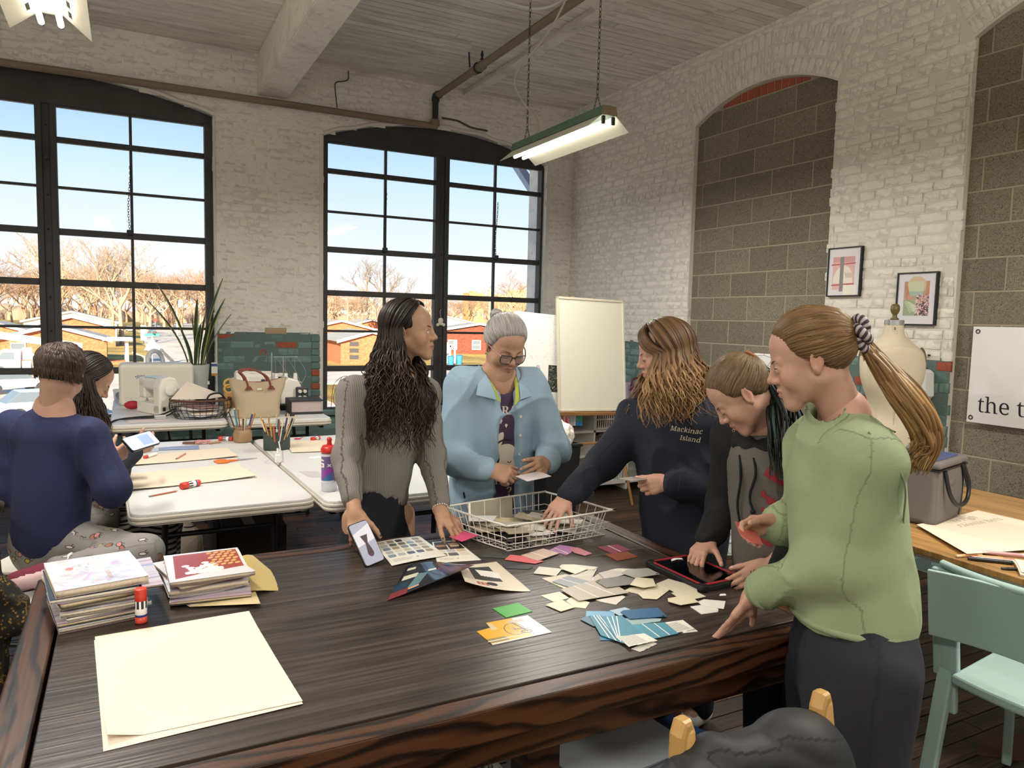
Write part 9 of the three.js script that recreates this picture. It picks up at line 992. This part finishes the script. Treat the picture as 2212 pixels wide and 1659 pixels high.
{ // girl in the pale green pullover, nearest to us
  const J = { ...standing(1.565, -1.165, -0.85, -0.52, 0.80), shL: [1.485, 1.275, -1.10], shR: [1.625, 1.26, -1.345], elL: [1.465, 1.03, -1.135], wrL: [1.43, 0.875, -1.365], elR: [1.635, 1.05, -1.38], wrR: [1.535, 1.045, -1.385] }, neck = [1.548, 1.345, -1.215], rt = [-0.52, 0, 0.85];
  const grn = cloth(0x8d9a78, { bumpMap: rept(T.fleece, 4) }), P = [ecap([1.565, 0.88, -1.17], [1.555, 1.18, -1.21], 0.148, 0.150, 0.92, rt), cap(J.shR, J.shL, 0.078, 0.078, 0.06), ...sleeve(J.shL, J.elL, J.wrL, [0.080, 0.072, 0.042], 0.9), ...sleeve(J.shR, J.elR, J.wrR, [0.080, 0.070, 0.048], 0.9), cap([1.545, 1.27, -1.218], [1.525, 1.375, -1.228], 0.085, 0.068, 0.035), cap([1.54, 1.30, -1.22], [1.515, 1.43, -1.235], 0.052, 0.066, 0.008, 1), cut([0, 0.855, 0], [0, -1, 0])];
  person({ label: 'girl with a blonde ponytail in a pale green pullover bracing one hand on the table', base: [1.565, 0, -1.165], head: [1.457, 1.487, -1.25], yaw: -138, pitch: 0.34, size: 0.94, neck, skin: SKINS.rosy, hair: [0.150, 0.085, 0.038], tip: [0.20, 0.115, 0.048], brow: [0.11, 0.065, 0.04], lip: [0.42, 0.15, 0.14], style: 'tail', tie: [0, 0.035, -0.125], strands: 700, lift: 0.4, seed: 51, joints: J, right: rt, fwd: [-0.85, 0, -0.52], open: 0.42, gaze: [0, -0.6, 1], iris: [0.12, 0.14, 0.16],
    tail: [[1.545, 1.500, -1.182], [1.556, 1.485, -1.13], [1.575, 1.425, -1.085], [1.603, 1.365, -1.055], [1.615, 1.315, -1.045], [1.590, 1.285, -1.05]], tailW: [0, 0.035, 0.055, 0.055, 0.05, 0.04], tailN: 240, tailCol: (k) => lerp3([0.13, 0.065, 0.022], [0.36, 0.215, 0.085], k),
    hands: [{ from: along(J.elL, J.wrL, 0.8), w: J.wrL, d: [-0.52, -0.83, -0.18], n: [-0.35, 0.15, -0.9], s: 1, curl: [[-0.15, -0.1, 0], [-0.2, -0.1, 0], [-0.2, -0.1, 0.05], [-0.2, -0.1, 0.1]], spread: -0.22, thumb: [1.25, 0.1, 0.35], size: 0.9 }, { from: along(J.elR, J.wrR, 0.7), w: J.wrR, d: [-0.86, -0.1, -0.42], n: [0.45, 0.35, -0.8], s: -1, curl: [[0.5, 0.6, 0.4], [0.7, 0.8, 0.5], [0.8, 0.9, 0.5], [0.9, 0.9, 0.5]], spread: 0.02, thumb: [0.35, 0.5, 0.1, 0.1], size: 0.9 }],
    clothes: [{ name: 'pullover', m: grn, h: 0.006, P, disp: folds(0.013, 7.5, 0.55, 9) }, { name: 'trousers', m: cloth(0x1c1d26), h: 0.01, P: [ecap([1.57, 0.70, -1.165], [1.565, 0.90, -1.165], 0.142, 0.132, 0.92, rt), ...legsOf(J, [0.112, 0.098, 0.088])], disp: folds(0.012, 8, 0.25, 7) }],
    extra(e) {
      shoes(J, -0.85, -0.52, MAT.whitePlastic)(e); const { M } = e, st = canvasTex(64, 64, (g) => { for (let i = 0; i < 8; i++) { g.fillStyle = i % 2 ? '#3a2f3c' : '#b5a8a8'; g.fillRect(0, i * 8, 64, 8); } }); st.wrapS = st.wrapT = THREE.RepeatWrapping;
      const sg = new THREE.TorusKnotGeometry(0.026, 0.014, 110, 12, 2, 5).scale(1, 1, 0.8), uv = sg.attributes.uv; for (let i = 0; i < uv.count; i++) uv.setXY(i, uv.getY(i) * 1, uv.getX(i) * 14); e.add('scrunchie', sg.applyQuaternion(new THREE.Quaternion().setFromUnitVectors(V(0, 0, 1), V(0, -0.1, -1).normalize())).translate(0, 0.033, -0.135).applyMatrix4(M), mat(0xffffff, 0.85, { map: st }));
      e.add('cuff', ringOn(along(J.elL, J.wrL, 0.90), sub3(J.wrL, J.elL), 0.038, 0.010), grn); e.add('hem_band', tube(Array.from({ length: 24 }, (_, i) => { const a = i / 24 * 2 * PI, f = field(P); let r = 0.05; const c = [1.565, 0.87, -1.17]; while (r < 0.3 && f(c[0] + r * cos(a), c[1], c[2] + r * sin(a)) < 0) r += 0.003; return [c[0] + (r - 0.004) * cos(a), c[1], c[2] + (r - 0.004) * sin(a)]; }), 0.009, 6, 120, true), grn);
      const seam = (pts) => tube(pts.map((p) => { const h = hit(P, p, sub3([1.55, p[1], -1.2], p)); return [h.x, h.y, h.z]; }), 0.0022, 5, 30); e.add('seam', mg([seam([[1.30, 1.345, -0.9], [1.42, 1.25, -0.8], [1.60, 1.13, -0.75]]), seam([[1.45, 1.345, -0.9], [1.62, 1.35, -0.9], [1.75, 1.33, -1.0]])]), cloth(0x7f8c6c));
      e.add('toggle', sph(0.006, 1.60, 1.318, -1.148, 8), MAT.black);
    } });
  const pc = thing('paint_card', 'salmon pink pointed card held up by the girl in green', 'paint card', [1.435, 1.035, -1.40], 0.9); part(pc, 'card', ext([[-0.115, 0.0], [-0.085, -0.03], [0.045, -0.03], [0.045, 0.03], [-0.09, 0.03]].map((p) => [p[0], p[1]]), 0.0014).rotateX(-1.2), mat(0xc9685c, 0.5)); part(pc, 'hole', cyl(0.003, 0.003, 0.001, 0.03, 0.012, -0.004, 10), MAT.black);
}
{ // child in navy at the left, seated, back to us
  const J = { pelvis: [-0.285, 0.665, -3.40], hipL: [-0.34, 0.64, -3.45], hipR: [-0.21, 0.64, -3.36], knR: [0.04, 0.635, -3.13], anR: [-0.24, 0.615, -3.10], knL: [-0.12, 0.63, -3.78], anL: [-0.10, 0.28, -3.80], shL: [-0.405, 1.09, -3.52], shR: [-0.135, 1.075, -3.335], elR: [-0.06, 0.875, -3.25], wrR: [-0.075, 0.965, -3.355], elL: [-0.43, 0.85, -3.50], wrL: [-0.22, 0.92, -3.66] }, neck = [-0.262, 1.165, -3.425], rt = [0.8, 0, 0.57];
  const nv = cloth(0x1b2148), lg = canvasTex(256, 256, (g, w, h) => { g.fillStyle = '#7d7a78'; g.fillRect(0, 0, w, h); const r = rng(3); for (let i = 0; i < 14; i++) { const x = r() * w, y = r() * h; g.strokeStyle = '#2a2524'; g.lineWidth = 2.5; g.fillStyle = ['#b59a3c', '#b0767a', '#bdb7b0', '#8a5a4a'][i % 4]; g.beginPath(); g.ellipse(x, y, 9 + 7 * r(), 6 + 8 * r(), r() * 3, 0, 7); g.fill(); g.stroke(); g.beginPath(); g.arc(x + 14, y - 6, 5, 0, 5); g.stroke(); } }); lg.wrapS = lg.wrapT = THREE.RepeatWrapping; lg.repeat.set(4, 4);
  const P = [ecap([-0.285, 0.66, -3.40], [-0.268, 1.04, -3.43], 0.150, 0.138, 0.85, rt), cap(J.shR, J.shL, 0.066, 0.066, 0.06), ...sleeve(J.shR, J.elR, J.wrR, [0.072, 0.066, 0.044]), ...sleeve(J.shL, J.elL, J.wrL, [0.072, 0.066, 0.044]), cap([-0.26, 1.16, -3.425], [-0.25, 1.27, -3.42], 0.056, 0.07, 0.01, 1), cut([0, 0.60, 0], [0, -1, 0])];
  person({ label: 'child with short dark brown hair in a navy sweatshirt seated with the back to us', base: [-0.285, 0, -3.40], head: [-0.236, 1.300, -3.435], yaw: 152, pitch: 0.30, roll: 0.1, size: 0.94, neck, skin: SKINS.fair, hair: [0.052, 0.034, 0.026], rootDark: 0.8, style: 'bob', sweep: 0.5, strands: 640, seed: 61, joints: J, right: rt, fwd: [0.5, 0, -0.8],
    hands: [{ from: along(J.elR, J.wrR, 0.75), w: J.wrR, d: [0.72, 0.42, -0.35], n: [0.35, -0.2, 0.9], s: -1, curl: [0.5, 0.6, 0.65, 0.7], spread: 0.03, thumb: [0.6, 0.5, 0.3, 0.2], size: 0.84 }],
    clothes: [{ name: 'sweatshirt', m: nv, h: 0.008, P, disp: folds(0.012, 6, 0.6, 12) }, { name: 'leggings', m: cloth(0xffffff, { map: lg, sheen: 0 }), h: 0.010, P: [ecap([-0.285, 0.63, -3.40], [-0.28, 0.74, -3.41], 0.14, 0.13, 0.85, rt), ...legsOf(J, [0.092, 0.07, 0.052])], disp: folds(0.005, 9, 0.7, 2) }],
    extra(e) { const sk = canvasTex(64, 64, (g) => { g.fillStyle = '#6d2438'; g.fillRect(0, 0, 64, 64); g.fillStyle = '#d9b9b9'; for (let i = 0; i < 30; i++) g.fillRect((i * 23) % 64, (i * 41) % 64, 2, 2); }); e.add('sock', muv(mesh([cap([-0.22, 0.615, -3.105], [-0.36, 0.60, -3.07], 0.050, 0.040, 0.02)], 0.008)), mat(0xffffff, 0.9, { map: rept(sk, 8) })); e.add('sock_cuff', ringOn([-0.20, 0.617, -3.11], [1, 0, 0.2], 0.048, 0.010), MAT.cream); } });
  const tx = canvasTex(64, 128, (g) => { g.fillStyle = '#b9c6e0'; g.fillRect(0, 0, 64, 128); g.fillStyle = '#8fa3cf'; g.fillRect(8, 20, 48, 50); g.fillStyle = '#e3e8f2'; g.fillRect(8, 80, 48, 30); });
  phone('phone', 'black phone with a lit screen held by the seated child in navy', [0.045, 1.035, -3.385], [-0.95, 0.45, -0.9], tx);
}
{ // second child beyond, long dark hair hanging over the face
  const J = { pelvis: [-0.24, 0.60, -3.93], hipL: [-0.20, 0.58, -4.0], hipR: [-0.20, 0.58, -3.86], knL: [0.14, 0.58, -3.98], anL: [0.14, 0.10, -3.98], knR: [0.14, 0.58, -3.80], anR: [0.14, 0.10, -3.80], shL: [-0.22, 1.03, -4.03], shR: [-0.22, 1.03, -3.77], elR: [-0.10, 0.83, -3.72], wrR: [0.02, 0.92, -3.82], elL: [-0.10, 0.83, -4.05], wrL: [0.02, 0.92, -3.98] }, neck = [-0.205, 1.10, -3.90], rt = [0, 0, 1], dk = cloth(0x1d2130);
  const z = canvasTex(128, 128, (g) => { g.fillStyle = '#a9a6a2'; g.fillRect(0, 0, 128, 128); g.strokeStyle = '#17161a'; g.lineWidth = 7; for (let i = 0; i < 9; i++) { g.beginPath(); g.moveTo(-10, i * 17); g.bezierCurveTo(40, i * 17 - 26, 80, i * 17 + 26, 140, i * 17 - 8); g.stroke(); } }); z.wrapS = z.wrapT = THREE.RepeatWrapping; z.repeat.set(5, 5);
  person({ label: 'child with long dark hair bending over the phone behind the child in navy', base: [-0.24, 0, -3.93], head: [-0.158, 1.245, -3.875], yaw: 95, pitch: 0.62, size: 0.92, neck, skin: SKINS.tan, hair: [0.020, 0.014, 0.013], tip: [0.06, 0.035, 0.02], tipAt: 0.6, style: 'long', length: 0.33, wave: 0.004, vol: 0.010, strands: 520, az0: 1.2, seed: 71, joints: J, right: rt, fwd: [1, 0, 0],
    fall: (e, u) => [0.05 * (1 - u), 0, 0], hands: [{ from: along(J.elR, J.wrR, 0.7), w: J.wrR, d: [0.8, 0.3, -0.2], n: [0, -0.3, 0.9], s: -1, curl: [0.5, 0.6, 0.6, 0.6], size: 0.84 }],
    clothes: [{ name: 'sweater', m: dk, h: 0.010, P: [ecap([-0.24, 0.62, -3.92], [-0.215, 0.99, -3.90], 0.13, 0.125, 0.8, rt), cap(J.shR, J.shL, 0.062, 0.062, 0.05), ...sleeve(J.shR, J.elR, J.wrR, [0.066, 0.058, 0.04]), ...sleeve(J.shL, J.elL, J.wrL, [0.066, 0.058, 0.04])], disp: folds(0.009, 7, 0.6, 3) }, { name: 'trousers', m: cloth(0xffffff, { map: z, sheen: 0 }), h: 0.012, P: [ecap([-0.24, 0.58, -3.93], [-0.24, 0.68, -3.93], 0.13, 0.12, 0.8, rt), ...legsOf(J, [0.09, 0.075, 0.06])] }], extra(e) { shoes(J, 1, 0, MAT.black)(e); } });
}
{ // black quilted jacket hanging over the wooden chair in front, plaid coat at the left
  const j = thing('quilted_jacket', 'black quilted jacket draped over the back of the wooden chair', 'jacket', [1.0, 0, -0.92]), P = [ecap([0.74, 0.74, -0.90], [1.06, 0.80, -0.905], 0.085, 0.075, 0.7, [0, 1, 0], 0.05), ecap([1.0, 0.60, -0.90], [1.08, 0.76, -0.89], 0.12, 0.075, 0.6, [1, 0, 0], 0.05), ecap([0.80, 0.45, -0.89], [0.86, 0.74, -0.90], 0.14, 0.10, 0.5, [1, 0, 0], 0.05), cap([1.06, 0.80, -0.88], [1.13, 0.70, -0.83], 0.055, 0.06, 0.05)];
  part(j, 'shell', muv(mesh(P, 0.007, (x, y, z, d) => abs(d) > 0.05 ? 0 : -0.006 * abs(sin((x * 0.5 + y) * 42)) - 0.008 * n3(x * 14, y * 14, z * 14))).translate(-1.0, 0, 0.92), cloth(0x15171c, { roughness: 0.6 })); part(j, 'lining_edge', tube([[-0.26, 0.70, 0.09], [-0.16, 0.77, 0.085], [0.0, 0.80, 0.075]], 0.010, 6), cloth(0x22252c));
  const pt = canvasTex(128, 128, (g) => { g.fillStyle = '#15130f'; g.fillRect(0, 0, 128, 128); const r = rng(4); for (let i = 0; i < 700; i++) { g.fillStyle = r() < 0.5 ? '#8c6a24' : '#2a2418'; const x = r() * 128, y = r() * 128; if ((floor(x / 32) + floor(y / 32)) % 2 || r() < 0.15) g.fillRect(x, y, 3, 3); } g.fillStyle = '#b08430'; g.fillRect(90, 90, 30, 26); }); pt.wrapS = pt.wrapT = THREE.RepeatWrapping; pt.repeat.set(4, 4);
  const c = thing('plaid_coat', 'black and yellow plaid coat hanging at the left edge beside the seated child', 'coat', [-0.44, 0, -3.02]), Q = [ecap([-0.45, 0.10, -3.02], [-0.46, 0.86, -3.02], 0.10, 0.07, 0.6, [0.5, 0, 0.8], 0.04), cap([-0.40, 0.60, -3.0], [-0.36, 0.50, -2.98], 0.05, 0.06, 0.05)]; part(c, 'coat_body', muv(mesh(Q, 0.008, folds(0.012, 12, 0.8, 5))).translate(0.44, 0, 3.02), mat(0xffffff, 0.95, { map: pt })); part(c, 'collar', tube([[-0.08, 0.88, 0.03], [-0.02, 0.92, 0.0], [0.04, 0.88, -0.03]], 0.022, 8), mat(0x2a2418, 0.95));
}
renderer.render(scene, camera);
